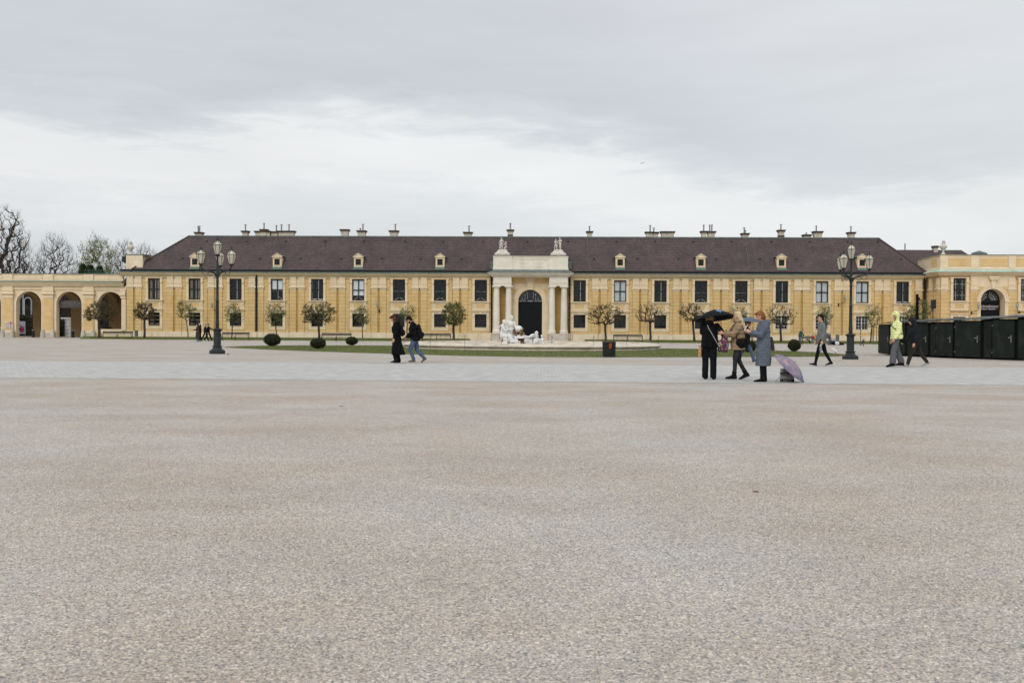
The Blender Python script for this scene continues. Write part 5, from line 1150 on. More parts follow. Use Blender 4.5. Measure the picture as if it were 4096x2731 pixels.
# rocks: scaled blobs
def blob(mb, c, r, seed, amp=.18, n=16, m=12):
    c = Vector(c); rs = []
    for j in range(1, m):
        a = PI*j/m; row = []
        for k in range(n):
            d_ = Vector((math.sin(a)*math.cos(2*PI*k/n), math.sin(a)*math.sin(2*PI*k/n), -math.cos(a))); f_ = 1+amp*2*noise.noise(d_*1.7+Vector((seed*7.1, 0, 0))); row.append(c+Vector((d_.x*r[0], d_.y*r[1], d_.z*r[2]))*f_)
        rs.append(row)
    mb.rings(rs)
sF = S((fx, FY, 1)); CX, CZ = 2128, 1240
def fp(cx_, cy_, y=0):                          # detail-crop pixel (8.71 px per photo px) -> fountain-local point
    q = P(1960+cx_/8.71, 1240+cy_/8.71, FY+y); return Vector((q.x-fx, y, q.z))
b = MB()
for i, (x, y, r_, rz_) in enumerate(((840, 690, 55, 60), (900, 660, 60, 55), (1010, 680, 70, 45), (1110, 670, 45, 50), (930, 760, 70, 45), (1060, 765, 80, 45), (820, 800, 65, 60), (915, 840, 55, 60), (1050, 840, 75, 60), (1160, 835, 45, 50))): blob(b, fp(x, y, .2), (r_/8.71/sF*1.05, .35, rz_/8.71/sF*1.1), i)
b.build('rock_pile', M['rock'], ft, True)
b = MB()
for i, (x, y, r_, rz_, yy) in enumerate(((520, 1100, 120, 120, .1), (640, 1060, 110, 90, .3), (720, 1090, 90, 130, .4), (900, 1060, 110, 130, .2), (940, 1000, 90, 60, .3), (1170, 1090, 110, 130, .2), (1300, 1090, 110, 120, .2), (1430, 1110, 130, 110, .2), (1560, 1110, 100, 90, .3), (1600, 1060, 50, 60, .3))): blob(b, fp(x, y, yy), (r_/8.71/sF, .5, rz_/8.71/sF), i+20, .22)
b.build('rock_base', M['rock'], ft, True)
b = MB(); q0, q1 = fp(850, 930, -.2), fp(1400, 900, -.2)
pr = [(-.02, -.0), (0, .16), (.06, .20), (.08, .0)]
pts = [fp(850, 945, -.25), fp(870, 900, -.25), fp(955, 910, -.25), fp(955, 870, -.25), fp(1050, 868, -.25), fp(1060, 905, -.25), fp(1140, 905, -.25), fp(1145, 875, -.25), fp(1240, 880, -.25), fp(1260, 905, -.25), fp(1400, 900, -.25), fp(1420, 935, -.25), fp(1290, 970, -.25), fp(1060, 992, -.25), fp(890, 985, -.25)]
b.rings([[(q.x, -.55, q.z) for q in pts], [(q.x, .8, q.z) for q in pts]]); b.build('stone_slab', M['marble'], ft)

# ------------------------------------------------------------------ voxel-fused organic meshes
def fuse(mb, name, mats, voxel, smooth=3, disp=None):
    me0 = mb.mesh('tmp', mats if mats else []); o = bpy.data.objects.new('tmp', me0); COL.objects.link(o)
    m_ = o.modifiers.new('r', 'REMESH'); m_.mode = 'VOXEL'; m_.voxel_size = voxel; m_.use_smooth_shade = True
    s2 = o.modifiers.new('s', 'SMOOTH'); s2.iterations = smooth; s2.factor = .5
    bpy.context.view_layer.update(); me = bpy.data.meshes.new_from_object(o.evaluated_get(bpy.context.evaluated_depsgraph_get())); me.name = name
    bpy.data.objects.remove(o); bpy.data.meshes.remove(me0)
    if disp:
        nv = [v_.normal.copy() for v_ in me.vertices]
        for v_, n_ in zip(me.vertices, nv): v_.co += n_*disp(v_.co, n_)
    me.polygons.foreach_set('use_smooth', [True]*len(me.polygons))
    return me
def folds(amp, seed=0, s1=7, stretch=.35):
    return lambda c, n_: amp*(noise.noise(Vector((c.x*s1+seed, c.y*s1, c.z*s1*stretch)))+.5*noise.noise(Vector((c.x*s1*2.3, c.y*s1*2.3+seed, c.z*s1*1.6))))
def quilt(amp, period, seed=0):
    return lambda c, n_: amp*(abs(math.sin(PI*(c.z+.03*noise.noise(c*6))/period))-.5)+.010*noise.noise(Vector((c.x*9+seed, c.y*9, c.z*12)))
# ------------------------------------------------------------------ people
# local frame: +x forward, +y left, z up; built for 1.72 m then scaled
def ang(a, c=0, s_=1): return Vector((math.sin(a)*math.cos(c), s_*math.sin(c), -math.cos(a)*math.cos(c)))
class Pose:
    def __init__(p, legL=(0, 0), legR=(0, 0), armL=(0, 8, 10, 0), armR=(0, 8, 10, 0), lean=0, head=0, turn=0, footL=0, footR=0, seat=None, headyaw=0, widthf=1.0):
        la = R(lean); p.rotT = Matrix.Rotation(la, 3, 'Y'); hip = Vector((0, 0, 0)); p.wf = widthf
        p.legs = {}
        for s_, (a, k), ft_ in ((1, legL, footL), (-1, legR, footR)):
            a, k = R(a), R(k); h = Vector((0, s_*.088, -.02)); kn = h+ang(a, R(2), s_)*.42; an = kn+ang(a-k, R(1), s_)*.40; p.legs[s_] = [h, kn, an, R(ft_)]
        low = 1e9
        for s_ in (1, -1):
            h, kn, an, fr = p.legs[s_]; heel = an+Vector((-.05*math.cos(fr)-.08*math.sin(fr), 0, -.08*math.cos(fr)+.05*math.sin(fr))); toe = an+Vector((.17*math.cos(fr)-.08*math.sin(fr), 0, -.08*math.cos(fr)-.17*math.sin(fr))); low = min(low, heel.z, toe.z)
        dz = -low if seat is None else seat+.10
        p.hip = Vector((0, 0, dz))
        for s_ in (1, -1): p.legs[s_][:3] = [q+p.hip for q in p.legs[s_][:3]]
        T = lambda x, y, z: p.hip+p.rotT @ Vector((x, y*widthf, z))
        p.T = T; p.neck = T(0.0, 0, .53); p.arms = {}
        for s_, (a, c, e, tw) in ((1, armL), (-1, armR)):
            sh = T(0, s_*.175, .47); la_ = R(a); el = sh+ang(la_, R(c), s_)*.285; fd = ang(la_+R(e), R(c-tw), s_); wr = el+fd*.25; p.arms[s_] = [sh, el, wr, fd]
        p.hm = p.rotT @ Matrix.Rotation(R(headyaw), 3, 'Z') @ Matrix.Rotation(R(head), 3, 'Y'); p.hc = p.neck+(p.rotT @ Vector((.025, 0, .07)))+p.hm @ Vector((.02, 0, .09))
        p.seed = random.random()*50
    def H(p, x, y, z): return p.hc+p.hm @ Vector((x, y, z))
def torso_rings(p, spec):
    rs = []
    for z, hw_, hd, off in spec:
        rs.append([p.T(off+hd*math.sin(2*PI*k/20), hw_*math.cos(2*PI*k/20), z) for k in range(20)])
    return rs
def hand(b, wr, fd, s_, curl=.5, k=1.0):
    fd = fd.normalized(); lat = Vector((0, 1, 0)); lat = (lat-fd*lat.dot(fd)).normalized(); nrm = fd.cross(lat)
    # relaxed hand hanging: palm faces the thigh, fingers spread along x
    side = Vector((1, 0, 0)); side = (side-fd*side.dot(fd)); side = side.normalized() if side.length > .2 else nrm; pn = fd.cross(side)*s_
    if pn.y*s_ > 0: pn = -pn
    b.rings([[wr+fd*t+side*w_*math.cos(2*PI*q/10)+pn*d_*math.sin(2*PI*q/10) for q in range(10)] for t, w_, d_ in ((-.02, .026, .020), (.02, .034, .018), (.06, .042, .017), (.09, .040, .015))])
    for i, (o_, ln) in enumerate(((.032, .070), (.011, .080), (-.010, .075), (-.030, .058))):
        c0 = wr+fd*.08+side*o_; cu = curl+.08*i; d1 = (fd*math.cos(cu*.4)+pn*math.sin(cu*.4)); d2 = (fd*math.cos(cu*1.4)+pn*math.sin(cu*1.4)); d3 = (fd*math.cos(cu*2.2)+pn*math.sin(cu*2.2))
        c1 = c0+d1*ln*.45; c2 = c1+d2*ln*.32; c3 = c2+d3*ln*.23; b.tube([c0, c1, c2, c3], [.0095, .009, .0085, .0075], 6)
    t0 = wr+fd*.02+side*.03; t1 = t0+fd*.03+side*.025+pn*.008; t2 = t1+fd*.03+side*.008+pn*.012; b.tube([t0, t1, t2], [.012, .0105, .009], 6)
def body_mesh(p, voxel=.010, skin=None, bald=False):
    b = MB()
    b.rings(torso_rings(p, [(-.10, .10, .08, 0), (-.02, .145, .10, 0), (.08, .135, .10, 0), (.2, .118, .088, .0), (.33, .14, .10, .005), (.42, .155, .095, 0), (.48, .12, .075, 0), (.52, .06, .055, 0)]))
    b.tube([p.T(0, 0, .46), p.neck+(p.hc-p.neck)*.35, p.H(-.02, 0, -.05)], [.06, .052, .055], 12)
    for s_ in (1, -1):
        h, kn, an, fr = p.legs[s_]; b.tube([h, h.lerp(kn, .5), kn, kn.lerp(an, .35), an, an+Vector((0, 0, -.02))], [.08, .066, .05, .049, .034, .034], 12)
        ft_ = Vector((math.cos(fr), 0, -math.sin(fr))); b.tube([an+Vector((-.03, 0, -.03)), an+ft_*.07+Vector((0, 0, -.045)), an+ft_*.15+Vector((0, 0, -.055))], [.032, .032, .022], 8)
        sh, el, wr, fd = p.arms[s_]; b.tube([p.T(0, s_*.13, .46), sh, sh.lerp(el, .5), el, el.lerp(wr, .35), wr], [.05, .052, .044, .036, .036, .025], 10); hand(b, wr, fd, s_)
    hr = p.hm
    b.ell(p.H(-.012, 0, .025), (.092, .074, .10), hr, 18, 14)                     # skull
    b.ell(p.H(.025, 0, -.035), (.062, .058, .072), hr, 14, 10)                    # face / jaw
    b.ell(p.H(.055, 0, -.088), (.026, .028, .022), hr, 10, 8)                     # chin
    b.rings([[p.H(.075, y, z) for y, z in ((-.007, .02), (.007, .02), (.014, -.030), (-.014, -.030))], [p.H(.094, y, z) for y, z in ((-.004, .01), (.004, .01), (.010, -.030), (-.010, -.030))], [p.H(.108, y, z) for y, z in ((-.003, -.018), (.003, -.018), (.006, -.028), (-.006, -.028))]])
    b.ell(p.H(.072, 0, .038), (.016, .042, .012), hr, 10, 6)                      # brow
    b.ell(p.H(.078, 0, -.056), (.012, .024, .010), hr, 10, 6)                     # lips
    for s_ in (1, -1): b.ell(p.H(-.005, s_*.077, -.005), (.018, .009, .030), hr, 8, 6); b.ell(p.H(.05, s_*.04, -.02), (.024, .02, .024), hr, 8, 6)
    me = fuse(b, 'body', None, voxel, 2); me.materials.clear()
    for m_ in (skin or M['skin'], M['eye'], M['lip']): me.materials.append(m_)
    ey_ = [p.H(.078, .031, .016), p.H(.078, -.031, .016)]; lp = p.H(.09, 0, -.056)
    for f_ in me.polygons:
        c = f_.center
        if min((c-e).length for e in ey_) < .0145: f_.material_index = 1
        else:
            q = p.hm.inverted() @ (c-lp)
            if abs(q.y) < .024 and abs(q.z) < .010 and abs(q.x) < .03: f_.material_index = 2
    return me
def trousers(p, m_, hem=.055, thigh=.092, knee=.065, voxel=.013, waist=.02, disp=None, length=1.0, name='trousers'):
    b = MB(); b.rings(torso_rings(p, [(-.12, .10, .085, 0), (-.06, .165, .125, -.005), (.0, .168, .125, -.005), (waist+.08, .150, .115, 0), (waist+.12, .148, .11, 0)]))
    for s_ in (1, -1):
        h, kn, an, fr = p.legs[s_]; hem_p = an if length == 1 else kn.lerp(an, length); h2 = h+Vector((0, 0, .03)); b.tube([h2, h.lerp(kn, .35), h.lerp(kn, .75), kn, kn.lerp(hem_p, .45), kn.lerp(hem_p, .97)+Vector((-.005, 0, 0)), hem_p+Vector((-.005, 0, -.035))], [thigh, thigh*.93, (thigh+knee)/2, knee, (knee+hem)/2, hem, hem*1.02], 14)
    me = fuse(b, name, m_, voxel, 2, disp or folds(.009, p.seed, 9, .5)); return me
def jacket(p, m_, z0=-.06, hw_=.19, hd=.135, sleeve=.058, cuff=.042, voxel=.013, disp=None, flare=0, collar=.05, shoulder=.20, belly=0, hem_drop=0, name='jacket', chest=None, hood_down=False, slen=.97, back=0):
    ch_ = chest or hd; b = MB(); zz = [z0+(.30-z0)*t for t in (0, .12, .35, .6, .85)]
    spec = [(z, hw_+flare*(1-i/4.)-.004*i, hd+flare*.8*(1-i/4.)+belly*math.sin(PI*i/4), -.0+belly*.4-back*(1-i/4.)) for i, z in enumerate(zz)]
    spec += [(.36, hw_*.97, ch_*.97, 0), (.43, shoulder*.95, ch_*.82, -.002), (.485, shoulder*.72, ch_*.66, -.006), (.525, .085, .075, -.005), (.535+collar, .078, .072, .0)]
    b.rings(torso_rings(p, spec))
    for s_ in (1, -1):
        sh, el, wr, fd = p.arms[s_]; end = el.lerp(wr, slen); b.tube([p.T(-.005, s_*.12, .43), sh+Vector((0, 0, -.005)), sh.lerp(el, .5), el, el.lerp(end, .5), end.lerp(el, .06), end], [sleeve*1.1, sleeve*1.18, sleeve*1.08, sleeve, sleeve*.92, cuff*1.05, cuff], 14)
    if hood_down: b.ell(p.T(-.10, 0, .53), (.085, .12, .07), p.rotT, 14, 10); b.ell(p.T(-.02, 0, .555), (.09, .105, .035), p.rotT, 14, 8)
    me = fuse(b, name, m_, voxel, 2, disp or folds(.012, p.seed, 8, .5)); return me
def coat_skirt(b, p, zs_):
    """skirt rings in world-vertical frame below the hips: (z_drop, half width, half depth, x offset)"""
    rs = []
    for dz, hw_, hd, off in zs_: rs.append([p.hip+Vector((off+hd*math.sin(2*PI*k/22), hw_*math.cos(2*PI*k/22), dz)) for k in range(22)])
    b.rings(rs)
def coat(p, m_, skirt, hw_=.19, hd=.14, sleeve=.06, cuff=.045, voxel=.013, disp=None, collar=.05, hood_down=False, name='coat', shoulder=.2, slen=.97, belt=0):
    b = MB(); b.rings(torso_rings(p, [(-.08, hw_, hd, 0), (.05, hw_*.97, hd*.97, 0), (.2, hw_*.95-belt, hd*.95-belt, 0), (.34, hw_*.98, hd, 0), (.43, shoulder*.95, hd*.85, -.002), (.485, shoulder*.72, hd*.66, -.006), (.525, .088, .078, -.005), (.535+collar, .082, .076, 0)]))
    coat_skirt(b, p, skirt)
    for s_ in (1, -1):
        sh, el, wr, fd = p.arms[s_]; end = el.lerp(wr, slen); b.tube([p.T(-.005, s_*.12, .43), sh, sh.lerp(el, .5), el, el.lerp(end, .5), end.lerp(el, .06), end], [sleeve*1.1, sleeve*1.2, sleeve*1.1, sleeve, sleeve*.92, cuff*1.05, cuff], 14)
    if hood_down: b.ell(p.T(-.095, 0, .50), (.075, .12, .10), p.rotT, 14, 10); b.ell(p.T(-.02, 0, .55), (.095, .105, .035), p.rotT, 14, 8)
    return fuse(b, name, m_, voxel, 2, disp or folds(.012, p.seed, 7, .35))
def shoe(p, s_, m_, boot=0, big=1.0, name='shoe', sole=None):
    h, kn, an, fr = p.legs[s_]; f_ = Vector((math.cos(fr), 0, -math.sin(fr))); u = Vector((math.sin(fr), 0, math.cos(fr))); base = an-u*.08; b = MB()
    rs = []
    for t, w_, hh in ((-.065, .026, .055), (-.05, .036, .085), (.0, .038, .090), (.05, .040, .075), (.10, .045, .055), (.15, .044, .045), (.185, .034, .036), (.20, .018, .026)):
        hh *= 1.25*(1.25 if boot > .1 else 1); w_ *= 1.12; c = base+f_*t*big; rs.append([c+Vector((0, 1, 0))*w_*big*math.cos(2*PI*k/12)+u*(max(.006, .5*hh*(1+math.sin(2*PI*k/12)))) for k in range(12)])
    b.rings(rs)
    if boot: b.tube([base+u*.05, an+(kn-an).normalized()*.02, an+(kn-an).normalized()*boot], [.058, .056, .064], 12)
    else: b.tube([base+u*.05, an+(kn-an).normalized()*.01], [.04, .036], 12)
    me = fuse(b, name, m_, .009, 1); me.materials.append(sole or M['black'])
    for q in me.polygons:
        if (q.center-base).dot(u) < .018: q.material_index = 1
    return me
def hair(p, m_, style, voxel=.010):
    b = MB(); hr = p.hm
    if style != 'long_only': b.ell(p.H(-.030, 0, .042), (.098, .084, .100), hr, 18, 14)
    if style == 'short': b.ell(p.H(-.055, 0, .0), (.062, .078, .085), hr, 14, 10); b.ell(p.H(.045, 0, .105), (.05, .055, .03), hr, 12, 8)
    if style == 'bob': b.ell(p.H(-.045, 0, .0), (.088, .098, .115), hr, 16, 12); b.ell(p.H(.05, 0, .098), (.055, .07, .036), hr, 12, 8); b.ell(p.H(-.065, 0, -.06), (.062, .080, .06), hr, 14, 10)
    if style in ('long', 'mid', 'wavy'):
        dn = {'long': .42, 'mid': .24, 'wavy': .20}[style]; rs = []
        for t, hw_, hd in ((0, .088, .085), (.35, .095, .075), (.7, .098, .06), (1, .075, .035)):
            c = p.H(-.045, 0, .02)+Vector(({'long': -.135, 'mid': -.10, 'wavy': -.075}[style]*min(1, t*1.4), 0, -dn*t)); rs.append([c+Vector((hd*math.sin(2*PI*k/14), hw_*math.cos(2*PI*k/14), 0)) for k in range(14)])
        b.rings(rs); b.ell(p.H(.045, 0, .100), (.05, .06, .032), hr, 12, 8)
        if style == 'wavy': b.ell(p.H(-.04, 0, -.04), (.085, .11, .10), hr, 14, 10)
    return fuse(b, 'hair', m_, voxel, 2, lambda c, n_: .010*noise.noise(Vector((c.x*26, c.y*26, c.z*7))))
def hood(p, m_, voxel=.012, open_=.03):
    b = MB(); hr = p.hm; b.ell(p.H(-.042, 0, .028), (.118, .108, .135), hr, 18, 14); b.ell(p.H(-.045, 0, -.075), (.105, .105, .085), hr, 16, 10); b.ell(p.T(0, 0, .53), (.10, .115, .055), p.rotT, 14, 10)
    rs = []                                              # rim around the face
    b.tube([p.H(.045+.012*math.cos(a), .088*math.sin(a), .015+.118*math.cos(a)) for a in [2*PI*k/20 for k in range(21)]], .020, 8)
    return fuse(b, 'hood', m_, voxel, 2, folds(.010, 3, 12, .8))
def hat(p, m_, brim=False):
    b = MB(); b.ell(p.H(-.022, 0, .068), (.104, .090, .082), p.hm, 16, 12)
    if not brim: b.tube([p.H(-.02+.098*math.cos(a), .086*math.sin(a), .05) for a in [2*PI*k/20 for k in range(21)]], .016, 8)
    else: b.rings([[p.H(.05+x, y, .052+z) for x, y in ((0, -.07), (.09, -.055), (.12, 0), (.09, .055), (0, .07))] for z in (0, .016)])
    return fuse(b, 'hat', m_, .009, 1)
PEOPLE = {}
def place_person(label, px, py, hpx, heading, pose, group=None, loc=None):
    g = Vector(loc) if loc is not None else G(px, py); s_ = S(g); k = hpx/s_/1.72 if hpx else 1
    return thing('person', label, 'person', (g.x, g.y, g.z), R(heading), group, k)
def add(t, *pairs):
    for n_, me in pairs: link(n_, me, t)
def local(t, v_): return t.location+Matrix.Rotation(t.rotation_euler.z, 3, 'Z') @ (Vector(v_)*t.scale[0])

blackc = cloth('black_wool', (.007, .007, .008), .3); blackn = cloth('black_nylon', (.008, .009, .011), .3); jeans = cloth('blue_denim', (.085, .125, .20), .22, 18); greyd = cloth('grey_denim', (.105, .11, .12), .12, 22); dkd = cloth('charcoal_denim', (.032, .034, .038), .3, 14)
leather = cloth('black_leather', (.010, .010, .010), .2); brownl = cloth('brown_suede', (.17, .095, .045), .25); hair_br = cloth('brown_hair', (.075, .033, .018), .4, 20, stretch=(1, 1, .2)); hair_bl = cloth('blond_hair', (.60, .45, .28), .25, 22, stretch=(1, 1, .15)); hair_dk = cloth('dark_hair', (.014, .010, .009), .3, 20); hair_red = cloth('auburn_hair', (.23, .095, .042), .3, 20); hair_db = cloth('dark_blond_hair', (.42, .26, .11), .3, 22, stretch=(1, 1, .15))

# woman in long black coat
p = Pose((14, 26), (2, 10), armL=(-6, 6, 22, 4), armR=(-4, 6, 22, 4), lean=5, head=30, footL=0, footR=0); PW = p
t = place_person('woman in a long black coat and backpack walking left with her head bowed', 1588, 1451.5, 192*1.0, 180, p, 'walkers heading left'); t1 = t; KW = t.scale[0]
add(t, ('body', body_mesh(p)), ('coat', coat(p, blackc, [(.02, .19, .145, 0), (-.2, .21, .17, -.0), (-.42, .235, .215, -.03), (-.60, .25, .255, -.055), (-.62, .24, .24, -.055)], hd=.15, collar=.06, sleeve=.066)), ('trousers', trousers(p, blackn, .075, knee=.085, thigh=.1)), ('hair', hair(p, hair_br, 'wavy')), ('shoe', shoe(p, 1, leather)), ('shoe', shoe(p, -1, leather)))
def backpack(t, p, label, m_, w_=.15, d_=.11, z0=.05, z1=.47, straps=True):
    o = thing('backpack', label, 'backpack', t.location, t.rotation_euler.z, None, t.scale[0]); b = MB(); c = lambda x, y, z: p.T(-.14+x, y, z)
    rs = [[c(-d_*.5*(1+math.sin(2*PI*k/18)*dd), w_*ww*math.cos(2*PI*k/18), z) for k in range(18)] for z, ww, dd in ((z0, .6, .5), (z0+.03, .95, 1.0), (z0+.14, 1.05, 1.2), (z0+.28, .98, 1.0), (z1-.05, .85, .8), (z1, .5, .4))]
    b.rings(rs); b.ell(c(-d_*1.05, 0, z0+.13), (.05, w_*.7, .10), p.rotT, 12, 8); add(o, ('pack', fuse(b, 'pack', m_, .011, 2, folds(.012, 5, 10, .8))))
    for s_ in (1, -1):
        b = MB(); b.tube([p.T(-.15, s_*.09, .44), p.T(-.09, s_*.10, .53), p.T(.03, s_*.11, .50), p.T(.145, s_*.11, .36), p.T(.13, s_*.15, .18), p.T(-.05, s_*.2, .10), p.T(-.15, s_*.12, .10)], .018, 8, flat=1.0); link('strap', b.mesh('strap', m_), o)
    return o
o = backpack(t, p, 'small black backpack on the back of the woman in the long coat', blackn, z0=.02, z1=.44)
b = MB(); b.tube([p.T(-.30, .05, .05), p.T(-.36, .05, -.05), p.T(-.33, .05, -.14)], .008, 5); link('dangling_strap', b.mesh('dangling_strap', blackn), o)
# man with backpack
p = Pose((22, 40), (-8, 34), armL=(6, 8, 42, 14), armR=(4, 8, 40, 14), lean=12, head=26, footL=0, footR=34)
t = place_person('bearded man in black jacket, blue jeans and tan boots walking left behind the woman', 1660, 1450.5, 190, 180, p, 'walkers heading left')
add(t, ('body', body_mesh(p)), ('jacket', jacket(p, blackn, z0=-.12, hw_=.21, hd=.165, sleeve=.075, collar=.07, shoulder=.225, belly=.01, hood_down=False)), ('jeans', trousers(p, jeans, .062, knee=.075, thigh=.105, name='jeans')), ('hair', hair(p, hair_dk, 'short')), ('boot', shoe(p, 1, brownl, .09, name='boot')), ('boot', shoe(p, -1, brownl, .09, name='boot')))
b = MB(); b.ell(p.H(.045, 0, -.082), (.046, .052, .036), p.hm); b.ell(p.H(.02, .045, -.06), (.03, .02, .04), p.hm); b.ell(p.H(.02, -.045, -.06), (.03, .02, .04), p.hm); add(t, ('beard', fuse(b, 'beard', hair_dk, .009, 1)))
backpack(t, p, 'large black backpack on the bearded man', blackn, .19, .15, -.06, .47)

# woman under the black umbrella, seen from behind
p = Pose((3, 4), (-2, 2), armL=(45, 10, 78, 30), armR=(26, 30, 20, 22), lean=2, head=10, headyaw=0)
t = place_person('woman in black with dark blond hair seen from behind under a black umbrella', 2837, 1517, 268, 72, p); tw3, pw3 = t, p
add(t, ('body', body_mesh(p)), ('jacket', jacket(p, blackc, z0=-.10, hw_=.215, hd=.16, sleeve=.07, flare=.02, hood_down=True, shoulder=.225)), ('trousers', trousers(p, blackn, .082, knee=.082, thigh=.108)), ('hair', hair(p, hair_db, 'mid')), ('shoe', shoe(p, 1, leather, big=1.05)), ('shoe', shoe(p, -1, leather, big=1.05)))
# crossbody strap + small bag
o = thing('crossbody_bag', 'black crossbody bag with a grey strap over the back of the woman in black', 'bag', t.location, t.rotation_euler.z, None, t.scale[0]); b = MB()
b.tube([p.T(-.02, .08, .565), p.T(-.11, .05, .50), p.T(-.175, .0, .38), p.T(-.185, -.10, .22), p.T(-.13, -.19, .05), p.T(-.05, -.24, -.06)], .012, 6); link('strap', b.mesh('strap', cloth('grey_strap', (.28, .29, .30))), o)
b = MB(); b.ell(p.T(-.02, -.26, -.13), (.11, .05, .09), n=12, m=8); add(o, ('pouch', fuse(b, 'pouch', leather, .012, 2)))
o = thing('paper_bag', 'brown paper bag hanging at the left side of the woman in black', 'bag', t.location, t.rotation_euler.z, None, t.scale[0]); b = MB(); c = local
b.rings([[p.T(x*sx2, .235+y*sx2, z) for x, y in ((-.09, -.035), (.09, -.035), (.09, .035), (-.09, .035))] for z, sx2 in ((-.34, 1.15), (-.06, .8))]); link('bag', b.mesh('bag', cloth('kraft_paper', (.42, .24, .13))), o)
# umbrellas
def canopy_fn(rad, rise, nrib=8, n=48, rings=9, droop=.06):
    rs = []
    for j in range(rings):
        f_ = .02+.98*j/(rings-1); row = []
        for k in range(n):
            a = 2*PI*k/n; ph = (a*nrib/(2*PI)) % 1; sc_ = 1-droop*math.sin(PI*ph)*f_; rr = rad*f_*sc_; row.append((rr*math.cos(a), rr*math.sin(a), rise*(1-f_**1.8)+.03*rad*math.sin(PI*ph)*f_*0-.0))
        rs.append(row)
    return rs
def umbrella(label, loc, axis, rad, rise, shaft, m_, handle_m, group=None, motif=None, roll=0):
    """loc = canopy apex position"""
    axis = Vector(axis).normalized(); rot = axis.to_track_quat('Z', 'Y').to_euler()
    t = thing('umbrella', label, 'umbrella', loc, 0, group); t.rotation_euler = rot
    b = MB(); rs = canopy_fn(rad, rise); dz = -rise
    b.rings([[(x, y, z+dz) for x, y, z in r_] for r_ in rs], cap=False); me = b.mesh('canopy', m_); me.polygons.foreach_set('use_smooth', [True]*len(me.polygons))
    o = link('canopy', me, t); sm_ = o.modifiers.new('thick', 'SOLIDIFY'); sm_.thickness = .004
    if motif:
        lv = rot.to_matrix().inverted() @ Vector((.42, -1, 0)); da = math.atan2(lv.y, lv.x)-R(-75)
        motif = [(mm, [[(a_+da, f_) for a_, f_ in pa] for pa in poly]) for mm, poly in motif]
        for k_, (mm, poly) in enumerate(motif):
            q = MB()
            for pa in poly:
                pts = []
                for (aa, ff) in pa: f_ = ff; pts.append((rad*f_*.975*math.cos(aa), rad*f_*.975*math.sin(aa), rise*(1-f_**1.8)+dz+.014))
                q.poly(pts)
            link('printed_motif', q.mesh('printed_motif', mm), t)
    b = MB(); b.tube([(0, 0, .03), (0, 0, -shaft)], .007, 6); link('shaft', b.mesh('shaft', M['greymetal']), t)
    b = MB(); b.tube([(0, 0, -shaft), (0, 0, -shaft-.09)], [.014, .018], 8); b.ell((0, 0, -shaft-.1), (.02, .02, .02), n=8, m=6); link('handle', b.mesh('handle', handle_m), t)
    b = MB()
    for k in range(8):
        a = 2*PI*k/8; pts = [(rad*f_*math.cos(a), rad*f_*math.sin(a), rise*(1-f_**1.8)+dz-.008) for f_ in (.03, .3, .6, .98)]; b.tube(pts, .0035, 4); b.tube([(0, 0, -rise-.18), pts[2]], .003, 4)
    link('rib', b.mesh('rib', M['black']), t); b = MB(); b.tube([(0, 0, 0), (0, 0, .05)], [.008, .004], 6); link('tip', b.mesh('tip', M['black']), t); return t
blackum = cloth('black_umbrella_cloth', (.011, .012, .014)); blum = cloth('cyan_print', (.13, .33, .60)); pkum = cloth('purple_print', (.16, .05, .17))
gy = tw3.location.y; ap = P(2856, 1240, gy+.18)
fl_ = []; 
for k in range(7):
    a0 = R(-62)+k*.0; c0_ = (R(-82), .55); a = 2*PI*k/7; tip_ = (c0_[0]+.36*math.cos(a), c0_[1]+.30*math.sin(a)); n1_ = (c0_[0]+.16*math.cos(a+.3), c0_[1]+.13*math.sin(a+.3)); n2_ = (c0_[0]+.16*math.cos(a-.3), c0_[1]+.13*math.sin(a-.3)); fl_.append([c0_, n1_, tip_, n2_])
pw_ = [[(R(-48+q*8), .25), (R(-40+q*8), .25), (R(-36+q*9), .93), (R(-46+q*9), .93)] for q in range(3)]
umbrella('open black umbrella with a cyan flower and purple print held by the woman in black', ap, (-.10, .15, 1), .53, .23, .60, blackum, M['black'], motif=[(blum, fl_), (pkum, pw_)])
# blonde woman in beige jacket
p = Pose((10, 6), (-6, 22), armL=(34, 16, 62, 20), armR=(38, 12, 55, 22), lean=-1, head=-2, footL=0, footR=22)
t = place_person('blonde woman in a beige puffer jacket and black boots holding out a phone', 2950, 1518.5, 267, 176, p); tw4, pw4 = t, p
beige = cloth('beige_quilt', (.30, .205, .125), .12)
add(t, ('body', body_mesh(p)), ('jacket', jacket(p, beige, z0=-.16, hw_=.215, hd=.175, sleeve=.088, cuff=.05, flare=.01, collar=.12, shoulder=.225, disp=quilt(.016, .105))), ('trousers', trousers(p, dkd, .048, knee=.062, thigh=.10)), ('hair', hair(p, hair_bl, 'long')), ('boot', shoe(p, 1, leather, .12, 1.12, 'boot')), ('boot', shoe(p, -1, leather, .12, 1.12, 'boot')))
b = MB(); b.tube([p.T(.02+.085*math.cos(a), .10*math.sin(a), .575) for a in [2*PI*k/18 for k in range(19)]], .042, 8); add(t, ('collar', fuse(b, 'collar', beige, .012, 2)))
def phone(label, t, p, s_, m_=None, off=(.02, 0, .04)):
    sh, el, wr, fd = p.arms[s_]; c = local(t, wr+fd*.10+Vector(off)); o = thing('phone', label, 'phone', c, t.rotation_euler.z); b = MB(); b.X = Matrix.Rotation(R(-30), 4, 'Y'); b.box(-.004, .004, -.037, .037, -.075, .075); link('case', b.mesh('case', m_ or M['black']), o); b = MB(); b.X = Matrix.Rotation(R(-30), 4, 'Y'); b.box(-.0065, -.0045, -.034, .034, -.07, .07); link('screen', b.mesh('screen', M['winframe']), o)
phone('black phone held out by the blonde woman in beige', t, p, 1, off=(.03, 0, .08))
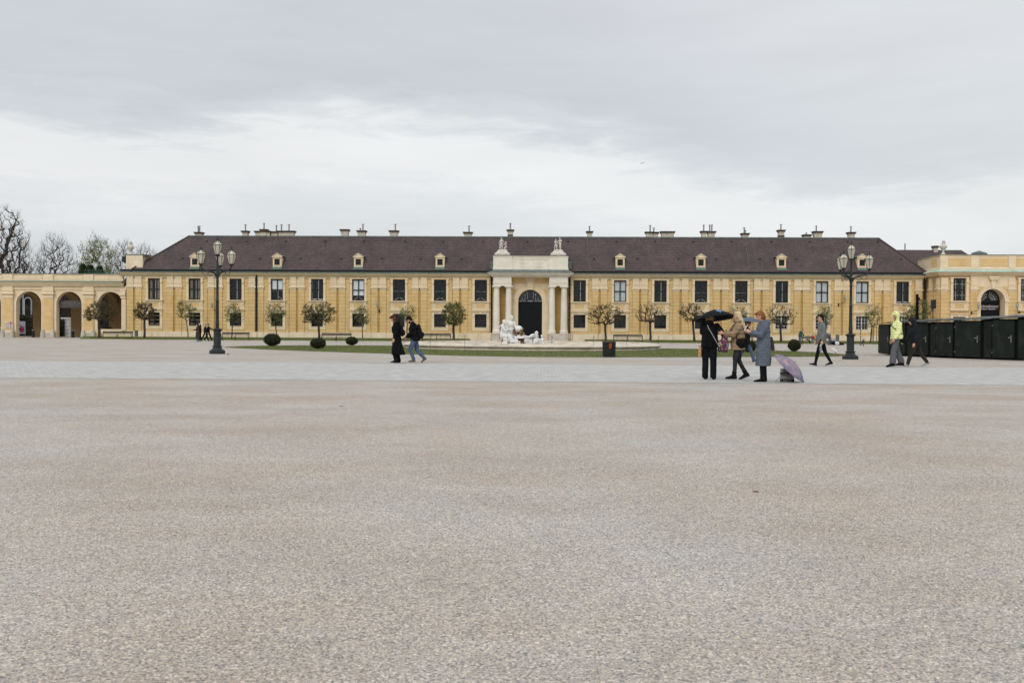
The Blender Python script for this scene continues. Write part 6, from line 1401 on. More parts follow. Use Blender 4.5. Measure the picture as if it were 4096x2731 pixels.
o = thing('handbag', 'black leather shoulder bag on the back of the blonde woman in beige', 'bag', t.location, t.rotation_euler.z, None, t.scale[0]); b = MB(); b.ell(p.T(-.06, .225, .02), (.15, .06, .12), Matrix.Rotation(R(-20), 3, 'Y'), 14, 10); b.ell(p.T(-.16, .215, .08), (.08, .06, .07), n=12, m=8); add(o, ('pouch', fuse(b, 'pouch', leather, .012, 2, folds(.012, 3, 12, 1)))); b = MB(); b.tube([p.T(-.18, .2, .12), p.T(-.13, .17, .35), p.T(-.03, .16, .535), p.T(.06, .2, .36), p.T(.06, .235, .1)], .010, 6); link('strap', b.mesh('strap', leather), o)
# patterned shopper between them
g_ = tw4.location; cpx = P(2897, 1375, g_.y-.1); o = thing('shopping_bag', 'colourful patterned cloth bag hanging between the two women', 'bag', (cpx.x, g_.y-.1, P(2890, 1328, g_.y).z)); H_ = (1412-1332)/S(cpx); b = MB()
b.rings([[(.0+w_*math.cos(2*PI*k/18)+ox, d_*math.sin(2*PI*k/18), z*H_) for k in range(18)] for z, w_, d_, ox in ((-1.0, .06, .04, -.02), (-.96, .105, .07, -.02), (-.75, .135, .09, -.02), (-.5, .115, .08, 0), (-.25, .07, .05, .01), (0, .018, .018, .02))])
def patt():
    m = bpy.data.materials.new('floral_patchwork'); m.use_nodes = True; n, l = m.node_tree.nodes, m.node_tree.links; tcx = n.new('ShaderNodeTexCoord'); v_ = n.new('ShaderNodeTexVoronoi'); v_.inputs['Scale'].default_value = 24; l.new(tcx.outputs['Object'], v_.inputs['Vector']); r_ = n.new('ShaderNodeValToRGB'); r_.color_ramp.interpolation = 'CONSTANT'; s = n.new('ShaderNodeSeparateColor'); l.new(v_.outputs['Color'], s.inputs[0]); l.new(s.outputs[0], r_.inputs[0]); e = r_.color_ramp.elements
    e[0].color = (.02, .015, .03, 1); e[1].position = .32; e[1].color = (.24, .03, .12, 1)
    for q, c in ((.46, (.02, .03, .08)), (.56, (.45, .35, .38)), (.66, (.35, .22, .03)), (.74, (.05, .04, .10)), (.86, (.30, .04, .06)), (.95, (.5, .5, .55))): x = e.new(q); x.color = (*c, 1)
    l.new(r_.outputs[0], n['Principled BSDF'].inputs['Base Color']); n['Principled BSDF'].inputs['Roughness'].default_value = .8; return m
add(o, ('sack', fuse(b, 'sack', patt(), .011, 2, folds(.02, 8, 9, .7)))); b = MB(); b.tube([(.02, 0, -.02), (.04, 0, .03), (.07, 0, .07)], .010, 6); b.tube([(.02, 0, -.02), (-.01, 0, .02), (-.04, 0, .03)], .010, 6); link('handle', b.mesh('handle', leather), o)
# man with cap under grey umbrella walking right, behind
p = Pose((30, 12), (-22, 18), armL=(30, 12, 70, 12), armR=(46, 10, 75, 10), lean=3, head=6, footL=-20, footR=30)
t = place_person('man in black cap, jacket and blue jeans walking right behind the women', 2984, 1450, 172, 0, p); 
add(t, ('body', body_mesh(p, skin=M['skin_s'])), ('jacket', jacket(p, blackn, z0=-.14, hw_=.2, hd=.15, sleeve=.066)), ('jeans', trousers(p, jeans, .07, knee=.075, name='jeans')), ('cap', hat(p, blackc, True)), ('shoe', shoe(p, 1, leather, big=1.15, sole=M['white'])), ('shoe', shoe(p, -1, leather, big=1.15, sole=M['white'])))
phone('phone in the hand of the man walking right', t, p, -1)
o = thing('shoulder_bag', 'long black bag hanging beside the man in jeans walking right', 'bag', t.location, t.rotation_euler.z, None, t.scale[0]); b = MB(); b.rings([[p.T(-.10+.13*math.cos(2*PI*k/14)*w_, -.25+.06*math.sin(2*PI*k/14), z) for k in range(14)] for z, w_ in ((-.42, .7), (-.38, 1), (-.1, 1), (.08, .6))]); add(o, ('pouch', fuse(b, 'pouch', blackn, .014, 2, folds(.02, 4, 8, .6))))
ub = umbrella('grey dotted umbrella held by the man in jeans', P(2998, 1268, t.location.y), (.07, -.05, 1), .50, .17, .50, cloth('grey_umbrella_cloth', (.105, .14, .18), .4, 40), M['black'])
# woman in blue-grey coat
p = Pose((4, 3), (-2, 2), armL=(24, 12, 88, 26), armR=(20, 12, 92, 28), lean=1, head=24)
t = place_person('woman with auburn hair in a long blue-grey quilted coat looking at her phone', 3053, 1527, 282, 180, p); tw6, pw6 = t, p
bluec = cloth('blue_grey_quilt', (.105, .126, .158), .12)
add(t, ('body', body_mesh(p)), ('coat', coat(p, bluec, [(.03, .205, .17, 0), (-.15, .215, .18, 0), (-.35, .225, .185, 0), (-.50, .23, .185, .01), (-.525, .225, .18, .01)], hw_=.21, hd=.17, sleeve=.086, cuff=.055, collar=.05, hood_down=True, shoulder=.225, disp=quilt(.006, .075))), ('trousers', trousers(p, blackn, .072, knee=.08, thigh=.10)), ('hair', hair(p, hair_red, 'bob')), ('shoe', shoe(p, 1, leather, big=1.1)), ('shoe', shoe(p, -1, leather, big=1.1)))
phone('white phone held by the woman in the blue-grey coat', t, p, 1, M['white'], off=(.02, -.05, .05))
o = thing('handbag', 'dark olive handbag behind the elbow of the woman in the blue-grey coat', 'bag', t.location, t.rotation_euler.z, None, t.scale[0]); b = MB(); b.rings([[p.T(-.20+.07*w_*math.cos(2*PI*k/14), -.12+.13*w_*math.sin(2*PI*k/14), z) for k in range(14)] for z, w_ in ((-.16, 1.25), (-.12, 1.3), (.05, 1), (.18, .5))]); add(o, ('pouch', fuse(b, 'pouch', cloth('olive_leather', (.035, .038, .034)), .013, 2)))
# pink umbrella lying open, tote bag
ax = Vector((.62, -.12, .74)).normalized(); q = G(3178, 1529); YU = tw6.location.y+.0
apx = P(3179, 1449, YU-.15)
pm_ = mat('pink_blue_print', (.38, .27, .29), .7, .1, 4, c2=(.12, .13, .21), obj=True, stain=((.15, .075, .12), .85, 5, (1, 1, 1)))
umbrella('open mauve and blue printed umbrella lying on the cobbles over the striped bag', apx, (.57, -.28, .66), .50, .19, .66, pm_, cloth('pink_handle', (.30, .10, .11)))
tb = thing('tote_bag', 'black and white striped tote bag with block lettering under the mauve umbrella', 'bag', (P(3149, 1523, YU+.1).x, YU+.12, 0), R(4)); W_, HT = 51/165/2, 54/165; b = MB()
for k in range(4): b.mi = k % 2; zz0, zz1 = HT*k/4, HT*(k+1)/4; b.rings([[(x*(1-.06*z/HT), y, z) for x, y in ((-W_, -.09), (W_, -.09), (W_, .09), (-W_, .09))] for z in (zz0, zz1)], cap=(k in (0, 3)))
link('sack', b.mesh('sack', [M['black'], M['white']]), tb)
for z, col_, tx, sz in ((HT*.375, M['black'], 'ROMANIC', .07), (HT*.875, M['black'], 'ROMANIC', .07), (HT*.12, M['white'], 'Long Tours', .045), (HT*.62, M['white'], 'Long Tours', .045)): text_on(tx, sz, col_, tb, (-.02, -.096, z))
# man in grey sweater
p = Pose((20, 6), (-20, 8), armL=(-2, 6, 14, 0), armR=(4, 6, 20, 0), lean=0, head=4, footL=-12, footR=10)
t = place_person('tall man with glasses in a grey sweater and black trousers walking left with a bottle', 3286, 1464, 207, 180, p)
gsw = cloth('grey_wool', (.155, .16, .16), .1)
add(t, ('body', body_mesh(p)), ('sweater', jacket(p, gsw, z0=-.14, hw_=.195, hd=.145, sleeve=.066, cuff=.045, collar=.03, name='sweater')), ('trousers', trousers(p, blackn, .048, knee=.062, thigh=.098, length=.92)), ('hair', hair(p, hair_dk, 'short')), ('shoe', shoe(p, 1, leather, sole=M['white'])), ('shoe', shoe(p, -1, leather, sole=M['white'])))
for s_ in (1, -1):
    h, kn, an, fr = p.legs[s_]; b = MB(); b.tube([an+Vector((0, 0, -.03)), an+(kn-an)*.2], .040, 10); link('sock', b.mesh('sock', greyd), t)
b = MB(); [b.tube([p.H(.092, s_*.032+.022*math.cos(a), .016+.018*math.sin(a)) for a in [2*PI*k/10 for k in range(11)]], .003, 4) for s_ in (1, -1)]; [b.tube([p.H(.092, s_*.054, .018), p.H(0, s_*.08, .02)], .003, 4) for s_ in (1, -1)]; link('glasses', b.mesh('glasses', M['black']), t)
sh, el, wr, fd = p.arms[1]; o = thing('bottle', 'grey drinking bottle in the hand of the man in the grey sweater', 'bottle', local(t, wr+fd*.08+Vector((.04, 0, -.17)))); b = MB(); b.lathe([(.036, -.09), (.04, -.07), (.04, .08), (.03, .1)], 12); link('flask', b.mesh('flask', cloth('bottle_grey', (.22, .24, .27))), o); b = MB(); b.lathe([(.03, .1), (.032, .14)], 12); link('lid', b.mesh('lid', M['white']), o)
# woman in yellow jacket
p = Pose((18, 12), (-12, 10), armL=(6, 8, 24, 10), armR=(-4, 8, 18, 4), lean=0, head=2, footL=8, footR=0, headyaw=35)
t = place_person('woman in a pale yellow hooded puffer jacket and wide grey jeans walking left', 3584, 1468, 217, 186, p); tw8, pw8 = t, p
yel = cloth('pale_yellow_quilt', (.74, .76, .36), .06)
add(t, ('body', body_mesh(p)), ('jacket', jacket(p, yel, z0=-.02, hw_=.205, hd=.165, sleeve=.078, cuff=.048, collar=.06, flare=.02, shoulder=.215, back=.04, disp=quilt(.014, .085))), ('hood', hood(p, yel)), ('jeans', trousers(p, greyd, .105, knee=.085, thigh=.1, length=.86, name='jeans')), ('boot', shoe(p, 1, leather, .16, 1.12, 'boot')), ('boot', shoe(p, -1, leather, .16, 1.12, 'boot')))
b = MB(); b.tube([p.H(.062, .055, .03), p.H(.066, .062, -.04), p.T(.10, .07, .53)], [.008, .014, .010], 8); link('hair', b.mesh('hair', hair_red), t)
b = MB(); [b.tube([p.H(.094, s_*.032+.022*math.cos(a), .016+.018*math.sin(a)) for a in [2*PI*k/10 for k in range(11)]], .003, 4) for s_ in (1, -1)]; link('glasses', b.mesh('glasses', M['black']), t)
o = thing('shoulder_bag', 'black shoulder bag behind the woman in the yellow jacket', 'bag', t.location, t.rotation_euler.z, None, t.scale[0]); b = MB(); b.ell(p.T(-.20, .14, -.05), (.16, .07, .13), Matrix.Rotation(R(10), 3, 'Y'), 14, 10); add(o, ('pouch', fuse(b, 'pouch', leather, .013, 2, folds(.012, 2, 10, 1)))); b = MB(); b.tube([p.T(-.2, .2, .05), p.T(-.02, .23, .20), p.T(.14, .16, .30), p.T(.19, .04, .40), p.T(.10, -.08, .50)], .012, 6); link('strap', b.mesh('strap', leather), o)
# man in dark hooded jacket
p = Pose((26, 8), (-30, 6), armL=(2, 6, 14, 2), armR=(22, 8, 20, 4), lean=5, head=14, footL=-8, footR=16)
t = place_person('man in a dark hooded jacket and brown trousers striding left beside the huts', 3661, 1467, 199, 180, p)
cj = cloth('charcoal_shell', (.016, .018, .022), .2)
add(t, ('body', body_mesh(p)), ('jacket', jacket(p, cj, z0=-.16, hw_=.205, hd=.155, sleeve=.068)), ('hood', hood(p, cj)), ('trousers', trousers(p, cloth('dark_brown_cord', (.038, .030, .022)), .062, knee=.072, thigh=.10, length=.96)), ('shoe', shoe(p, 1, cloth('grey_sneaker', (.42, .42, .42)), big=1.12, sole=M['white'])), ('shoe', shoe(p, -1, cloth('blue_grey_sneaker', (.30, .32, .38)), big=1.12, sole=M['white'])))
b = MB(); b.ell(p.H(.05, 0, -.085), (.042, .05, .034), p.hm); add(t, ('beard', fuse(b, 'beard', hair_dk, .01, 1)))

# group on the far left
def simple(label, px, py, hpx, heading, pose, top, topm, legm, headc=None, headm=None, shoe_m=None, hair_m=None, hstyle='short', skirt=None, group=None, loc=None, k=1.0):
    p = pose; t = place_person(label, px, py, hpx, heading, p, group, loc)
    if loc is not None and not hpx: t.scale = (k, k, k)
    L_ = [('body', body_mesh(p, .014))]
    L_.append(('coat', coat(p, topm, skirt, voxel=.018)) if skirt else (top, jacket(p, topm, z0=-.08, hw_=.2, hd=.15, sleeve=.068, voxel=.018, name=top)))
    L_.append(('trousers', trousers(p, legm, .065, knee=.075, voxel=.018)))
    if headc: L_.append((headc, hat(p, headm, headc == 'cap')))
    if hair_m: L_.append(('hair', hair(p, hair_m, hstyle, .014)))
    for s_ in (1, -1): L_.append(('shoe', shoe(p, s_, shoe_m or leather, big=1.1, sole=shoe_m or M['black'])))
    add(t, *L_); return t, p
gl = 'group strolling in front of the palace at the left'
t, p = simple('woman in a long brown coat and white shoes near the left lamp post', 790.5, 1367, 72.5, 185, Pose((4, 4), (-4, 4), armL=(20, 8, 70, 20), armR=(0, 8, 20, 0)), 'coat', cloth('brown_coat', (.062, .043, .040)), jeans, 'beanie', blackc, M['white'], hair_dk, 'mid', [(.02, .2, .16, 0), (-.25, .22, .18, 0), (-.55, .23, .19, 0), (-.57, .22, .18, 0)], gl)
simple('person in black with a pale cap beside the woman in the brown coat', 799.5, 1365.7, 71, 185, Pose((4, 2), (-4, 2)), 'jacket', blackc, blackn, 'cap', cloth('pale_blue_cap', (.35, .42, .44)), cloth('cream_shoe', (.5, .47, .38)), hair_dk, 'mid', None, gl)
simple('person in black puffer jacket and blue beanie striding near the left lamp post', 821, 1364, 69, 10, Pose((24, 8), (-24, 10), footR=20), 'jacket', blackn, blackn, 'beanie', cloth('blue_beanie', (.09, .14, .30)), leather, None, 'short', None, gl)
simple('person in black with dark beanie reaching an arm towards the left lamp post', 833, 1363.5, 69.5, 0, Pose((24, 6), (-20, 14), armL=(52, 10, 12, 0), footR=20), 'jacket', blackc, blackn, 'beanie', cloth('dark_teal_beanie', (.03, .05, .06)), leather, None, 'short', None, gl)
# two people resting behind the low arcade wall
for px, lab in ((436, 'person in black leaning forward inside the third arch, on the left'), (449, 'dark-haired person in black sitting upright inside the third arch, on the right')):
    simple(lab, px, 0, 0, 160 if px < 440 else 200, Pose((70, 70), (64, 66), lean=22, head=20, seat=.45, armL=(30, 8, 50, 10), armR=(30, 8, 50, 10)), 'jacket', blackc, blackn, hair_m=hair_dk, loc=(AX(px, 124), 124, .25), group='people sitting inside the arcade')
wb = thing('wall_bench', 'grey stone bench inside the arcade behind the low wall', 'bench', (AX(443, 124), 124, 0)); b = MB(); b.box(-1.5, 1.5, -.05, .45, .55, .68); link('seat', b.mesh('seat', M['basestone']), wb)
for x in (-1.2, 1.0): b = MB(); b.box(x, x+.2, 0, .4, 0, .55); link('leg', b.mesh('leg', M['basestone']), wb)
# group on the right by the bench
gr_ = 'adults and children by the bench on the right'
simple('adult in green hooded jacket and jeans bending towards the bench children', 3199, 1378.8, 65, 15, Pose((2, 4), (-2, 2), lean=14, head=38, armL=(24, 6, 14, 0), armR=(24, 6, 14, 0)), 'jacket', cloth('dark_green_jacket', (.03, .075, .065)), jeans, 'beanie', cloth('dark_beanie', (.03, .035, .04)), leather, None, 'short', None, gr_)
simple('adult in grey sweater and jeans bent over the bags on the ground', 3318, 1379, 0, 180, Pose((6, 4), (-2, 2), lean=72, head=10, armL=(20, 8, 10, 0), armR=(30, 8, 10, 0)), 'sweater', gsw, jeans, hair_m=hair_dk, group=gr_, loc=G(3318, 1379), k=1.02)
def child(label, px, heading, topc, legc, hatc, seat=True, loc=None, pose=None, k=.58):
    bz = BENCH7; x = P(px, 1360, bz.y).x; l_ = loc or (x, bz.y+.02, .0)
    ps = pose or Pose((80, 80), (76, 78), seat=.46/k-.02 if seat else None, armL=(25, 8, 50, 10), armR=(20, 8, 45, 10), lean=8, head=14)
    t, p = simple(label, px, 0, 0, heading, ps, 'jacket', topc, legc, 'beanie', hatc, leather, group=gr_, loc=l_, k=k); return t, p
red_ = cloth('red_jacket', (.30, .03, .045)); child('small child in a teal-grey jacket sitting at the left end of the bench', 3228, -20, cloth('teal_grey', (.10, .16, .17)), blackn, cloth('blue_white_hat', (.20, .25, .42)))
child('small child in a red jacket and bright blue trousers sitting on the bench', 3250.5, 270, red_, cloth('cyan_trousers', (.03, .25, .38)), cloth('navy_hat', (.03, .035, .08)))
child('small child in a yellow jacket sitting on the bench beside the red one', 3261.5, 270, cloth('yellow_jacket', (.50, .27, .03)), cloth('pink_trousers', (.30, .05, .12)), cloth('dark_red_hat', (.16, .03, .04)))
g = G(3332, 1379); child('child in a blue and black jacket crouching at the bags on the ground', 3332, 10, cloth('blue_jacket', (.05, .12, .30)), blackn, cloth('teal_hat', (.08, .22, .24)), loc=(g.x, g.y+.1, 0), pose=Pose((70, 110), (60, 110), seat=.12, lean=20, head=10), k=.62)
g = G(3449, 1384.4); child('toddler in dark jacket and grey hat running on the gravel right of the lamp post', 3449, -15, cloth('dark_toddler_jacket', (.05, .05, .06)), cloth('blue_toddler', (.04, .06, .14)), cloth('grey_hat', (.25, .26, .28)), loc=(g.x, g.y, 0), pose=Pose((40, 60), (-15, 60), lean=28, head=-2, armL=(40, 8, 50, 10), armR=(30, 8, 50, 10)), k=.45)
o = thing('bag_pile', 'heap of black and white bags lying on the ground right of the bench', 'bags', G(3350, 1380)); s_ = 42
for nm, c, r_, m_ in (('black_bag', (-.35, .1, .16), (.28, .18, .18), blackn), ('white_bag', (-.05, 0, .17), (.2, .15, .2), cloth('white_bag', (.6, .6, .62))), ('black_bag', (.3, .05, .10), (.35, .15, .12), blackn), ('white_bag', (.7, 0, .05), (.1, .1, .07), cloth('white_bag2', (.6, .6, .6)))):
    b = MB(); blob(b, c, r_, c[0]*9); link(nm, b.mesh(nm, m_), o)

# ------------------------------------------------------------------ statues
def statue_fig(t, name, pose, pos, yaw, k, m_, drape=None, voxel=.014, tail=None, plump=1.0, curls=True):
    p = pose; b = MB()
    b.rings(torso_rings(p, [(-.10, .12, .10, 0), (-.02, .16, .12, 0), (.1, .15, .115, 0), (.2, .14, .105, 0), (.33, .17, .125, .01), (.42, .185, .115, 0), (.48, .14, .085, 0), (.52, .07, .06, 0)]))
    b.tube([p.T(0, 0, .46), p.neck, p.H(-.02, 0, -.05)], [.07, .06, .06], 10)
    for s_ in (1, -1):
        h, kn, an, fr = p.legs[s_]; b.tube([h, h.lerp(kn, .5), kn, kn.lerp(an, .35), an], [.095*plump, .085*plump, .062*plump, .062*plump, .042], 10); f_ = Vector((math.cos(fr), 0, -math.sin(fr))); b.tube([an, an+f_*.08+Vector((0, 0, -.05)), an+f_*.16+Vector((0, 0, -.06))], [.045, .04, .028], 8)
        sh, el, wr, fd = p.arms[s_]; b.tube([p.T(0, s_*.13, .45), sh, sh.lerp(el, .5), el, el.lerp(wr, .35), wr], [.065, .068, .058, .048, .047, .034], 10); hand(b, wr, fd, s_, .5)
    hr = p.hm; b.ell(p.H(-.012, 0, .025), (.098, .08, .105), hr, 14, 10); b.ell(p.H(.03, 0, -.035), (.066, .06, .075), hr, 12, 8); b.ell(p.H(.095, 0, -.015), (.02, .012, .026), hr, 8, 6)
    if curls:
        rnd = random.Random(3)
        for _ in range(26):
            v_ = Vector((rnd.gauss(0, 1)-.6, rnd.gauss(0, 1), rnd.gauss(0, 1)+.6)).normalized(); b.ell(p.H(-.02+v_.x*.1, v_.y*.09, .04+v_.z*.1), (.028, .028, .028), hr, 6, 5)
    for dr in (drape or []): b.tube([Vector(q) if not isinstance(q, Vector) else q for q in dr[0]], dr[1], 10)
    me = fuse(b, name, m_, voxel, 2, folds(.022, 2, 11, .5) if drape else None); o = link(name, me, t, pos, yaw, k); return o
ks = 1.28
def fl2(cx_, cy_, y=-.1): q = fp(cx_, cy_, y); return (q.x, q.y, q.z)
# standing river god
p = Pose((10, 6), (-6, 4), armL=(30, 20, 60, 0), armR=(10, 72, 30, -20), lean=4, head=14, headyaw=25)
hz = fp(720, 640).z; th = p.hip.z*ks
p = Pose((35, 50), (10, 20), armL=(12, 18, 42, 16), armR=(30, 62, 10, 6), lean=4, head=18, headyaw=18)
statue_fig(ft, 'standing_figure', p, (fp(705, 640).x, .25, fp(700, 720).z-p.hip.z*ks), R(-68), ks, M['marble'], drape=[([p.T(.1, -.2, .02), p.T(.16, 0, -.04), p.T(.1, .2, .0)], [.08, .10, .08]), ([p.T(.05, -.15, .0), p.T(.1, -.1, -.25), p.T(.1, -.05, -.45)], [.13, .15, .12]), ([p.T(.08, .12, -.02), p.T(.16, .1, -.2), p.T(.2, .05, -.42)], [.12, .13, .10])])
# seated nymph on the left, facing right
p = Pose((80, 62), (74, 92), armL=(38, 14, 66, 18), armR=(30, 8, 80, 30), lean=6, head=10, seat=.5)
statue_fig(ft, 'seated_figure', p, (fp(440, 860).x, -.35, fp(440, 870).z-p.hip.z*ks*.95), R(-12), ks*.98, M['marble'], drape=[([p.hip+Vector((-.08, 0, -.04)), p.legs[1][1]+Vector((0, -.08, .02)), p.legs[1][2]+Vector((.0, -.05, .05))], [.17, .13, .14]), ([p.legs[1][1], p.legs[1][2]+Vector((-.12, 0, .0))], [.12, .10])])
# crouching figure on the right
p = Pose((60, 80), (50, 90), armL=(30, 10, 20, 0), armR=(-40, 50, -60, 30), lean=62, head=-25, seat=.4, headyaw=-15)
statue_fig(ft, 'crouching_figure', p, (fp(1330, 870).x, -.25, fp(1330, 985).z-p.hip.z*ks*.82), R(-25), ks*.82, M['marble'], drape=[([p.hip+Vector((0, 0, -.05)), p.hip+Vector((.1, 0, -.35))], [.2, .15])])
for (cx_, cy_, yaw) in ((1690, 1120, 200), (1820, 1130, 250)):
    p = Pose((80, 80), (60, 60), armL=(90, 30, 40, 0), armR=(60, 20, 30, 0), lean=6, head=0, seat=.2); statue_fig(ft, 'putto', p, (fp(cx_, cy_).x, -.1, fp(cx_, 1180).z-p.hip.z*.75), R(yaw), .75, M['marble'], plump=1.3)
b = MB(); blob(b, fp(960, 640, -.05), (.2, .2, .17), 3, .3); blob(b, fp(1050, 635, -.05), (.12, .12, .14), 5, .3); b.ell(fp(950, 650, -.15), (.14, .14, .14)); b.build('overturned_jug', M['marble'], ft, True)
b = MB(); [blob(b, fp(x, y, -.5), (.16, .1, .18), i, .4) for i, (x, y) in enumerate(((560, 1030), (890, 1080), (1290, 1060), (1400, 1100), (500, 1190), (1600, 1070)))]; b.build('carved_leaf', M['marble'], ft, True)
# attic statues
def attic_statue(px, label, flip):
    Y = D-.55; x = P(px, 1000, Y).x; s_ = S((x, Y, 9)); t = thing('stone_statue', label, 'statue', (x, Y, ATTZ+.0), group='stone figure groups on the portal attic'); w_ = 31/s_; b = MB()
    hb = 23/s_; b.rings([[(-w_*f_, -.45*f_-.0, z), (w_*f_, -.45*f_, z), (w_*f_, .45*f_, z), (-w_*f_, .45*f_, z)] for f_, z in ((1, 0), (1, .26), (.92, .28), (.72, .42), (.58, .58), (.52, hb), (.3, hb+.06))]); b.build('base', M['attic_stone'], t); kk = 1.42/1.72
    if not flip:
        p = Pose((4, 2), (-4, 10), armL=(10, 30, 30, 10), armR=(-10, 20, 20, 0), head=8, headyaw=40); statue_fig(t, 'standing_figure', p, (-.12, 0, hb), R(-80), kk*1.02, M['attic_stone'], drape=[([p.T(.0, -.17, .0), p.T(0, -.2, -.4), p.T(0, -.22, -.75)], [.07, .09, .1]), ([p.T(.1, -.15, .0), p.T(.12, .1, -.08)], .07)], voxel=.022, plump=1.15)
        p = Pose((60, 110), (10, 90), armL=(60, 20, 60, 20), armR=(40, 20, 70, 20), head=-8, lean=0, seat=.36); statue_fig(t, 'kneeling_figure', p, (.42, 0, hb), R(200), kk*.92, M['attic_stone'], voxel=.022, plump=1.2)
    else:
        p = Pose((14, 20), (-14, 4), armL=(30, 20, 80, 20), armR=(10, 30, 30, 0), head=14, lean=6); statue_fig(t, 'standing_figure', p, (.22, 0, hb), R(-110), kk*1.04, M['attic_stone'], drape=[([p.T(.1, -.15, .0), p.T(.12, .1, -.1), p.T(.1, .0, -.5)], .09)], voxel=.022, plump=1.15)
        p = Pose((20, 10), (-10, 10), armL=(20, 40, 40, 10), armR=(40, 20, 90, 30), head=10, lean=-6); statue_fig(t, 'leaning_figure', p, (-.30, 0, hb-.04), R(-60), kk*.95, M['attic_stone'], drape=[([p.T(.0, .2, .05), p.T(0, .22, -.25)], [.08, .1])], voxel=.022, plump=1.15)
attic_statue(2009.5, 'stone pair of children on the left end of the portal attic, one kneeling', False); attic_statue(2233, 'stone pair of children leaning together on the right end of the portal attic', True)

# ------------------------------------------------------------------ lamps
def lantern_meshes(k=1.0, n=6):
    b = MB(); r0, r1 = .105*k, .225*k
    b.lathe([(r0, .05*k), (r1, .50*k)], n, rot=.26, cap=False); b.lathe([(r1, .50*k), (.06*k, .70*k)], n, rot=.26, cap=False); g_ = b.mesh('glass', M['lampglass'])
    b = MB()
    for j in range(n):
        a = .26+2*PI*j/n; c, s_ = math.cos(a), math.sin(a); b.tube([(r0*c, r0*s_, .04*k), (r1*c*1.02, r1*s_*1.02, .50*k), (.065*k*c, .065*k*s_, .71*k)], .011*k, 4)
        a2 = .26+2*PI*(j+1)/n; b.tube([(r1*c*1.03, r1*s_*1.03, .5*k), (r1*math.cos(a2)*1.03, r1*math.sin(a2)*1.03, .5*k)], .016*k, 4); b.tube([(r0*c, r0*s_, .045*k), (r0*math.cos(a2), r0*math.sin(a2), .045*k)], .016*k, 4); b.ell((r1*c*1.08, r1*s_*1.08, .5*k), (.02*k, .02*k, .02*k), n=6, m=5)
    b.lathe([(.02*k, -.06*k), (.11*k, .01*k), (.12*k, .04*k), (.03*k, .045*k)], n, rot=.26); b.lathe([(.07*k, .70*k), (.085*k, .72*k), (.05*k, .78*k), (.02*k, .80*k), (.03*k, .84*k), (.01*k, .89*k)], 8)
    f_ = b.mesh('cage', M['iron']); b = MB(); b.tube([(0, 0, .05*k), (0, 0, .25*k)], .03*k, 8); b.tube([(0, 0, .22*k), (0, 0, .42*k)], .05*k, 8); return g_, f_, b.mesh('bulb', M['lampbulb'])
lg = lantern_meshes(1.0)
def street_lamp(px, py, hpx, ang0, label):
    g = G(px, py); s_ = S(g); H_ = hpx/s_; k = H_/5.50; t = thing('street_lamp', label, 'street lamp', (g.x, g.y, 0), 0, 'four-lantern iron street lamps', k)
    oc = PI/8; b = MB(); b.lathe([(.37, 0), (.37, .15), (.33, .18), (.24, .24), (.20, .32), (.20, .34), (.25, .355), (.25, .375), (.19, .40), (.175, .42), (.17, 1.07), (.18, 1.09), (.20, 1.12), (.25, 1.17), (.25, 1.19), (.17, 1.21), (.12, 1.24)], 8, rot=oc); b.build('pedestal', M['iron'], t)
    b = MB(); b.lathe([(.09, 1.2), (.085, 1.42), (.10, 1.44), (.10, 1.46), (.085, 1.48), (.088, 1.56), (.10, 1.58), (.08, 1.6), (.070, 2.5), (.085, 2.52), (.085, 2.56), (.068, 2.58), (.058, 3.45), (.075, 3.47), (.075, 3.52), (.06, 3.55), (.07, 3.7), (.095, 3.78), (.095, 3.86), (.06, 3.92), (.075, 4.0), (.065, 4.12), (.045, 4.2), (.038, 4.7), (.05, 4.74)], 12); b.build('pole', M['iron'], t, True)
    for i in range(3):
        a = ang0+i*2*PI/3; Rz = Matrix.Rotation(a, 4, 'Z'); b = MB(); b.X = Rz; b.tube([(.05, 0, 3.72), (.12, 0, 3.86), (.26, 0, 3.93), (.46, 0, 3.98), (.64, 0, 4.01), (.76, 0, 4.08), (.81, 0, 4.17), (.82, 0, 4.24)], [.05, .045, .042, .038, .034, .034, .034, .03], 8)
        for cx_, cz_, rr, a0, a1 in ((.36, 3.86, .10, -2.8, 1.2), (.60, 3.91, .13, -2.9, .9), (.28, 4.03, .17, .1, 2.6)): b.tube([(cx_+rr*math.cos(a0+(a1-a0)*q/12), 0, cz_+rr*math.sin(a0+(a1-a0)*q/12)) for q in range(13)], .012, 5)
        b.build('arm', M['iron'], t); o = link('lantern', lg[1], t, (.82*math.cos(a), .82*math.sin(a), 4.26)); link('glass', lg[0], o); link('bulb', lg[2], o)
    o = link('lantern', lg[1], t, (0, 0, 4.74)); link('glass', lg[0], o); link('bulb', lg[2], o); b = MB(); b.tube([(0, 0, 4.6), (0, 0, 4.75)], .05, 8); b.build('collar', M['iron'], t)
    return t
street_lamp(869, 1415, 456, PI/2+R(10), 'four-lantern iron street lamp on the left beside the strolling group')
street_lamp(3401, 1437, 461, PI/2+R(19), 'four-lantern iron street lamp on the right near the dark huts')
lw = lantern_meshes(.78)
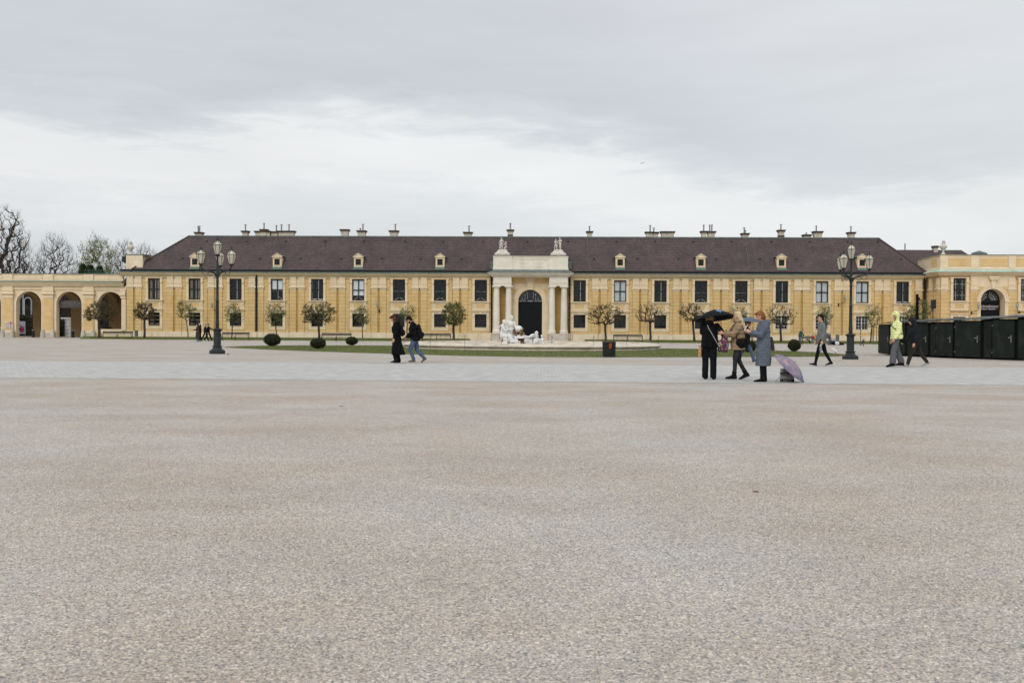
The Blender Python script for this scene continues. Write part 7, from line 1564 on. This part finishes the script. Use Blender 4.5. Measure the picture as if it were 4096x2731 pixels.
for px, py, side, lab, Yw in ((848, 1206, 1, 'wall lantern left of the left street lamp pole', D), (1510, 1204, .25, 'wall lantern between the sapling and the walking woman', D), (2729, 1207, -.25, 'wall lantern above the black umbrella at the left', D), (3379, 1178, -1, 'wall lantern left of the right street lamp pole', D), (3915, 1208, 1.2, 'wall lantern at the left side of the theatre entrance', QY), (4070, 1208, -1.2, 'wall lantern at the right side of the theatre entrance', QY)):
    Y = Yw-.75; q = P(px, py, Y); t = thing('wall_lantern', lab, 'lantern', (q.x, Y, q.z-.70), group='wall lanterns on the palace')
    link('cage', lw[1], t); link('glass', lw[0], t); link('bulb', lw[2], t); b = MB(); dx = .55*side if Yw == D else -.45*side
    b.tube([(0, 0, -.03), (0, 0, -.22), (dx*.5, .3, -.33), (dx, .64, -.40)], .022, 6); b.tube([(dx*.3, .2, -.28), (dx*.6, .45, -.55), (dx, .64, -.62)], .015, 6); b.box(dx-.08, dx+.08, .62, .64, -.70, -.33); b.build('bracket', M['iron'], t)

# ------------------------------------------------------------------ stakes and tape round the fountain
stk = []
rnd = random.Random(11)
for px, yb, yt in ((1721, 1399, 1334), (1763, 1375, 1337), (1835, 1370, 1337), (1859, 1401, 1340), (1912, 1372, 1335), (1964, 1365, 1336), (1999, 1368, 1338), (2030, 1403, 1341), (2193, 1366, 1338), (2207, 1403, 1342), (2283, 1367, 1336), (2290, 1368, 1336), (2373, 1404, 1343), (2393, 1368, 1333), (2507, 1403, 1343), (2510, 1371, 1339), (2605, 1380, 1341), (2633, 1396, 1342)):
    g = G(px, yb); 
    if g.y > 84: g = P(px, 1340, 79+rnd.uniform(-.5, .5)); g.z = 0
    s_ = S(g); h = min(1.25, (P(px, yt, g.y).z)); stk.append((px, g, h, yb > 1390))
front_, back_ = [q for q in stk if q[3]], [q for q in stk if not q[3]]
wh = {True: 'on the near side of the fountain', False: 'behind the fountain'}
for grp in (front_, back_):
    for i, (px, g, h, f_) in enumerate(grp):
        t = thing('barrier_stake', '%s thin metal stake from the left of those %s' % (('first', 'second', 'third', 'fourth', 'fifth', 'sixth', 'seventh', 'eighth', 'ninth', 'tenth', 'eleventh', 'twelfth', 'thirteenth')[i], wh[f_]), 'stake', (g.x, g.y, 0), group='barrier stakes round the fountain'); b = MB(); b.tube([(0, 0, 0), (0, 0, h)], .012, 5); b.tube([(0, 0, h), (.05, 0, h), (.05, 0, h-.18)], .008, 4); link('rod', b.mesh('rod', M['chimcap']), t); b = MB(); b.lathe([(.05, .0), (.02, .02)], 8); link('foot', b.mesh('foot', M['chimcap']), t)
    mW, mR = M['white'], M.setdefault('tape_red', mat('tape_red', (.40, .10, .09), .6))
    tp_ = thing('barrier_tape', 'sagging red and white tape strung between the stakes %s' % wh[grp[0][3]], 'tape', (0, 0, 0), group='barrier tapes round the fountain')
    bb = [MB(), MB()]
    for (a, c) in zip(grp, grp[1:]):
        A1, C1 = a[1]+Vector((0, 0, a[2]*.72)), c[1]+Vector((0, 0, c[2]*.72))
        for k in range(16):
            q0, q1 = A1.lerp(C1, k/16), A1.lerp(C1, (k+1)/16); q0 = q0-Vector((0, 0, .5*(k/16)*(1-k/16))); q1 = q1-Vector((0, 0, .5*((k+1)/16)*(1-(k+1)/16))); bb[(k//4) % 2].tube([q0, q1], .0065, 4)
    link('white_stretch', bb[0].mesh('white_stretch', mW), tp_); link('red_stretch', bb[1].mesh('red_stretch', mR), tp_)
g = G(3341, 1413); t = thing('lectern_sign', 'small white slanted plaque on a stem at the right end of the lawn', 'sign', (g.x, g.y, 0), R(-25)); b = MB(); b.tube([(0, 0, 0), (0, 0, .12)], .02, 6); b.build('stem', M['greymetal'], t); b = MB(); b.rings([[(-.20, -.1, .28), (.10, -.1, .08), (.10, .12, .12), (-.20, .12, .32)], [(-.20, -.1, .30), (.10, -.1, .10), (.10, .12, .14), (-.20, .12, .34)]]); b.build('plate', M['white'], t)

# ------------------------------------------------------------------ dark huts on the right
base = [(3510, 1416.5, 1300), (3556, 1421.5, 1291), (3624, 1425, 1289), (3717, 1429, 1287), (3815, 1433.3, 1284), (3930, 1437, 1277), (4066, 1441.5, 1270), (4210, 1446, 1262), (4370, 1451, 1254)]
hp = [(G(px, py), P(px, yt, G(px, py).y).z) for px, py, yt in base]
hl_ = ['smallest dark hut at the far left end of the row', 'dark hut second from the far left end of the row', 'dark hut behind the woman in yellow and the hooded man', 'dark hut just right of the hooded man, with a narrow side panel', 'wide dark hut below the loudspeaker with a silver door handle', 'dark hut below the theatre entrance with two hinged panels', 'dark hut at the right edge of the photograph', 'dark hut cut off by the right edge of the photograph']
for i in range(8):
    (a, ha), (c, hc) = hp[i], hp[i+1]; dv = Vector((c.x-a.x, c.y-a.y, 0)); ln = dv.length; rot = math.atan2(dv.y, dv.x); h = (ha+hc)/2
    t = thing('market_hut', hl_[i], 'hut', (a.x, a.y, 0), rot, 'dark closed market huts at the right'); dep = 2.2
    b = MB(); b.box(.0, ln-.0, .06, dep, .06, h-.02); b.build('body', M['hutdark'], t)
    side = .28 if ln > 1.6 else .0; x0_ = .05; post = .14 if ln > 1 else .08
    if side: b = MB(); b.box(x0_, x0_+side+.12, .02, .06, .10, h-.12); b.build('side_panel', M['hut'], t); x0_ += side+.18
    b = MB(); b.box(x0_, ln-post, .0, .055, .10, h-.06)
    b.build('door', M['hut'], t)
    b = MB(); xh = ln-post-.14; b.box(xh-.02, xh+.02, -.02, .0, h*.42, h*.60); b.box(xh-.13, xh, -.05, -.03, h*.53, h*.55); b.tube([(xh, -.05, h*.54), (xh, .0, h*.54)], .012, 6)
    hd_ = b.build('handle', M['greymetal'], t)
    for z in (.3, h-.35):
        b = MB(); b.box(x0_-.02, x0_+.02, -.012, .0, z, z+.05); b.build('hinge', M['greymetal'], t)
    b = MB(); hr_ = h; n_ = 3
    for k in range(n_):
        xa, xb_ = -.1+(ln+.2)*k/n_, -.1+(ln+.2)*(k+1)/n_+.06; zo = .02*(k % 2)+.008*math.sin(i*2.1+k)
        b.rings([[(xa, -.10, hr_+.0+zo), (xb_, -.10, hr_+.01+zo), (xb_, dep+.1, hr_+.20+zo), (xa, dep+.1, hr_+.19+zo)], [(xa, -.10, hr_+.02+zo), (xb_, -.10, hr_+.03+zo), (xb_, dep+.1, hr_+.22+zo), (xa, dep+.1, hr_+.21+zo)]])
    b.build('roof', M['hutroof'], t)
# loudspeaker and black post beyond the huts
Y = 62; x = P(3732, 1250, Y).x; z0, z1 = P(3732, 1234.5, Y).z, P(3732, 1198, Y).z
t = thing('loudspeaker', 'black loudspeaker on a thin stand rising behind the huts', 'speaker', (x, Y, 0)); b = MB(); b.tube([(0, 0, 0), (0, 0, z0)], .025, 8); b.build('stand', M['black'], t); b = MB(); w_ = .12
b.rings([[(-w_, -.14, z0), (w_*1.0, -.14, z0), (w_*.7, .14, z0), (-w_*.8, .14, z0)], [(-w_*1.0, -.16, z0+.08), (w_, -.16, z0+.02), (w_*.8, .14, z0+.02), (-w_*.8, .14, z0+.05)], [(-w_*1.0, -.16, z1-.04), (w_, -.16, z1), (w_*.8, .14, z1), (-w_*.8, .14, z1-.02)]]); b.build('cabinet', M['black'], t)
for k in range(3): b = MB(); a = k*2.09; b.tube([(0, 0, .7), (.5*math.cos(a), .5*math.sin(a), 0)], .018, 6); b.build('leg', M['black'], t)
x = P(3668, 1250, Y).x; zt = P(3668, 1176.5, Y).z
t = thing('mast', 'tall square black mast with a small camera box behind the hooded man', 'mast', (x, Y, 0)); b = MB(); b.box(-.065, .065, -.065, .065, 0, zt); b.build('post', M['hutdark'], t); b = MB(); z = P(3674, 1196, Y).z; b.box(.065, .16, -.06, .06, z-.1, z+.1); b.build('camera_box', M['black'], t); b = MB(); b.box(-.2, .2, -.2, .2, 0, .03); b.build('base_plate', M['black'], t)

# ------------------------------------------------------------------ aircraft
YA = 6500; q = P(2569, 653, YA); t = thing('airplane', 'tiny airliner high in the grey sky right of centre', 'airplane', q, 0); t.rotation_euler = (R(4), R(-10), R(8)); gm = mat('aircraft_grey', (.30, .31, .34), .5, .05)
b = MB(); b.tube([(-14, 0, 0), (-11, 0, 0), (8, 0, 0), (14, 0, 1.2)], [.6, 1.9, 1.9, .3], 10); b.build('fuselage', gm, t, True)
for s_ in (-1, 1): b = MB(); b.rings([[(-3, s_*1, -.6), (3, s_*1, -.6), (3, s_*1, -.1), (-3, s_*1, -.1)], [(4, s_*15, .8), (6, s_*15, .8), (6, s_*15, 1), (4, s_*15, 1)]]); b.build('wing', gm, t)
b = MB(); b.rings([[(9, -.2, 1), (13.5, -.2, 1), (13.5, .2, 1), (9, .2, 1)], [(12.5, -.1, 6), (14.5, -.1, 6), (14.5, .1, 6), (12.5, .1, 6)]]); b.build('tail_fin', gm, t)

# small stray things on the gravel
for k, (px, py, lab) in enumerate(((912, 1418.5, 'tiny dark stone on the gravel just right of the left lamp post'), (3023, 1968, 'small brown dead leaf on the gravel below the women'), (1365, 1626, 'small dark twig on the gravel left of centre'))):
    g = G(px, py); t = thing('stone' if k == 0 else ('leaf' if k == 1 else 'twig'), lab, ('stone', 'leaf', 'twig')[k], (g.x, g.y, .004)); b = MB(); blob(b, (0, 0, .004), ((.05, .05, .035), (.020, .010, .004), (.035, .005, .004))[k], k, .3); b.build(('rock', 'blade', 'stick')[k], (M['black'], brownl, M['bark'])[k], t)
